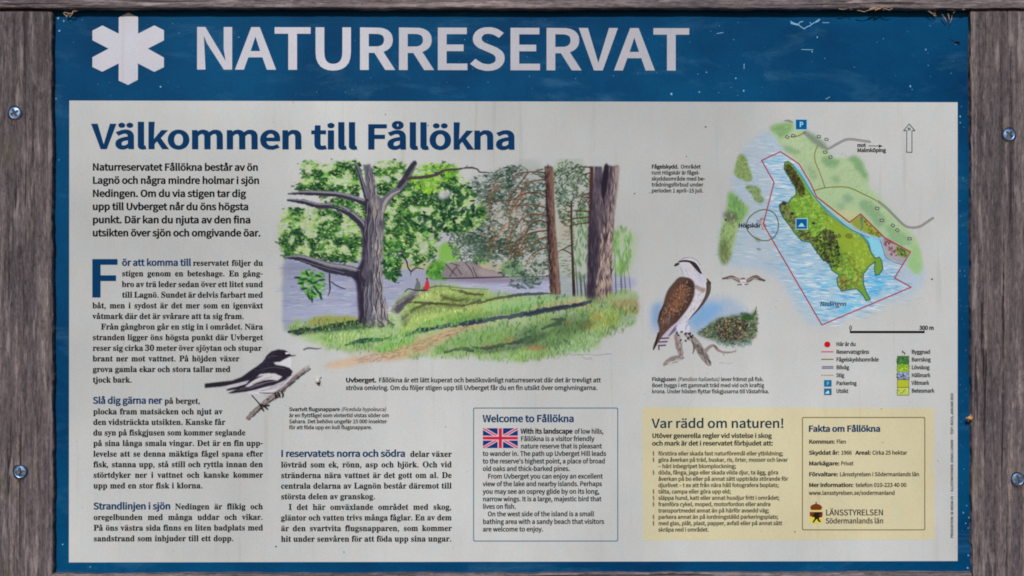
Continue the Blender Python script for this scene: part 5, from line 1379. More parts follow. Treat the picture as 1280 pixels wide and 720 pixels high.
    P([(768, 208), (774, 207), (772, 235), (768.5, 262), (766, 300), (764, 340), (766, 376), (752, 378), (753, 320), (757, 285), (762, 250)], (160, 142, 138), .9, 1.4, 2.4, 7, smooth=False)
    P([(755.5, 207), (761, 207), (760, 226), (755, 246), (752, 247), (752, 230)], (42, 36, 48), .9, .7, 1)
    P([(736, 290), (742, 285), (748, 300), (744, 340), (742, 378), (734, 378)], (50, 44, 58), .85, 1.5, 2, 7)
    big = [(742, 217), (750, 217), (753, 245), (757, 217), (771, 217), (768, 265), (765, 320), (764, 374), (737, 375), (738, 300)]
    c.hatch(big, 420, (5, 15), (.6, 1.4), [(40, 34, 46), (56, 48, 60), (140, 124, 122), (104, 92, 100), (36, 30, 40)], (1.42, 1.74), a=(.25, .65), clump=6, thr=.36, curve=.2)
    P([(736, 240), (742, 240), (748, 280), (746, 330), (743, 378), (734, 378), (736, 300)], (46, 40, 54), .45, 2, 2, 7)
    P([(755.5, 207), (760, 207), (759, 226), (755, 247), (752, 246), (752, 230)], (36, 30, 42), .8, .8, 1)
    c.hatch([(754, 285), (765, 290), (764, 372), (746, 374), (748, 330)], 150, (5, 14), (.7, 1.7), [(190, 172, 156), (46, 36, 44), (172, 148, 132)], (1.25, 1.9), a=(.35, .75), curve=.18)
    # meadow
    mead = [(360, 408), (378, 400), (400, 396), (430, 396), (452, 398), (485, 388), (500, 372), (520, 362), (545, 357), (580, 360), (620, 363), (660, 368), (700, 369), (740, 371), (770, 365), (796, 366), (797, 390), (790, 408), (770, 414), (750, 426), (744, 437),
            (715, 439), (692, 445), (660, 451), (640, 449), (600, 445), (560, 447), (500, 448), (470, 444), (425, 439), (400, 430), (380, 420), (362, 414)]
    P(mead, (134, 160, 98), .92, 2.6, 7, 9, mottle=.28, ms=13)
    P([(520, 362), (545, 357), (590, 361), (612, 366), (582, 378), (532, 384), (502, 390), (500, 376)], (140, 162, 90), .8, 2.4, 2, 8, mottle=.2)
    P([(505, 400), (540, 386), (600, 378), (640, 376), (600, 396), (540, 405), (500, 418)], (158, 172, 98), .8, 2.5, 3, 9, mottle=.2)
    P([(600, 382), (660, 373), (720, 372), (690, 384), (640, 390)], (132, 178, 122), .8, 2.5, 3, 9, mottle=.2)
    P([(660, 385), (700, 375), (730, 376), (738, 384), (700, 386)], (178, 154, 128), .75, 2)
    P([(764, 378), (780, 374), (797, 376), (797, 392), (776, 390)], (152, 124, 92), .8, 2, 2, 6)
    P([(372, 420), (400, 412), (450, 408), (480, 412), (450, 428), (410, 434)], (146, 174, 122), .8, 3, 3, 9, mottle=.2)
    for cols, lo, hi, n in (([(172, 188, 132), (160, 180, 112), (182, 186, 140)], 0, .44, 1500), ([(120, 152, 82), (136, 162, 92), (104, 146, 74)], .4, .58, 1700), ([(76, 118, 60), (92, 128, 66), (66, 104, 58)], .54, 9, 1700), ([(48, 76, 50), (58, 84, 54), (66, 80, 66)], .63, 9, 900)):
        c.dabs(mead, n, (1.2, 3.2), cols, (-1.9, -1.0), a=(.3, .75), asp=(.2, .4), clump=15, thr=lo, hi=hi, seed=41)
    c.dabs([(520, 362), (545, 359), (610, 364), (660, 370), (600, 378), (540, 388), (505, 396)], 340, (1.5, 4), [(160, 176, 100), (112, 138, 70), (138, 162, 86), (90, 112, 62)], (-.6, .2), a=(.25, .6), asp=(.25, .5), clump=9, thr=.42)
    # brown path
    P([(405, 458), (418, 452), (445, 444), (475, 438), (505, 428), (530, 420), (560, 411), (588, 404), (610, 400), (600, 408), (578, 416), (556, 426), (535, 438), (512, 446), (488, 452), (440, 456), (418, 461)], (176, 148, 118), .82, 2.4, 5, 8, mottle=.35)
    P([(410, 458), (430, 451), (450, 449), (440, 457), (420, 461)], (192, 168, 140), .7, 2.6)
    c.hatch([(440, 450), (480, 440), (530, 424), (580, 408), (590, 408), (545, 430), (500, 446), (460, 454)], 300, (2.5, 7), (.5, 1.1), [(134, 98, 76), (198, 170, 142), (150, 116, 90), (118, 84, 68)], (-.5, .1), a=(.25, .65))
    # mossy rocks and their dark hollows
    P([(488, 388), (496, 378), (506, 370), (518, 363), (532, 361), (540, 364), (528, 369), (516, 374), (506, 382), (498, 392)], (112, 107, 114), .95, .8, 1.5, 5, mottle=.15)
    c.hatch([(490, 388), (506, 371), (532, 362), (516, 374), (500, 390)], 60, (3, 7), (.6, 1.3), [(70, 66, 76), (140, 134, 138), (84, 80, 90)], (-.9, -.3), a=(.4, .8))
    P([(494, 386), (504, 376), (516, 370), (518, 373), (506, 382), (498, 391)], (60, 56, 68), .7, .8, 1.5, 5)
    S([(528, 362), (540, 359), (552, 357.5), (575, 360), (610, 361.5)], [1, 1.6, 1.4, 1, .6], (88, 82, 84), .8)
    for q in ([(542, 366), (552, 369), (562, 374), (574, 376), (582, 374)], [(560, 361), (575, 364), (590, 368), (604, 368)], [(502, 400), (512, 392), (520, 385), (536, 380), (556, 380)], [(580, 382), (590, 379), (600, 376)], [(500, 378), (520, 378), (552, 380), (580, 382)], [(596, 380), (616, 374), (640, 370), (672, 367), (688, 366)]):
        S(q, [1, 3, 3.4, 2.6, 1][:len(q)], (66, 66, 44), .75, rough=1.2)
    S([(630, 371), (650, 368), (676, 367), (688, 367)], [1, 3.4, 3, 1.4], (66, 78, 88), .85, rough=1)
    # bank under the oak
    P([(385, 401), (400, 396), (425, 395), (448, 397), (450, 402), (420, 404), (390, 406)], (136, 136, 76), .9, 1.2, 2, 6)
    S([(362, 415), (380, 412), (400, 411), (420, 407), (440, 404), (452, 404), (462, 408)], [3, 4.5, 5, 6, 6, 6, 3], (34, 54, 40), .95, rough=2.2)
    S([(366, 416), (374, 417), (382, 413)], [2, 4, 2], (30, 48, 44), .85, rough=1.5)
    S([(385, 415), (410, 413), (440, 410), (455, 408)], [1, 3, 4, 2], (84, 122, 100), .7, rough=1)
    S([(380, 437), (386, 435), (396, 436), (402, 435)], [2.2, 2.6, 2, 1], (84, 88, 104), .9)
    # grass strokes
    grs = [(74, 132, 52), (98, 152, 66), (134, 172, 84), (58, 108, 48), (158, 184, 104), (110, 160, 88)]
    c.hatch([(400, 420), (480, 408), (540, 395), (620, 382), (720, 374), (690, 386), (620, 396), (560, 408), (500, 424), (430, 440)], 1100, (2, 6), (.6, 1.3), grs, (-1.9, -1.0), a=(.15, .45), clump=12, thr=.42)
    c.hatch([(530, 445), (560, 424), (600, 404), (660, 394), (740, 380), (795, 380), (790, 408), (740, 430), (700, 445), (650, 451), (580, 448)], 1500, (2.5, 7.5), (.6, 1.4), [(62, 112, 48), (88, 140, 62), (122, 158, 86), (52, 88, 46), (142, 170, 104), (96, 132, 88), (132, 138, 72)], (-2.1, -.9), a=(.3, .8), clump=10, thr=.36)
    for x, y in ((610, 432), (664, 433), (730, 408), (735, 404), (745, 396), (705, 402), (636, 424), (673, 434)):
        P([(x - 9, y), (x, y - 3), (x + 8, y - 2), (x + 9, y + 3), (x - 4, y + 4)], (160, 112, 82), .7, 1.6, 2, 5)
    for q in ([(590, 434), (610, 435), (628, 431)], [(632, 430), (645, 428), (658, 423), (664, 420)], [(678, 411), (690, 406), (700, 404)], [(690, 399), (706, 400)], [(705, 425), (711, 430)], [(556, 440), (575, 436), (590, 438)]):
        S(q, [2.4, 4.6, 5, 3][:len(q)], (44, 54, 56), .8, rough=1.6)
    P([(775, 398), (792, 394), (796, 400), (780, 404)], (146, 164, 150), .7, 2)
    for q, col, a_ in (([(540, 442), (575, 420), (610, 410), (650, 408), (640, 425), (600, 436)], (96, 138, 74), .5), ([(650, 415), (690, 398), (730, 392), (740, 404), (715, 424), (680, 436)], (70, 108, 62), .55), ([(700, 432), (730, 420), (752, 416), (744, 436), (712, 441)], (138, 172, 124), .6),
                       ([(590, 446), (640, 436), (690, 440), (660, 451), (620, 452)], (126, 162, 92), .5), ([(738, 392), (768, 386), (772, 404), (745, 412)], (150, 164, 82), .6), ([(525, 404), (565, 394), (600, 392), (596, 400), (545, 410)], (104, 150, 72), .6), ([(640, 420), (668, 412), (682, 420), (660, 430)], (62, 92, 62), .5),
                       ([(470, 436), (505, 424), (520, 424), (500, 434), (480, 440)], (92, 160, 66), .6), ([(410, 420), (440, 414), (452, 420), (430, 428)], (150, 176, 112), .5)):
        P(q, col, a_, 3, 3, 7, mottle=.3, ms=5)
        c.hatch(q, 70, (2.5, 6), (.6, 1.3), [tuple(v * .78 for v in col), tuple(min(255, v * 1.18) for v in col)], (-2.0, -1.0), a=(.3, .75))
    for q, col, a_ in (([(500, 398), (514, 386), (540, 382), (580, 382), (560, 388), (520, 396), (505, 408)], (70, 80, 46), .55), ([(548, 366), (570, 372), (590, 374), (580, 380), (556, 376)], (86, 92, 50), .5), ([(560, 402), (600, 392), (650, 386), (640, 396), (600, 402), (566, 408)], (84, 118, 62), .5),
                       ([(362, 412), (400, 408), (450, 402), (470, 408), (440, 412), (400, 416), (368, 418)], (40, 58, 44), .7), ([(520, 366), (545, 361), (575, 363), (560, 368), (530, 374)], (166, 182, 110), .55), ([(510, 392), (545, 384), (580, 386), (550, 396), (516, 402)], (156, 180, 104), .5),
                       ([(590, 440), (640, 430), (668, 420), (690, 414), (668, 430), (630, 440)], (58, 78, 56), .55), ([(690, 410), (730, 400), (745, 404), (710, 418)], (74, 100, 60), .5)):
        P(q, col, a_, 1.6, 2.5, 5, mottle=.25, ms=5)
        c.hatch(q, 60, (2, 5), (.5, 1.1), [tuple(v * .8 for v in col), tuple(min(255, v * 1.25) for v in col)], (-1.9, -1.1), a=(.3, .7))
    # long shadows of the trunks across the grass
    S([(506, 420), (522, 414), (545, 410), (562, 407), (580, 404), (600, 401), (620, 398), (650, 394), (675, 389), (700, 385), (722, 381), (738, 377)], [2, 6, 5, 5, 6, 7, 4, 6, 7, 6, 5, 4], (56, 66, 84), .88, rough=2.0)
    S([(512, 418), (530, 412), (548, 410)], [2, 4.5, 2], (36, 44, 62), .85, rough=1.5)
    S([(576, 405), (590, 403), (602, 401)], [2, 5, 2], (38, 46, 64), .8, rough=1.2)
    S([(655, 393), (690, 386), (728, 380)], [3, 4, 2], (40, 44, 58), .75, rough=1.2)
    S([(430, 432), (445, 428), (460, 425), (474, 425), (488, 421)], [1.4, 5, 5.5, 4, 1.5], (48, 82, 64), .9, rough=1.5)
    S([(446, 428), (456, 426), (470, 425)], [2.4, 4.4, 2], (38, 58, 58), .8, rough=1)
    c.hatch([(430, 432), (500, 424), (540, 412), (600, 400), (600, 396), (500, 416)], 180, (3, 6), (.6, 1.2), [(94, 150, 70), (126, 170, 90), (66, 118, 58)], (-1.9, -1.1), a=(.5, .9))
    # two people sitting on the rock
    P([(529.4, 361.6), (531, 356), (532.6, 351), (535, 350), (536.4, 354), (536.8, 361), (533, 362.4)], (176, 50, 64), 1, .3)
    c.dab(533.8, 348.6, 1.4, 1.6, 0, (92, 56, 48))
    P([(518, 362), (520, 354), (522, 351), (525, 353), (525.5, 360), (523, 362)], (92, 104, 100), 1, .3)
    c.dab(521.4, 349.6, 1.5, 1.8, 0, (120, 86, 74))
    S([(526, 362.5), (534, 363), (520, 363), (511, 361), (506, 365)], [1.4, 1.8, 1.6, 1.4, 1], (46, 44, 52), .9)
    # oak: leaves behind the limbs
    R = [([(379, 204), (410, 206), (447, 205), (452, 240), (420, 240), (392, 238), (370, 236), (382, 222)], 420, 1),
         ([(352, 275), (362, 262), (400, 262), (432, 270), (450, 284), (453, 318), (440, 327), (402, 324), (356, 318), (350, 296)], 760, 2),
         ([(400, 247), (430, 250), (456, 258), (456, 275), (430, 258)], 120, 3),
         ([(470, 206), (504, 205), (498, 232), (478, 246), (472, 230)], 220, 4),
         ([(505, 226), (520, 210), (560, 205), (575, 212), (578, 226), (590, 240), (592, 254), (604, 262), (598, 282), (570, 290), (540, 286), (508, 292), (480, 300), (478, 262), (492, 240)], 1100, 5),
         ([(478, 296), (496, 300), (500, 330), (494, 348), (486, 348), (479, 330)], 150, 6),
         ([(500, 286), (540, 286), (548, 300), (540, 322), (516, 328), (500, 318)], 260, 7)]
    for q, n, sd in R:
        P(q, (152, 174, 112), .55, 2.5, 8, 9, seed=sd, mottle=.5, ms=9)
        CL = 9.5
        # one clump field: pale gaps, sunny leaves, mid leaves, deep shade
        c.dabs(q, int(n * .14), (1.0, 2.4), [(34, 66, 42), (48, 92, 50)], (-.7, .9), a=(.6, .95), asp=(.35, .65))
        c.dabs(q, int(n * 1.0), (1.4, 3.0), [(150, 180, 98), (166, 188, 116), (132, 170, 84)], (-.7, .7), a=(.35, .75), asp=(.35, .7), clump=CL, thr=.28, hi=.52, seed=sd, spread=2.6)
        c.dabs(q, int(n * 1.3), (1.4, 3.2), [(94, 146, 62), (74, 124, 56), (112, 160, 70)], (-.7, .8), a=(.45, .9), asp=(.35, .65), clump=CL, thr=.36, hi=.62, seed=sd, spread=2.6)
        c.dabs(q, int(n * 2.2), (1.3, 3.4), [(40, 82, 44), (52, 98, 48), (32, 66, 40)], (-.7, .9), a=(.55, .95), asp=(.35, .65), clump=CL, thr=.49, seed=sd, spread=2.6)
        c.dabs(q, int(n * 1.5), (1.2, 3.0), [(22, 50, 34), (28, 58, 40)], (-.7, .9), a=(.6, 1), asp=(.35, .65), clump=CL, thr=.60, seed=sd, spread=2.6)
        c.dabs(q, int(n * .9), (1.2, 3.0), [(172, 174, 176), (168, 182, 142), (156, 178, 120)], (-.5, .6), a=(.45, .85), asp=(.4, .8), clump=CL, thr=0, hi=.40, seed=sd, spread=2.6)
        c.dabs(q, int(n * 1.1), (.8, 1.9), [(70, 118, 58), (92, 140, 66), (26, 52, 36), (120, 160, 80)], (-.7, .9), a=(.35, .8), asp=(.35, .65), clump=CL, thr=.46, seed=sd, spread=2.6)
        c.dabs(q, int(n * .2), (.8, 1.6), [(186, 204, 138), (170, 192, 120)], (-.7, .8), a=(.6, .95), asp=(.35, .7))
    c.dabs([(545, 240), (575, 232), (590, 250), (596, 274), (560, 286), (520, 286), (520, 270), (545, 262)], 420, (1.6, 3.8), [(22, 54, 36), (30, 68, 42), (24, 48, 42), (40, 84, 46)], a=(.6, 1), asp=(.35, .65), clump=7, thr=.46, seed=21, spread=2.5)
    c.dabs([(505, 215), (550, 206), (572, 212), (560, 232), (530, 240)], 170, (1.6, 3.6), [(122, 174, 48), (96, 156, 44), (150, 188, 70)], a=(.5, .9), clump=8, thr=.4, seed=31)
    P([(548, 243), (556, 237), (564, 240), (558, 248), (550, 249)], (186, 182, 188), .8, 1.5)
    # leaf spray over the water
    c.dabs([(374, 348), (384, 337), (404, 343), (406, 362), (396, 374), (382, 368)], 130, (1.6, 3.2), [(60, 118, 50), (92, 148, 66), (118, 168, 84)], (-.6, .6), a=(.6, .95))
    for x, y, a_ in ((372, 347, .05), (376, 354, -.1), (380, 361, -.2), (388, 352, .5), (398, 345, .3), (402, 350, -.1), (394, 360, .9), (386, 371, 1.1), (392, 366, .7), (399, 366, .6), (401, 371, 1.2), (384, 342, 1.1), (380, 349, -.2), (394, 353, -.4), (390, 374, 1.5)):
        c.dab(x, y, 4.4, 1.5, a_, (26, 68, 36), .95)
    # trunk and limbs
    dk, md, lt = (38, 37, 52), (92, 92, 104), (160, 152, 150)
    trunk = [(452, 205), (456, 205), (462, 205), (465, 212), (468, 230), (471, 244), (478, 250), (480, 262), (479, 285), (478, 320), (477, 350), (480, 380), (484, 398), (488, 405), (470, 409), (450, 405), (448, 380), (446, 358), (442, 345), (452, 326), (455, 300), (457, 280), (459, 262), (456, 240)]
    P([(454, 206), (463, 205), (467, 222), (470, 242), (480, 250), (480, 280), (478, 330), (478, 365), (482, 392), (488, 404), (474, 406), (462, 409), (450, 404), (448, 380), (447, 356), (443, 344), (452, 328), (454, 300), (457, 270), (460, 252), (457, 228)], md, 1, .4, .8, 5, smooth=False)
    def limb(pts, ws, a=1.0):
        S(pts, ws, md, a, rough=.8)
        S([(x, y + w * .2) for (x, y), w in zip(pts, ws)], [w * .55 for w in ws], dk, .85 * a, rough=.9)
        S([(x, y - w * .3) for (x, y), w in zip(pts, ws)], [w * .2 for w in ws], (148, 142, 152), .6 * a)
    limb([(358, 322), (375, 322.5), (393, 328), (412, 335), (432, 338), (448, 343), (456, 352)], [3, 8, 11, 13, 14, 15, 14])
    limb([(360, 250), (378, 252), (398, 257), (415, 257), (430, 262), (444, 272), (455, 284), (458, 300)], [3, 6, 7, 8, 9, 10, 11, 10])
    limb([(361, 242.5), (380, 241), (405, 242), (425, 243.5), (442, 248), (456, 254), (460, 262)], [2.4, 5.5, 6.5, 6.5, 7.5, 8, 8])
    limb([(445, 206), (449, 216), (454, 232), (459, 250)], [4, 5.5, 6, 7])
    S([(518, 204), (513, 213), (506, 226), (498, 236), (486, 246), (477, 258), (473, 272)], [7, 9, 9, 8, 9, 12, 9], md, 1, rough=.8)
    S([(518, 204), (511, 214), (503, 227), (498, 234)], [4, 6, 6, 4], dk, .85, rough=1)
    S([(500, 238), (488, 245), (480, 256), (476, 275)], [1.6, 3, 4, 3], lt, .85, rough=.8)
    S([(505, 223), (525, 222), (543, 219), (556, 213), (572, 211.5), (588, 209.5), (597, 212), (600, 215), (616, 216)], [4, 4, 4, 3, 2.2, 2.2, 2, 2, .9], (64, 54, 60), .95, rough=.6)
    S([(581, 210), (585, 206.5)], [1.4, .8], (80, 70, 74), .9)
    limb([(479, 324), (484, 318), (492, 314), (502, 314)], [4, 4, 4, 3])
    S([(502, 318), (508, 326), (510, 334), (514, 339), (520, 335), (530, 336.5)], [2, 2, 1.8, 1.8, 1.6, .8], (44, 38, 46), .95)
    S([(514, 339), (513, 344)], [1.4, .8], (44, 38, 46), .95)
    S([(412, 342), (412, 352), (412.5, 362), (410, 370)], [2, 2, 1.8, .8], (44, 40, 52), .95)
    S([(414, 352), (419, 356), (424, 358.5), (432, 361.5)], [1.4, 1.4, 1.5, .9], (44, 40, 52), .95)
    # bark: dark flank left, light flank right
    P([(455, 250), (461, 262), (460, 290), (456, 320), (453, 345), (456, 380), (456, 404), (450, 404), (448, 380), (446, 356), (443, 345), (452, 328), (455, 300), (457, 275)], dk, .9, 1.2, 2, 6)
    P([(470, 292), (478, 288), (478, 330), (478, 365), (481, 390), (486, 403), (474, 404), (470, 380), (472, 340)], (152, 146, 146), .8, 1.6, 2, 6)
    P([(463, 222), (468, 240), (474, 256), (474, 280), (466, 275), (464, 250)], (150, 138, 134), .8, 1.4, 2, 6)
    P([(460, 338), (468, 340), (466, 352), (456, 356)], (44, 40, 54), .7, 1.4, 2, 5)
    tr = [(457, 210), (465, 212), (470, 246), (479, 262), (477, 340), (484, 400), (452, 402), (448, 350), (456, 310), (460, 262)]
    c.hatch(tr, 420, (6, 18), (.5, 1.1), [(62, 56, 70), (84, 78, 88), (138, 130, 130), (48, 42, 56)], (1.42, 1.74), a=(.2, .55), curve=.15)
    P([(455, 250), (461, 262), (459, 290), (455, 320), (453, 345), (456, 380), (457, 404), (450, 404), (448, 380), (446, 356), (443, 345), (452, 328), (455, 300), (457, 275)], (34, 30, 46), .72, 1.6, 2, 6)
    P([(462, 268), (468, 276), (464, 310), (460, 335), (456, 330), (459, 300)], (70, 66, 82), .5, 2, 2, 6)
    c.hatch([(466, 300), (478, 300), (478, 360), (485, 402), (468, 402), (466, 350)], 110, (5, 14), (.5, 1.2), [(180, 172, 168), (70, 66, 76), (150, 142, 142)], (1.4, 1.75), a=(.5, .9), curve=.25)
    for x0_, y0_, x1_, y1_ in ((458, 250, 456, 300), (462, 262, 459, 330), (466, 256, 464, 318), (470, 262, 469, 300), (473, 300, 471, 352), (468, 322, 466, 372), (461, 345, 458, 398), (465, 356, 464, 402), (470, 350, 472, 400), (475, 340, 478, 392), (478, 372, 482, 402), (455, 352, 453, 396), (467, 216, 470, 244), (460, 214, 463, 244)):
        n_ = 6
        q = [(x0_ + (x1_ - x0_) * t / n_ + c.rg.normal(0, .9), y0_ + (y1_ - y0_) * t / n_) for t in range(n_ + 1)]
        S(q, [.5, 1.2, 1.6, 1.0, 1.7, 1.1, .4], (46, 42, 56), .8, rough=.5, seed=int(x0_))
        S([(x + 1.3, y + .5) for x, y in q], [.3, .8, 1, .6, 1, .7, .3], (172, 166, 166), .55)
    for q in ([(449, 405), (456, 402), (452, 396)], [(486, 404), (492, 406), (481, 398)], [(474, 408), (480, 407), (472, 400)]):
        S(q, [2, 3, 1.5], (58, 54, 66), .8, rough=.8)
    c.hatch([(362, 408), (385, 400), (450, 398), (490, 398), (492, 410), (440, 412), (380, 416)], 200, (2, 5), (.5, 1.2), [(52, 84, 46), (98, 140, 72), (132, 160, 88)], (-1.9, -1.2), a=(.4, .85))
    for q in ([(372, 320), (395, 326), (420, 332), (450, 338)], [(375, 325), (400, 333), (430, 341)], [(385, 252), (410, 256), (440, 266)], [(380, 240), (420, 242), (450, 250)]):
        S(q, .9, (150, 144, 156), .5)
    # leaves in front of the trunk
    c.dabs([(479, 300), (500, 300), (500, 330), (482, 326)], 70, (1.4, 3), [(36, 84, 42), (66, 120, 54), (112, 160, 76)], a=(.6, .95))
    c.dabs([(478, 326), (492, 330), (492, 347), (484, 348)], 40, (1.4, 3), [(26, 70, 36), (42, 92, 44)], a=(.7, 1))
    c.dabs([(400, 250), (452, 270), (455, 258), (430, 250)], 50, (1.2, 2.4), [(40, 84, 44), (92, 138, 70)], a=(.5, .9))
    # pencilled scrawl under the painting
    for q in ([(706, 446), (711, 442), (716, 444), (722, 443), (728, 444)], [(722, 444), (735, 443), (745, 444), (758, 442.5), (764, 442.5)], [(728, 446), (734, 449), (738, 447), (740, 450)], [(700, 446), (697, 449)]):
        S(q, .8, (120, 118, 122), .7)
    return c.build('landscape_illustration', sign)


landscape()


# ---------------------------------------------------------------- small black and white bird on a twig
def flycatcher():
    c = Canvas(252, 430, 392, 526, 0.45)
    P, S = c.poly, c.stroke
    bk, gy, pw = (38, 34, 46), (120, 114, 122), (192, 190, 198)
    twig = [(311, 522), (320, 513), (330, 505), (342, 496), (352, 487), (362, 478), (373, 469), (386, 459.5)]
    S(twig, [6, 7.5, 6.5, 7.5, 6.5, 6.5, 5, 2], (124, 115, 112), 1, rough=1.5)
    S([(x + 1.6, y + 1.8) for x, y in twig], [2, 2.6, 2, 2.8, 2, 2.4, 2.2, 1.4], (54, 48, 50), .9, rough=1.4)
    S([(366, 472), (375, 464), (384, 457)], [2, 2, .8], (150, 140, 136), .8)
    c.hatch([(314, 520), (330, 502), (352, 484), (384, 458), (386, 461), (356, 490), (330, 511)], 120, (2, 5), (.5, 1), [(70, 62, 62), (166, 158, 154), (90, 82, 80)], (-1, -.5), a=(.5, .9))
    P([(362, 452), (365.5, 466), (363, 473), (356, 481), (346, 488), (330, 492.4), (313, 492), (306, 489), (330, 482), (352, 476), (356, 460)], pw, 1, .5)
    P([(281, 482), (300, 475), (314, 473), (316, 480), (300, 486), (284, 488)], (176, 172, 182), .95, .6)
    P([(256, 479.3), (270, 477.6), (290, 475.5), (302, 471), (312, 463.6), (322, 457), (329.5, 451), (333, 444.5), (339, 439), (348, 436.5), (356, 437.3), (361, 440.6), (364, 443.6), (369.6, 443.6), (369.6, 444.8), (362, 446), (356, 449), (350, 452.5),
       (342, 453.2), (345, 456), (355, 457.5), (362, 460), (366, 464), (364, 469.5), (358, 474), (350, 478), (342, 481.5), (334, 483), (320, 487), (306, 490), (290, 492), (284, 491.5), (296, 486.5), (286, 488), (283, 487), (296, 482), (304, 481), (309, 478), (304, 478), (290, 481), (276, 483.5), (256, 485.2)], bk, 1, .25, smooth=False)
    P([(342.5, 453), (350, 452.6), (357, 449), (363, 446), (364.5, 452), (363, 458.5), (354, 457)], (196, 196, 206), 1, .3, smooth=False)
    P([(356, 441), (361, 440.4), (362, 442), (357.5, 442.8)], (206, 204, 212), 1, .2, smooth=False)
    P([(306, 483.5), (317, 475), (325, 467.5), (335, 466.4), (344, 466.6), (353, 471), (347, 475.8), (338, 474.5), (330, 475.5), (320, 479), (311, 484)], (192, 188, 194), 1, .3, smooth=False)
    P([(318, 472), (330, 469), (322, 473), (310, 479), (306, 480)], bk, .9, .3, smooth=False)
    P([(282, 482.5), (296, 479), (312, 475), (308, 480), (296, 484), (285, 485)], (184, 180, 188), .9, .4, smooth=False)
    S([(284, 488), (300, 483.4), (308, 480.5)], [1.2, 2, 1], bk, .95)
    for q in ([(300, 486), (320, 481), (338, 477)], [(312, 485), (330, 479), (346, 476)]):
        S(q, .7, (130, 126, 138), .7)
    S([(324, 491), (334, 491.5), (346, 491)], [.6, 1.4, 1], (48, 44, 54), .9)
    for q in ([(335, 486), (350, 481), (360, 474)], [(318, 489), (336, 487), (350, 484)], [(330, 495), (340, 494)]):
        S(q, .7, (140, 132, 144), .7)
    for q in ([(316, 480), (330, 474), (340, 471)], [(320, 482), (336, 477.6), (346, 476.4)], [(296, 488), (314, 485), (330, 480)], [(326, 462), (342, 459), (356, 461)], [(334, 447), (340, 445), (346, 445)]):
        S(q, .9, (104, 100, 114), .55)
    c.hatch([(316, 490), (350, 484), (362, 470), (352, 478), (326, 488)], 50, (3, 7), (.4, .8), [(150, 146, 158), (132, 128, 140)], (-.7, -.1), a=(.3, .7))
    c.dab(354.5, 442.2, 1.1, 1.1, 0, (12, 10, 16))
    c.hatch([(318, 462), (330, 450), (337, 442), (348, 440), (340, 454), (330, 464)], 90, (2, 4), (.4, .9), [(60, 56, 74), (28, 24, 34)], (-.9, .2), a=(.4, .8))
    S([(315, 494.5), (321, 501), (326, 507)], [1.6, 1.6, 2], (46, 40, 46))
    for q in ([(325, 506), (328, 511), (330, 514)], [(327, 506), (332, 509), (335, 512)], [(344, 491), (345, 496), (348, 497)], [(352, 489), (354, 494), (353, 497)], [(348, 491), (350, 496)], [(331, 507), (336, 507)]):
        S(q, [2, 2.6, 1.4][:len(q)], (40, 34, 38))
    return c.build('flycatcher_illustration', sign)


flycatcher()


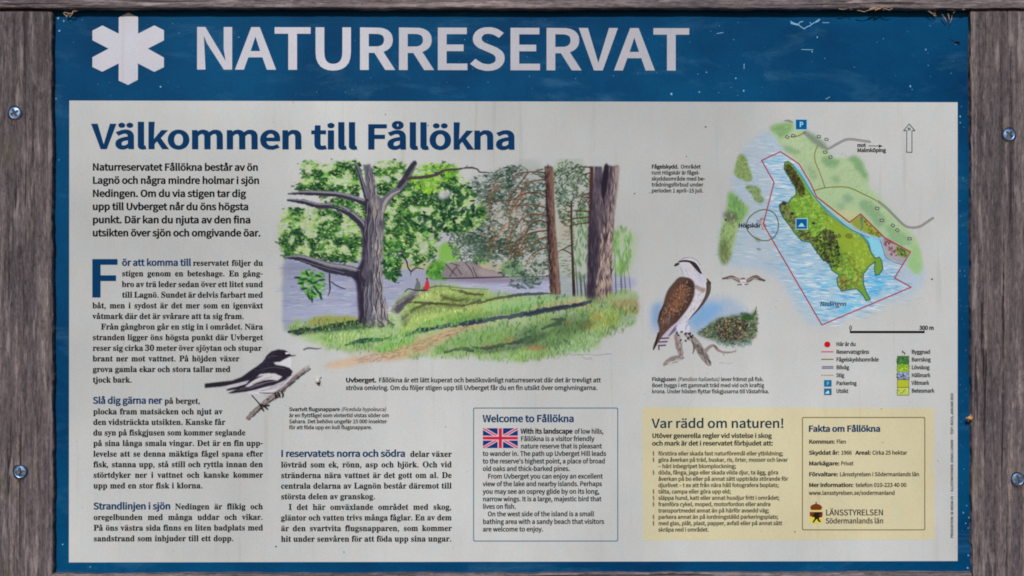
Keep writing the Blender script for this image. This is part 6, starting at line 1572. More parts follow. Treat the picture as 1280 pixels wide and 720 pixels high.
# ---------------------------------------------------------------- osprey with nest, and one flying
def osprey():
    c = Canvas(806, 316, 962, 466, 0.45)
    P, S = c.poly, c.stroke
    P([(815, 408), (814, 388), (822, 378), (850, 375), (880, 371), (905, 372), (925, 379), (938, 390), (934, 400), (900, 404), (885, 414), (868, 418), (845, 414), (826, 418)], (128, 156, 188), .75, 5, 5, 14, mottle=.3, ms=15)
    P([(862, 400), (874, 385), (892, 378), (905, 386), (890, 400), (872, 410)], (102, 150, 196), .75, 4, 3, 10)
    P([(815, 400), (816, 384), (826, 380), (826, 398), (822, 410)], (112, 146, 188), .7, 2.5)
    # nest clump
    nest = [(873, 417), (882, 409), (894, 401), (905, 397), (918, 394), (930, 391), (940, 394), (945, 386), (947, 400), (945, 416), (938, 428), (922, 430), (908, 431), (893, 425), (882, 422)]
    P(nest, (62, 70, 58), .8, 2, 3, 6)
    c.hatch(nest, 620, (2.5, 6), (.6, 1.4), [(40, 66, 42), (58, 90, 54), (96, 116, 60), (84, 118, 104), (50, 54, 40)], (-1.2, 1.2), a=(.5, .95))
    c.dabs([(895, 405), (915, 397), (932, 402), (934, 420), (915, 426), (897, 420)], 330, (.9, 2.2), [(58, 46, 44), (78, 62, 54), (40, 36, 40), (110, 92, 76)], a=(.5, .95))
    c.dabs(nest, 90, (.7, 1.5), [(170, 164, 96), (150, 150, 110)], a=(.5, .9))
    P([(927, 397), (932, 391), (938, 393), (940, 399), (932, 401)], (44, 74, 40), .9, 1)
    S([(941, 396), (944, 390), (945.5, 383)], [2.6, 2, .8], (52, 88, 56), .95)
    S([(934, 392), (934, 385)], .6, (110, 122, 134), .6)
    c.hatch([(885, 420), (910, 430), (940, 425), (936, 432), (905, 433)], 60, (3, 6), (.6, 1.2), [(110, 142, 136), (84, 116, 104)], (.6, 2.2), a=(.4, .8))
    # dead branch
    br, bl = (134, 124, 120), (84, 76, 78)
    S([(858, 418), (868, 426), (875, 437), (881, 446), (886, 455)], [6, 8, 10, 10, 5], br, 1, rough=1)
    S([(846, 420), (848, 432), (851, 441), (850, 446)], [7, 8, 6, 4], br, 1, rough=.8)
    S([(853, 447), (845, 447.5), (838, 449), (833, 453), (830, 456)], [4, 6, 5, 5, 3], br, 1, rough=.8)
    S([(882, 438), (888, 433), (892, 432), (897, 437), (903, 440), (912, 440.5), (919, 439)], [5, 4, 3, 3.4, 2.6, 2, 1.4], br, 1, rough=.5)
    S([(893, 432), (896, 435)], 2.4, bl, .8); S([(904, 440), (904.5, 444)], 1.2, br); S([(919, 440), (920, 437)], 1, br)
    S([(866, 426), (867.5, 436), (866, 442)], [2, 2.4, 1], bl, .9)
    c.hatch([(862, 420), (872, 428), (888, 452), (880, 452), (866, 430)], 90, (3, 8), (.5, 1), [(92, 84, 84), (176, 168, 162), (70, 62, 64)], (.8, 1.2), a=(.5, .9))
    c.hatch([(845, 422), (852, 422), (854, 444), (847, 444)], 40, (3, 7), (.5, 1), [(100, 90, 96), (172, 162, 168)], (1.2, 1.6), a=(.5, .9))
    c.hatch([(832, 452), (850, 445), (853, 449), (836, 456)], 40, (3, 6), (.5, 1), [(98, 90, 88), (168, 160, 154)], (-.5, 0), a=(.5, .9))
    # bird: breast, neck and head
    wh = (190, 188, 196)
    P([(855, 345), (868, 352), (882, 351), (885, 360), (881, 372), (873, 385), (862, 398), (850, 409), (842, 413), (838, 412), (850, 396), (862, 380), (867, 365)], wh, 1, .4)
    P([(849, 328), (855, 323.5), (864, 323), (872, 327), (875, 334), (877, 341), (881, 349), (880, 357), (870, 353), (860, 348), (854, 346), (853, 338), (850, 332)], wh, 1, .3)
    P([(873, 336), (878, 344), (881, 352), (876, 356), (871, 345)], (178, 174, 200), .7, 1.2)
    P([(870, 356), (876, 359), (882, 361), (880, 366), (873, 363), (868, 359)], (134, 118, 112), .85, .8)
    P([(860, 395), (850, 403), (840, 414), (830, 421), (836, 412), (850, 397)], (184, 176, 194), .9, 1)
    S([(885.6, 354), (885.4, 364), (881.4, 374), (874, 385), (866, 394), (861, 400)], [6, 5.6, 4.2, 2.8, 1.6, .6], (74, 58, 54), .95)
    S([(884, 349), (887, 354)], [2, 4], (66, 54, 54), .95)
    c.hatch([(868, 364), (880, 366), (872, 384), (858, 400), (846, 410), (852, 396)], 60, (3, 8), (.5, 1.0), [(160, 156, 172), (206, 204, 210), (148, 146, 160)], (1.7, 2.4), a=(.3, .7))
    c.hatch([(856, 334), (872, 338), (878, 350), (862, 347)], 26, (2, 5), (.5, .9), [(160, 158, 172), (150, 148, 164)], (.8, 1.6), a=(.3, .6))
    # crown and stripe
    S([(849, 327), (855, 326.2), (862, 327), (867, 330), (871, 334.5), (875, 340), (877, 342)], [2.2, 2.6, 2.8, 5, 5, 3, 1], (42, 36, 50), .97)
    S([(851, 324.5), (856, 322.4), (864, 322.4), (871, 325.4), (875, 331)], [.8, 1, .7, .8, 1], (104, 100, 112), .7)
    P([(842, 332.5), (844, 329.5), (848, 328), (850, 330), (847, 332), (844.4, 333)], (46, 42, 54), 1, .2, smooth=False)
    S([(851, 334), (853, 340), (854.5, 345)], [.8, 1, .6], (138, 136, 152), .8)
    # back and folded wing
    P([(853, 346), (861, 347.5), (866, 351), (868, 358), (867.5, 368), (864, 378), (858, 388), (850, 398), (842, 407), (834, 415), (826, 424), (820, 433), (816, 437.5), (817, 431), (820, 424), (824, 413), (822, 402), (824, 391), (828, 384), (831, 372), (835, 362), (843, 352), (848, 347)], (84, 62, 54), 1, .3)
    P([(840, 372), (848, 358), (856, 358), (860, 368), (850, 384), (840, 392), (834, 388)], (122, 80, 60), .75, 2.5)
    P([(858, 350), (866, 352), (868, 360), (866, 372), (858, 386), (848, 398), (838, 408), (850, 390), (860, 370)], (56, 42, 40), .8, 1.4)
    c.hatch([(838, 372), (850, 352), (864, 356), (862, 378), (846, 396), (828, 408), (828, 390)], 420, (1.4, 3.4), (.5, 1), [(166, 136, 110), (54, 40, 36), (140, 100, 76), (46, 36, 34)], (.9, 2.3), a=(.35, .8))
    S([(830, 380), (826, 390), (823, 402)], [1, 2.4, 1], (44, 38, 46), .9)
    S([(823, 416), (820, 428), (817, 437)], [2, 3, 1.4], (40, 34, 38), .95)
    c.dabs([(828, 400), (840, 395), (836, 405), (828, 415)], 24, (.8, 1.8), [(104, 84, 104), (70, 56, 60)], a=(.4, .8))
    # barred tail
    P([(828, 420), (843, 405), (848, 407), (838, 418), (834, 424), (832, 432), (823, 436), (824, 428)], (176, 168, 186), .95, .6)
    S([(836, 420), (843, 412), (846, 407)], [1.5, 4, 2], (92, 80, 104), .85)
    for q in (((825, 423), (836, 422.5)), ((824, 427.5), (834, 427)), ((823, 432), (832, 431.5)), ((823.4, 432), (823.6, 437))):
        S(q, 1.7, (62, 54, 58), .95)
    # legs and talons on the branch
    P([(845, 408), (852, 404), (860, 404), (862, 413), (856, 416), (848, 415)], (194, 194, 206), .95, 1)
    for x, y, r in ((846, 416, 1.8), (852, 415, 1.8), (857, 417, 1.7), (862, 417, 2.2), (864, 421, 2.2), (860, 423, 1.9), (851, 425, 1.5), (857, 426, 1.7), (848, 419, 1.3), (866, 419, 1.3)):
        c.dab(x, y, r, r * .75, c.rg.uniform(0, 3), (44, 38, 50), .95)
    for x, y in ((850, 418), (855, 420), (860, 419.5), (853, 416.5)):
        c.dab(x, y, 1.5, 1.0, .4, (176, 168, 178), .9)
    S([(864, 402), (858, 408), (857, 413)], [.8, 1.4, .8], (120, 128, 158), .7)
    # flying bird
    S([(903.5, 348.3), (909, 347), (914, 346.2)], [2, 2.4, 2.2], (46, 42, 50), .95)
    S([(913, 346.3), (917, 346.6), (921, 349.6), (926, 352)], [2.2, 3, 2.4, 1.6], (58, 54, 62), .95)
    S([(932, 351.6), (936, 350), (940, 347), (943, 346.4)], [1.6, 2.4, 3, 2.6], (50, 46, 54), .95)
    S([(942, 346), (948, 348), (955.5, 350.6)], [2.6, 2.8, 2.4], (44, 40, 48), .95)
    P([(921, 347.5), (928, 346.6), (935, 347.6), (934, 354), (929, 358.8), (924, 355)], (176, 170, 172), .95, .4)
    S([(906, 347.6), (914, 345), (921, 348)], [.8, 1.6, 1.2], (150, 128, 112), .8)
    S([(936, 348), (943, 345), (952, 348)], [1.2, 1.6, .8], (150, 128, 112), .8)
    P([(904, 348.6), (909, 345.8), (915, 344.6), (921, 347), (926, 350), (926, 353.4), (920, 351.4), (915, 348.6), (909, 349)], (92, 74, 68), .9, .4)
    P([(955.5, 351.4), (950, 347.4), (943, 344.8), (937, 347.4), (932, 350), (932, 353.4), (938, 352), (943, 349), (949, 350.6)], (88, 70, 66), .9, .4)
    S([(911, 347.4), (917, 347.6), (923, 350.4)], 1.1, (176, 164, 156), .8)
    S([(947, 348.4), (941, 347.6), (935, 350.4)], 1.1, (176, 164, 156), .8)
    P([(925, 348), (929, 346.8), (933, 348), (932.6, 354), (929, 357.5), (925.4, 354)], (196, 192, 196), .95, .4)
    S([(926.4, 348.6), (929, 347.6), (931.6, 348.6)], 1.1, (84, 72, 72), .9)
    S([(918, 347), (924, 349), (931, 349)], .8, (150, 148, 160), .7)
    for q in (((926, 348.6), (931, 348.4)), ((922, 356), (927, 355.6)), ((931, 355.6), (934.5, 355.4))):
        S(q, 1.5, (84, 80, 90), .9)
    S([(927, 353), (931, 353)], 1, (120, 116, 128), .7)
    for q in (((899, 454), (902, 453.4), (905, 454)), ((909, 453.6), (912, 454.2), (915, 453.5))):
        S(q, .7, (150, 148, 152), .8)
    return c.build('osprey_illustration', sign)


osprey()
# ---------------------------------------------------------------- map
def chart():
    c = Canvas(892, 144, 1172, 412, 0.5)
    P, S = c.poly, c.stroke
    P([(962, 163), (947, 170), (934, 182), (924, 198), (916, 220), (912, 245), (905, 270), (899, 300), (900, 326), (922, 333), (955, 338), (975, 350), (988, 372), (1002, 394), (1014, 406), (1030, 407), (1065, 396), (1100, 383), (1140, 366), (1156, 352), (1154, 338), (1146, 330),
       (1120, 300), (1060, 260), (1010, 225), (985, 190), (972, 170)], (158, 176, 192), .92, 3.5, 4, 12, mottle=.2, ms=14, mst=(.25, 1))
    bnd = [(951.9, 200.6), (975.6, 189.6), (998.8, 205), (1013, 229), (1020.6, 246), (1061.9, 278.1), (1075.6, 267.5), (1106, 297.5), (1138, 315), (1118, 347.5), (1138.8, 359), (1027.2, 406.2), (956.3, 284.4), (954.4, 278.7), (967.5, 228)]
    P(bnd, (150, 182, 202), .85, 1, smooth=False, mottle=.25, ms=10, mst=(.25, 1))
    water = [(112, 164, 200), (176, 198, 214), (136, 176, 206), (196, 206, 216), (96, 156, 196)]
    c.hatch(bnd, 1800, (5, 18), (.6, 1.5), water + [(206, 210, 214)], (-.12, .2), a=(.4, .9), clump=16, thr=.34)
    c.hatch([(962, 165), (940, 180), (922, 205), (912, 255), (900, 320), (960, 336), (1005, 396), (1024, 404), (955, 285), (965, 228), (950, 200), (975, 188)], 620, (6, 18), (.7, 1.5), [(140, 164, 188), (184, 192, 204), (156, 180, 196)], (-.1, .25), a=(.3, .7), clump=16, thr=.34)
    c.hatch([(1000, 340), (1045, 350), (1060, 372), (1110, 345), (1116, 350), (1060, 392), (1020, 390)], 260, (6, 16), (.8, 1.8), [(74, 148, 194), (92, 170, 206), (128, 190, 212)], (-.15, .2), a=(.4, .8), clump=10, thr=.45)
    c.hatch([(1082, 345), (1105, 340), (1118, 356), (1088, 372)], 70, (6, 14), (.8, 1.8), [(66, 150, 204), (92, 172, 212)], (-.2, .2), a=(.4, .8))
    c.hatch([(1030, 402), (1140, 362), (1150, 372), (1100, 392), (1040, 408)], 70, (7, 18), (.7, 1.4), [(150, 172, 186), (170, 184, 194)], (-.35, .05), a=(.3, .6))
    c.hatch([(960, 320), (985, 330), (1020, 400), (1008, 400)], 60, (6, 14), (.7, 1.4), [(138, 178, 196), (160, 184, 196)], (0, .4), a=(.3, .6))
    # mainland
    land = [(962, 160), (974, 154), (990, 152), (1003, 163), (1013, 166), (1024, 174), (1034, 184), (1041, 196), (1056, 198), (1072, 196), (1080, 206), (1086, 222), (1087, 236), (1104, 252), (1118, 268), (1132, 283), (1145, 298), (1150, 312), (1153, 330), (1150, 341), (1142, 341), (1134, 330),
            (1137, 315), (1106, 298), (1076, 268), (1062, 279), (1022, 247), (1012, 228), (998, 204), (984, 192), (976, 180), (968, 170)]
    P(land, (158, 180, 136), .97, 1.6, 1.5, 8, mottle=.12)
    P([(1024, 246), (1060, 234), (1090, 236), (1110, 258), (1140, 296), (1150, 330), (1138, 316), (1106, 296), (1078, 267), (1062, 277)], (158, 184, 144), .7, 3)
    P([(1035, 262), (1060, 262), (1075, 266), (1062, 276)], (186, 186, 138), .7, 3)
    gr = (112, 150, 98)
    for q, col, a in (([(963, 160), (976, 155), (990, 155), (988, 164), (976, 172), (972, 168)], gr, .85), ([(978, 182), (990, 184), (1000, 190), (996, 193), (984, 190)], (118, 150, 116), .85), ([(1003, 164), (1014, 166), (1026, 175), (1034, 184), (1028, 186), (1016, 178)], (104, 132, 104), .8),
                      ([(1027, 198), (1034, 196), (1046, 200), (1052, 198), (1046, 208), (1036, 209), (1029, 205)], (112, 150, 106), .85), ([(1058, 198), (1072, 196), (1080, 208), (1086, 224), (1080, 222), (1070, 212), (1066, 204)], (108, 148, 104), .85), ([(1009, 206), (1016, 210), (1022, 222), (1018, 225), (1010, 216)], (128, 154, 122), .75),
                      ([(1038, 222), (1045, 219), (1050, 223), (1046, 228), (1039, 227)], (124, 156, 116), .8), ([(1054, 243), (1062, 242), (1066, 250), (1060, 254), (1054, 250)], (120, 150, 124), .75), ([(1074, 252), (1086, 252), (1098, 262), (1106, 275), (1098, 284), (1086, 270), (1076, 262)], (116, 152, 116), .75),
                      ([(1045, 255), (1054, 252), (1056, 260), (1048, 262)], (130, 158, 130), .7), ([(1106, 280), (1120, 286), (1140, 300), (1128, 308), (1112, 296)], (122, 160, 118), .75), ([(1136, 318), (1146, 306), (1151, 320), (1152, 338), (1143, 342), (1135, 332)], (136, 174, 120), .8)):
        P(q, col, a, 2.2, 2, 5)
    c.hatch([(964, 160), (990, 154), (1035, 185), (1080, 200), (1090, 240), (1140, 296), (1150, 336), (1140, 325), (1080, 265), (1024, 244), (990, 190)], 420, (2, 5), (.5, 1.1), [(134, 166, 112), (188, 202, 158), (120, 152, 110)], (-1.2, -.3), a=(.2, .5))
    S([(980, 150.8), (986, 151), (991, 153)], [1, 3, 1.5], (118, 108, 116), .8)
    # islets to the west
    i1 = [(921, 198), (927, 193), (933, 199), (936, 210), (940, 221), (936, 227), (926, 224), (918, 218), (919, 208)]
    P(i1, (126, 148, 92), .95, 1.2, 1.5, 5)
    c.dabs(i1, 110, (.8, 1.8), [(92, 122, 68), (150, 160, 104), (110, 138, 84)], a=(.4, .8))
    i2 = [(932, 234), (940, 232), (950, 236), (951, 244), (955, 250), (950, 254), (943, 250), (939, 242)]
    P(i2, (118, 144, 96), .95, 1, 1, 4)
    c.dabs(i2, 60, (.8, 1.6), [(90, 118, 72), (140, 156, 108)], a=(.4, .8))
    P([(911, 240), (918, 243), (928, 254), (936, 260), (932, 270), (924, 282), (918, 298), (913, 320), (906, 330), (900, 326), (899, 305), (902, 288), (906, 270), (909, 252)], (140, 166, 104), .95, 1.8, 2, 6)
    P([(911, 242), (918, 244), (930, 258), (930, 270), (920, 276), (912, 262)], (98, 152, 84), .8, 2.4)
    P([(905, 268), (914, 264), (922, 270), (918, 279), (908, 276)], (92, 94, 82), .85, 2, 2, 4)
    P([(900, 304), (911, 300), (912, 322), (906, 330), (900, 325)], (98, 110, 74), .85, 1.8, 2, 4)
    c.hatch([(900, 300), (908, 265), (918, 245), (932, 262), (918, 290), (908, 328)], 210, (2, 5), (.5, 1.1), [(96, 130, 78), (166, 186, 128), (86, 100, 70)], (1, 1.9), a=(.3, .7))
    c.dab(907, 275, 1.2, 1.2, 0, (30, 30, 30))
    c.dab(948.5, 311.5, 3, 1.5, .3, (120, 132, 140), .9)
    P([(943, 296), (950, 299), (949, 303), (945, 301)], (110, 134, 110), .85, .8)
    # Högskär rocks
    c.dabs([(950, 276), (956, 272), (957, 286), (951, 286)], 26, (1, 2.2), [(176, 146, 130), (150, 120, 108), (128, 126, 150)], a=(.5, .9))
    c.dab(948, 277, 3, 2.6, .2, (130, 138, 172), .7)
    c.dab(967, 290, 3.4, 2.4, .5, (112, 150, 196), .6)
    # main island
    isl = [(981, 203), (985, 201.5), (991, 206), (1000, 216), (1008, 229), (1016, 243), (1026, 256), (1040, 270), (1054, 281), (1068, 289), (1078, 296), (1084, 303), (1088, 314), (1094, 323), (1099, 321), (1102, 326), (1103.5, 336), (1099, 343), (1094, 344), (1093, 334), (1094, 327), (1086, 333), (1079, 343),
           (1079, 354), (1083, 366), (1088, 374), (1083, 376), (1078, 368), (1071, 361), (1062, 362), (1052, 364), (1047, 356), (1046, 349), (1049, 344), (1040, 338), (1036, 329), (1028, 324), (1020, 313), (1013, 303), (1002, 301), (994, 292), (987, 282), (979, 272), (975, 263), (974, 257), (979, 252), (985, 254),
           (989, 248), (995, 244), (995, 236), (990, 226), (984, 218), (980, 211)]
    P(isl, (104, 146, 54), 1, .4, smooth=False)
    P([(1022, 262), (1045, 276), (1076, 296), (1086, 312), (1092, 325), (1078, 340), (1064, 336), (1056, 316), (1044, 302), (1034, 285)], (140, 162, 54), .9, 3, 3, 8, mottle=.2)
    c.dabs([(990, 246), (1012, 242), (1036, 268), (1040, 290), (1020, 300), (1000, 280)], 620, (.9, 2.2), [(134, 174, 70), (86, 128, 48), (156, 182, 76), (112, 152, 60)], a=(.45, .9))
    c.dabs([(1048, 345), (1050, 320), (1066, 318), (1078, 340), (1078, 356), (1052, 362)], 330, (.9, 2.2), [(128, 168, 66), (86, 118, 46), (150, 176, 84), (124, 100, 50)], a=(.45, .9))
    c.dabs([(1018, 296), (1036, 286), (1046, 300), (1050, 322), (1044, 338), (1030, 326), (1016, 308)], 480, (.8, 1.9), [(40, 48, 30), (66, 62, 38), (88, 106, 50), (58, 48, 40)], a=(.55, .95))
    c.dabs([(982, 206), (990, 208), (1004, 232), (1004, 246), (996, 238), (984, 216)], 260, (.9, 2.3), [(46, 40, 28), (74, 60, 34), (88, 92, 42), (50, 54, 30)], a=(.6, .95))
    c.dabs([(975, 256), (986, 256), (994, 270), (1006, 284), (1018, 300), (1006, 301), (990, 284), (978, 268)], 240, (.9, 2.2), [(60, 54, 42), (84, 76, 62), (132, 118, 92), (92, 112, 50)], a=(.5, .95))
    c.dabs([(1048, 348), (1060, 350), (1060, 362), (1052, 362)], 60, (.8, 1.8), [(120, 92, 54), (150, 130, 84), (70, 70, 40)], a=(.5, .9))
    c.dabs([(1060, 290), (1080, 300), (1090, 322), (1078, 336), (1066, 330)], 130, (.9, 2.2), [(158, 178, 64), (128, 154, 52), (168, 184, 88)], a=(.3, .7))
    c.dab(1061, 295, 5, 3.4, .1, (104, 122, 38), .9)
    for x, y, r in ((980, 254, 3), (990, 267, 2.3), (1017, 279, 2.2), (1037, 306, 2.6), (1046, 309, 2.6), (1030, 316, 2)):
        c.dab(x, y, r, r * .8, .3, (44, 36, 38), .85)
    S(isl + isl[:1], 1.3, (40, 82, 78), .9, smooth=False)
    # grazed point, red rocks and the channel
    P([(1063, 278.5), (1075.6, 268), (1090, 282), (1104, 296), (1096, 296), (1080, 290), (1070, 285)], (136, 146, 50), .95, 1, smooth=False)
    c.dabs([(1078, 272), (1104, 295), (1096, 296), (1080, 288)], 70, (.8, 1.8), [(108, 118, 42), (84, 92, 40), (160, 160, 70)], a=(.5, .9))
    P([(1103, 299), (1110, 298), (1124, 307), (1137, 315), (1128, 330), (1118, 326), (1108, 322), (1104, 312)], (154, 142, 148), .8, 1, 1, 4)
    c.dabs([(1105, 299), (1118, 304), (1124, 318), (1112, 318)], 90, (.8, 2), [(110, 62, 70), (80, 56, 62), (186, 156, 158), (130, 84, 90)], a=(.45, .85))
    P([(1120, 308), (1127, 310), (1136, 315), (1131, 322), (1122, 318)], (112, 140, 58), .9, 1)
    c.dabs([(1120, 309), (1134, 315), (1130, 321)], 24, (.8, 1.8), [(60, 82, 40), (48, 60, 36)], a=(.5, .9))
    P([(1020, 247), (1032, 258), (1050, 273), (1066, 285), (1076, 291), (1090, 296), (1100, 302), (1104, 318), (1108, 326), (1098, 318), (1092, 318), (1086, 305), (1078, 296), (1064, 288), (1046, 275), (1028, 259), (1014, 242), (1002, 222), (990, 206), (1000, 212), (1012, 230)], (120, 182, 204), .85, .8)
    P([(1086, 298), (1100, 303), (1105, 320), (1096, 320), (1090, 312)], (128, 196, 222), .85, 1.2)
    S([(990, 205), (1003, 222), (1015, 241), (1027, 256), (1045, 272), (1062, 286), (1075, 292), (1086, 297)], .9, (40, 96, 116), .85)
    S([(1075, 292), (1085, 302), (1089, 316), (1094, 322)], 1, (40, 96, 104), .85)
    S([(1075.6, 270), (1077, 278), (1078, 284), (1075, 288)], [1.4, 2.4, 2, 1.2], (76, 120, 116), .85)
    S([(1100, 300), (1104, 312), (1107, 321), (1116, 327), (1128, 331)], .9, (76, 88, 148), .85)
    # paths and roads
    ol = (112, 106, 46)
    S([(1022, 182), (1018.4, 192), (1019, 202), (1024, 214), (1029, 228), (1031, 235)], 1.2, ol, .95)
    S([(1017, 238.5), (1030, 235), (1048, 233.6), (1062, 235), (1080, 243), (1096, 251)], 1.3, ol, .95)
    S([(986, 258), (993, 250), (1001, 245), (1006, 243)], .8, (146, 140, 64), .8)
    for q in ([(1005, 165.6), (1018, 176), (1028, 183), (1035, 186), (1046, 180), (1056, 175), (1064, 174), (1076, 175.6), (1087, 177.2)], [(1098, 252), (1108, 260), (1118, 270), (1130, 281.5), (1140, 284.5), (1150, 283), (1158, 278), (1166, 272.6)]):
        S(q, 2.8, (104, 102, 106), .95)
        S(q, 1.0, (160, 158, 160), .8)
    S([(989, 171.2), (997, 170), (1003, 167), (1007, 165)], [1.6, 1.3, 1.3, 1], (112, 92, 46), .95)
    # protected circle round the skerry
    S([(953 + 20 * math.cos(t), 281.5 + 19.2 * math.sin(t) + 1.6 * math.sin(2 * t)) for t in np.linspace(0, 6.2832, 28)], 1.3, (82, 84, 50), .95)
    # reserve boundary
    S(bnd + bnd[:1], 2.2, (196, 140, 146), .45, smooth=False)
    S(bnd + bnd[:1], 1.25, (142, 34, 50), .95, smooth=False)
    S([(1022, 247), (1061.9, 278.1), (1075.6, 267.5), (1106, 297.5), (1138, 315)], 1.3, (140, 54, 30), .9, smooth=False)
    # houses
    for x, y, t in ((984, 171.4, .5), (991.4, 169.6, .3), (1023.6, 170.6, .1), (1033, 174.4, .3), (1031.4, 190.2, -.2), (1038, 196.4, -.5), (1096.4, 260.4, .1), (1102.2, 275.6, .2), (1116, 281.8, .7), (1121.6, 287.8, .7), (1137, 298.4, 0)):
        q = [(x + 3.3 * math.cos(t + k) * .75, y + 3.0 * math.sin(t + k) * .75) for k in (.65, 2.5, 3.79, 5.64)]
        P(q, (186, 184, 182), .9, 0, smooth=False)
        S(q + q[:1], .95, (40, 42, 42), .95, smooth=False)
    return c.build('reserve_map', sign)


chart_o = chart()
k = Ink()
k.text(1071.4, 183.6, 1082.2, 'mot', BLACK, 4.4)
k.text(1071.4, 190.0, 1107.2, 'Malmköping', BLACK, 4.6)
k.path([(1085.4, 182.3), (1099, 182.6)], .8)
k.poly([(1098.5, 180.8), (1103.4, 182.7), (1098.5, 184.4)])
k.build('place_name_lettering', M_SMALL, chart_o)
k = Ink()
k.text(922.8, 284.2, 950.6, 'Högskär', BLACK, 4.8)
k.build('place_name_lettering', M_SMALL, chart_o)
k = Ink(); k.text(1024.6, 382.4, 1057.6, 'Nedingen', ('S', .05, .03, .18), 5.4); k.build('lake_name_lettering', M_NAVY, chart_o)
k = Ink(); k.text(1030.4, 297.0, 1051.0, 'Lagnö', MED, 4.6); k.build('island_name_lettering', M_GREYINK, chart_o)
k = Ink()
k.path([(1136.3, 155), (1129.4, 163.4), (1133.4, 163.4), (1133.2, 190.4), (1139.8, 190.4), (1139.8, 163.4), (1143.6, 163.4)], .95, closed=True)
k.text(1134.4, 163.0, 1138.2, 'N', BLACK, 3.6)
k.build('north_arrow', M_GREYINK, chart_o)
k = Ink()
k.text(1061.4, 412.2, 1064.8, '0', MED, 5.0)
k.text(1149.0, 412.2, 1167.2, '300 m', BLACK, 5.0)
k.bar(1062.2, 413.6, 1155.6, 416.4); k.bar(1062.2, 412.4, 1063.2, 413.6); k.bar(1154.6, 412.4, 1155.6, 413.6)
k.build('scale_bar', M_SMALL, chart_o)
M_SIGNBLUE = print_mat('signal_blue', (4, 84, 140), worn_lit=False)
M_LEGBLUE = print_mat('legend_blue', (20, 100, 142), worn_lit=False)


def symbol(name, x0, y0, x1, y1, kind, mat, halo=True):
    if halo:
        k = Ink(); k.bar(x0 - .9, y0 - .9, x1 + .9, y1 + .9, .0004)
        base = k.build(name, print_mat('pale_halo', (150, 190, 208), worn_lit=False), chart_o)
        k = Ink(); k.bar(x0, y0, x1, y1, .00045); k.build('symbol_square', mat, base)
    else:
        k = Ink(); k.bar(x0, y0, x1, y1, .00045); base = k.build(name, mat, chart_o)
    k = Ink()
    w, h = x1 - x0, y1 - y0
    if kind == 'p':
        k.text(x0 + w * .33, y1 - h * .26, x0 + w * .68, 'P', BOLD, h * .5, .0005)
    else:
        k.poly([(x0 + w * .14, y1 - h * .22), (x0 + w * .3, y0 + h * .62), (x0 + w * .46, y0 + h * .4), (x0 + w * .62, y0 + h * .5), (x0 + w * .72, y0 + h * .7), (x0 + w * .86, y1 - h * .22)], .0005)
    k.build('symbol_figure', print_mat('symbol_pale', (150, 198, 224), worn_lit=False), base)


symbol('parking_symbol', 994.7, 149.6, 1008.3, 161.8, 'p', M_SIGNBLUE)
symbol('viewpoint_symbol', 995.2, 273.7, 1008.6, 286.0, 'v', M_SIGNBLUE)

# ---------------------------------------------------------------- map legend
leg = block('map_legend', [
    (1045.2, 432.4, 1069.6, 'Här är du'), (1045.2, 442.1, 1086.2, 'Reservatsgräns'), (1045.2, 451.7, 1098.2, 'Fågelskyddsområde'), (1045.2, 461.5, 1061.2, 'Bilväg'), (1045.2, 471.3, 1055.2, 'Stig'), (1045.2, 481.3, 1070.6, 'Parkering'), (1045.2, 491.0, 1060.2, 'Utsikt')], M_SMALL, sign, 4.7, BOLD)
leg2 = block('map_legend', [
    (1139.3, 442.1, 1162.7, 'Byggnad'), (1139.3, 451.7, 1163.2, 'Barrskog'), (1139.3, 461.5, 1161.7, 'Lövskog'), (1139.3, 471.3, 1162.7, 'Hällmark'), (1139.3, 480.9, 1161.2, 'Våtmark'), (1139.3, 490.7, 1167.6, 'Betesmark')], M_SMALL, sign, 4.7, BOLD)
def lk(name, rgb, fn):
    k = Ink(); fn(k); return k.build(name, print_mat(name + '_ink', rgb, worn_lit=False), leg)
lk('location_dot', (184, 20, 42), lambda k: k.poly([(1034 + 3.9 * math.cos(t), 430.5 + 3.7 * math.sin(t)) for t in np.linspace(0, 6.283, 25)[:-1]]))
lk('boundary_line', (196, 64, 76), lambda k: k.bar(1026.4, 439.0, 1041.8, 440.4))
lk('protection_line', (118, 104, 48), lambda k: k.bar(1026.4, 448.4, 1041.8, 449.8))
lk('road_line', (92, 90, 116), lambda k: (k.bar(1027.2, 457.6, 1041.8, 458.6), k.bar(1027.2, 459.9, 1041.8, 460.9)))
lk('road_filling', (150, 148, 160), lambda k: k.bar(1027.2, 458.6, 1041.8, 459.9))
lk('path_line', (158, 142, 84), lambda k: [k.bar(1026.3 + i * 3.2, 468.4, 1026.3 + i * 3.2 + 2.7, 469.8) for i in range(5)])
lk('legend_parking', (20, 100, 142), lambda k: k.bar(1029.9, 475.0, 1039.4, 483.3))
lk('parking_letter', (110, 176, 204), lambda k: k.text(1033.2, 481.4, 1036.2, 'P', BOLD, 4.2, .0005))
lk('legend_viewpoint', (20, 100, 142), lambda k: k.bar(1029.9, 485.5, 1039.4, 493.8))
lk('viewpoint_hill', (186, 206, 214), lambda k: k.poly([(1031.2, 492), (1033.4, 489.2), (1035.8, 488), (1036.6, 491.9)], .0005))


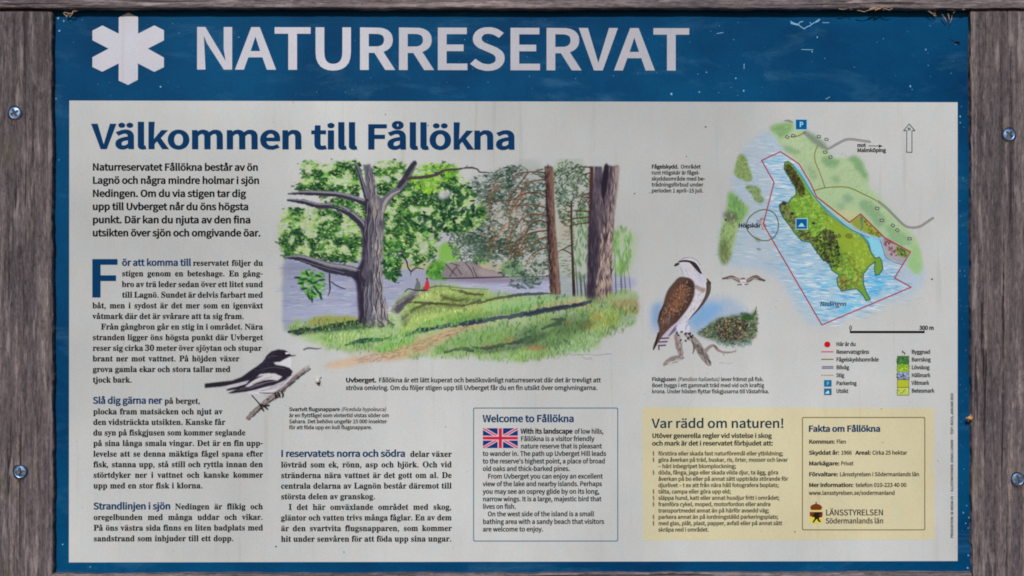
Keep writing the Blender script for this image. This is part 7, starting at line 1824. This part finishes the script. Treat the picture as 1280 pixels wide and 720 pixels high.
def swatches():
    c = Canvas(1120, 435, 1138, 496, 0.35)
    P, S = c.poly, c.stroke
    S([(1127.6, 438.6), (1128.8, 439.6), (1127.8, 440.6)], 1.1, (40, 40, 40)); S([(1129.4, 440.4), (1131, 441.4), (1130.2, 442.8)], 1.3, (40, 40, 40))
    cols = [((56, 106, 56), 445.2), ((128, 162, 48), 455.4), ((122, 134, 164), 465.0), ((160, 168, 44), 474.6), ((170, 184, 84), 484.2), (None, 494.0)]
    for (col, y), (_, y2) in zip(cols[:-1], cols[1:]):
        P([(1121.6, y), (1136, y), (1136, y2), (1121.6, y2)], col, 1, 0, smooth=False)
    c.dabs([(1122, 446), (1135.6, 446), (1135.6, 455), (1122, 455)], 50, (.6, 1.6), [(38, 80, 40), (84, 134, 70), (46, 92, 54)])
    c.dabs([(1122, 456), (1135.6, 456), (1135.6, 464.6), (1122, 464.6)], 45, (.6, 1.5), [(84, 128, 40), (166, 190, 60), (104, 142, 52)])
    c.dabs([(1122, 465.4), (1135.6, 465.4), (1135.6, 474), (1122, 474)], 22, (.8, 1.7), [(44, 50, 78), (190, 194, 204), (60, 66, 94)])
    c.dabs([(1122, 485), (1135.6, 485), (1135.6, 493.4), (1122, 493.4)], 16, (.6, 1.4), [(130, 146, 56), (186, 196, 104)])
    S([(1128, 491), (1130.4, 487.4), (1132, 487)], .8, (92, 104, 40), .8)
    for y in (445.2, 474.6, 484.2, 494.0):
        S([(1121.6, y), (1136, y)], .9, (72, 80, 34), .8, smooth=False)
    for x in (1121.6, 1136):
        S([(x, 445.2), (x, 494)], .9, (72, 80, 40), .7, smooth=False)
    return c.build('land_cover_swatches', leg2)


swatches()

# ---------------------------------------------------------------- scuffs, chips and dust on the enamel
k = Ink()
r_ = np.random.default_rng(12)
def chip(x, y, s):
    n = 7
    k.poly([(x + s * r_.uniform(.6, 1.2) * math.cos(6.283 * i / n), y + s * r_.uniform(.7, 1.4) * math.sin(6.283 * i / n)) for i in range(n)], .0006)
for x, y, s in ((201, 108.6, 1.3), (839.3, 117.8, 1.4), (874, 115.2, 1.1), (929.6, 113.6, 1.1), (919.6, 98, 1.0), (883, 90.4, .8), (1157, 62, 1.1), (1137.6, 108, 1.3), (1015, 64.6, 1.0), (1021.5, 46.6, 1.0), (1200, 145.6, 1.1), (1200, 153.4, 1.0), (1140, 112, .6), (1160, 82, .6),
                (1196.4, 684, 1.0), (1210, 694, .9), (1209.4, 709.8, 1.1), (80, 26.6, 1.1), (73, 22.8, 1.3), (74.4, 38.4, 1.2), (70.4, 123.4, .9), (78.6, 680.4, 1.0), (113, 708.4, .8), (298.6, 46.7, .7), (74, 200, .7), (1207, 654, .8), (1204, 641, .8), (1208, 632, .7), (1211, 647, .9), (1210, 660, .8)):
    chip(x, y, s)
for i in range(120):
    x, y = (r_.uniform(72, 1206), r_.uniform(22, 120)) if i < 90 else (r_.uniform(1199, 1208), r_.uniform(130, 700))
    chip(x, y, r_.uniform(.25, .55))
for q in ([(988, 26.8), (993, 29.4), (997, 30.4)], [(997, 30), (1001, 33.6), (1005, 36.2), (1009, 33.4), (1013, 32)], [(1013, 31.6), (1017, 28.8), (1022, 27)], [(998, 30), (1000, 27.6), (1003.6, 27)], [(1021.6, 27.6), (1024, 23.8)], [(1012, 28), (1014, 30)], [(1028, 28.4), (1036, 28.6)], [(1032, 124), (1037, 121.4)], [(896, 42), (904, 40.8)], [(930, 80), (930, 86)], [(1002, 62), (1016, 62.4)]):
    k.path(q, 1.1 if len(q) > 2 else .8, .0006)
k.path([(989, 29), (997, 31)], 2.2, .00062); k.path([(1020, 27.4), (1024, 24.8)], 2.0, .00062)
du = k.build('enamel_scuffs', M_CHALK, sign)
tag(du, kind='stuff')
k = Ink()
for x, y, s in ((482, 143, .8), (535, 157, .9), (366.4, 128, .6), (793, 242, 1.0), (858, 195.6, .9), (882, 158.6, 1.0), (1165, 349, 1.3), (993.4, 664.6, 1.0), (430, 690, .9), (345, 683, 1.2), (557, 533.4, .7), (1101.6, 511, .8), (1172, 576, .7), (1003, 593.4, .8), (1103, 553, .7), (812, 241, .6)):
    n = 7
    k.poly([(x + s * r_.uniform(.6, 1.2) * math.cos(6.283 * i / n), y + s * r_.uniform(.6, 1.2) * math.sin(6.283 * i / n)) for i in range(n)], .0006)
for i in range(150):
    x, y, s = r_.uniform(88, 1195), r_.uniform(129, 700), r_.uniform(.2, .45)
    k.poly([(x + s * math.cos(6.283 * j / 5), y + s * math.sin(6.283 * j / 5)) for j in range(5)], .00062)
tag(k.build('dirt_specks', M_GREYINK, sign), kind='stuff')


# ---------------------------------------------------------------- bits of plant and insect caught on the board
def tube(name, paths, mat, n=5, parent=None):
    """paths: list of (points [(px, py, y)], radii in mm)."""
    V, F = [], []
    for pts, rad in paths:
        p = np.array([(P1(a, b, y)[0], y, P1(a, b, y)[1]) for a, b, y in pts])
        m = len(p)
        rads = np.linspace(rad[0], rad[1], m) * .001
        b0 = len(V)
        for i in range(m):
            d = p[min(i + 1, m - 1)] - p[max(i - 1, 0)]
            d /= max(1e-9, np.linalg.norm(d))
            u = np.cross(d, (0, 1, 0)); u /= max(1e-9, np.linalg.norm(u))
            w = np.cross(d, u)
            for j in range(n):
                t = 6.2832 * j / n
                V.append(p[i] + rads[i] * (u * math.cos(t) + w * math.sin(t)))
        for i in range(m - 1):
            for j in range(n):
                F.append((b0 + i * n + j, b0 + i * n + (j + 1) % n, b0 + (i + 1) * n + (j + 1) % n, b0 + (i + 1) * n + j))
        F.append(tuple(b0 + j for j in range(n)))
        F.append(tuple(b0 + (m - 1) * n + j for j in range(n)))
    return mesh_np(name, V, F, [mat], parent, smooth=True)


def blob(name, px, py, y, rx, ry, rz, mat, seed=1, rough=.25, parent=None):
    r = np.random.default_rng(seed)
    x, z = P1(px, py, y)
    V, F = [], []
    na, nb = 12, 8
    ph = r.uniform(0, 6, 6)
    for i in range(nb + 1):
        t = math.pi * i / nb
        for j in range(na):
            a = 6.2832 * j / na
            q = 1 + rough * (math.sin(3 * a + ph[0]) * math.sin(2 * t + ph[1]) + .6 * math.sin(5 * a + ph[2]) * math.sin(3 * t + ph[3]))
            V.append((x + rx * q * math.sin(t) * math.cos(a), y + ry * q * math.sin(t) * math.sin(a), z + rz * q * math.cos(t)))
    for i in range(nb):
        for j in range(na):
            F.append((i * na + j, i * na + (j + 1) % na, (i + 1) * na + (j + 1) % na, (i + 1) * na + j))
    return mesh_np(name, V, F, [mat], parent, smooth=True)


def fibres(spec, seed, depth=(-.012, -.004)):
    r = np.random.default_rng(seed)
    out = []
    for pts in spec:
        y = r.uniform(*depth)
        out.append(([(a + r.uniform(-.5, .5), b + r.uniform(-.4, .4), y + r.uniform(-.001, .001)) for a, b in pts], (r.uniform(.45, .9), r.uniform(.2, .4))))
    return out


o = tube('plant_debris', fibres([[(79.5, 16), (81.5, 18.4), (83.4, 20)], [(87, 21), (90, 18), (93, 15.4)], [(93, 15.4), (98, 12.6), (104, 11.4)], [(80, 15.4), (88, 17), (92, 15)], [(83, 16), (86, 19), (88, 20.6)], [(90, 17), (91, 14), (97, 13.6)]], 3), M_STRAW)
tag(o, 'small tuft of dry plant fibre in the top left corner of the blue panel', 'plant debris')
d_ = blob('pale_seed', 83.2, 20.4, -.006, .0011, .001, .0016, M_SILK, 4)
tag(d_, 'tiny white seed hanging from the fibre tuft near the asterisk', 'seed')
o = tube('plant_debris', fibres([[(1048, 11), (1054, 12), (1060, 11)], [(1060, 9), (1065, 12.4)], [(1082, 14), (1090, 12), (1098, 9.4)], [(1088, 10), (1096, 12), (1104, 8)], [(1094, 13), (1102, 10), (1108, 6)], [(1100, 8), (1106, 11), (1112, 12.4), (1116, 10)], [(1104, 5), (1107, 9), (1113, 9)], [(1086, 12), (1094, 9), (1100, 11.6)],
                                 [(1072, 13), (1080, 14.4), (1088, 13)], [(1096, 6), (1101, 9), (1105, 13)]], 5, (-.018, -.0145)), M_STRAW)
tag(o, 'loose wad of tan plant fibre hanging under the top beam above the map', 'plant debris')
o = tube('plant_debris', fibres([[(1150, 8.4), (1158, 9.4), (1166, 11.6), (1168, 15), (1169.6, 19.4)], [(1160, 14), (1164, 16), (1170, 19.6)], [(1169, 13), (1171, 9)], [(1183.6, 11.8), (1188, 12), (1192, 13), (1195, 11)], [(1192, 16), (1195, 14), (1196, 11)], [(1178, 18), (1181, 22), (1184, 28)], [(1190, 19), (1189.4, 24), (1187, 29)], [(1185, 17), (1186, 21), (1186.4, 25)],
                                 [(1201, 10), (1204, 12), (1206.4, 12)], [(1166, 16), (1168, 19.4), (1171, 20)]], 9, (-.014, -.006)), M_STRAW)
tag(o, 'stringy pale plant fibres dangling over the top right corner of the blue panel', 'plant debris')

hx = blob('seed_husk', 1212.4, 522.6, -.0125, .0030, .0026, .0022, M_HUSK, 8, .4)
tag(hx, 'orange dry seed husk stuck on the inner edge of the right plank', 'seed husk')
tube('husk_spike', [([(1209, 522.4, -.012), (1207.6, 522, -.013)], (.8, .5)), ([(1214, 521, -.013), (1216.6, 521.8, -.013)], (.8, .4)), ([(1213, 520, -.013), (1213.8, 518, -.014)], (.7, .4)), ([(1210.6, 525, -.012), (1210, 527, -.012)], (.8, .4)), ([(1215, 524, -.013), (1217.8, 527.4, -.0125)], (.6, .3))], M_STRAW, 5, hx)
sp = blob('pale_crumb', 397.0, 475.6, -.003, .0034, .0034, .0036, M_SILK, 5, .25)
tag(sp, 'tiny pale bud with dark tips stuck to the white field right of the perched bird', 'crumb')
blob('dark_tip', 397.6, 479.4, -.0045, .0018, .0018, .0009, M_DARKBIT, 6, .2, sp)
tube('leg', [([(400, 473, -.002), (402, 471, -.001)], (.4, .25))], M_DARKBIT, 5, sp)
tube('leg', [([(394, 474.4, -.002), (392.6, 473.2, -.001)], (.4, .25))], M_DARKBIT, 5, sp)
bug = blob('small_insect', 1196.0, 52.4, -.0012, .0034, .0010, .0009, M_DARKBIT, 9, .3)
tag(bug, 'thin dark insect on the blue panel near its top right corner', 'insect')
tube('leg', [([(1192, 51, -.001), (1188, 49, -.0006)], (.35, .2))], M_DARKBIT, 5, bug)
tube('leg', [([(1196, 53.4, -.001), (1200.6, 55.6, -.0006)], (.35, .2))], M_DARKBIT, 5, bug)
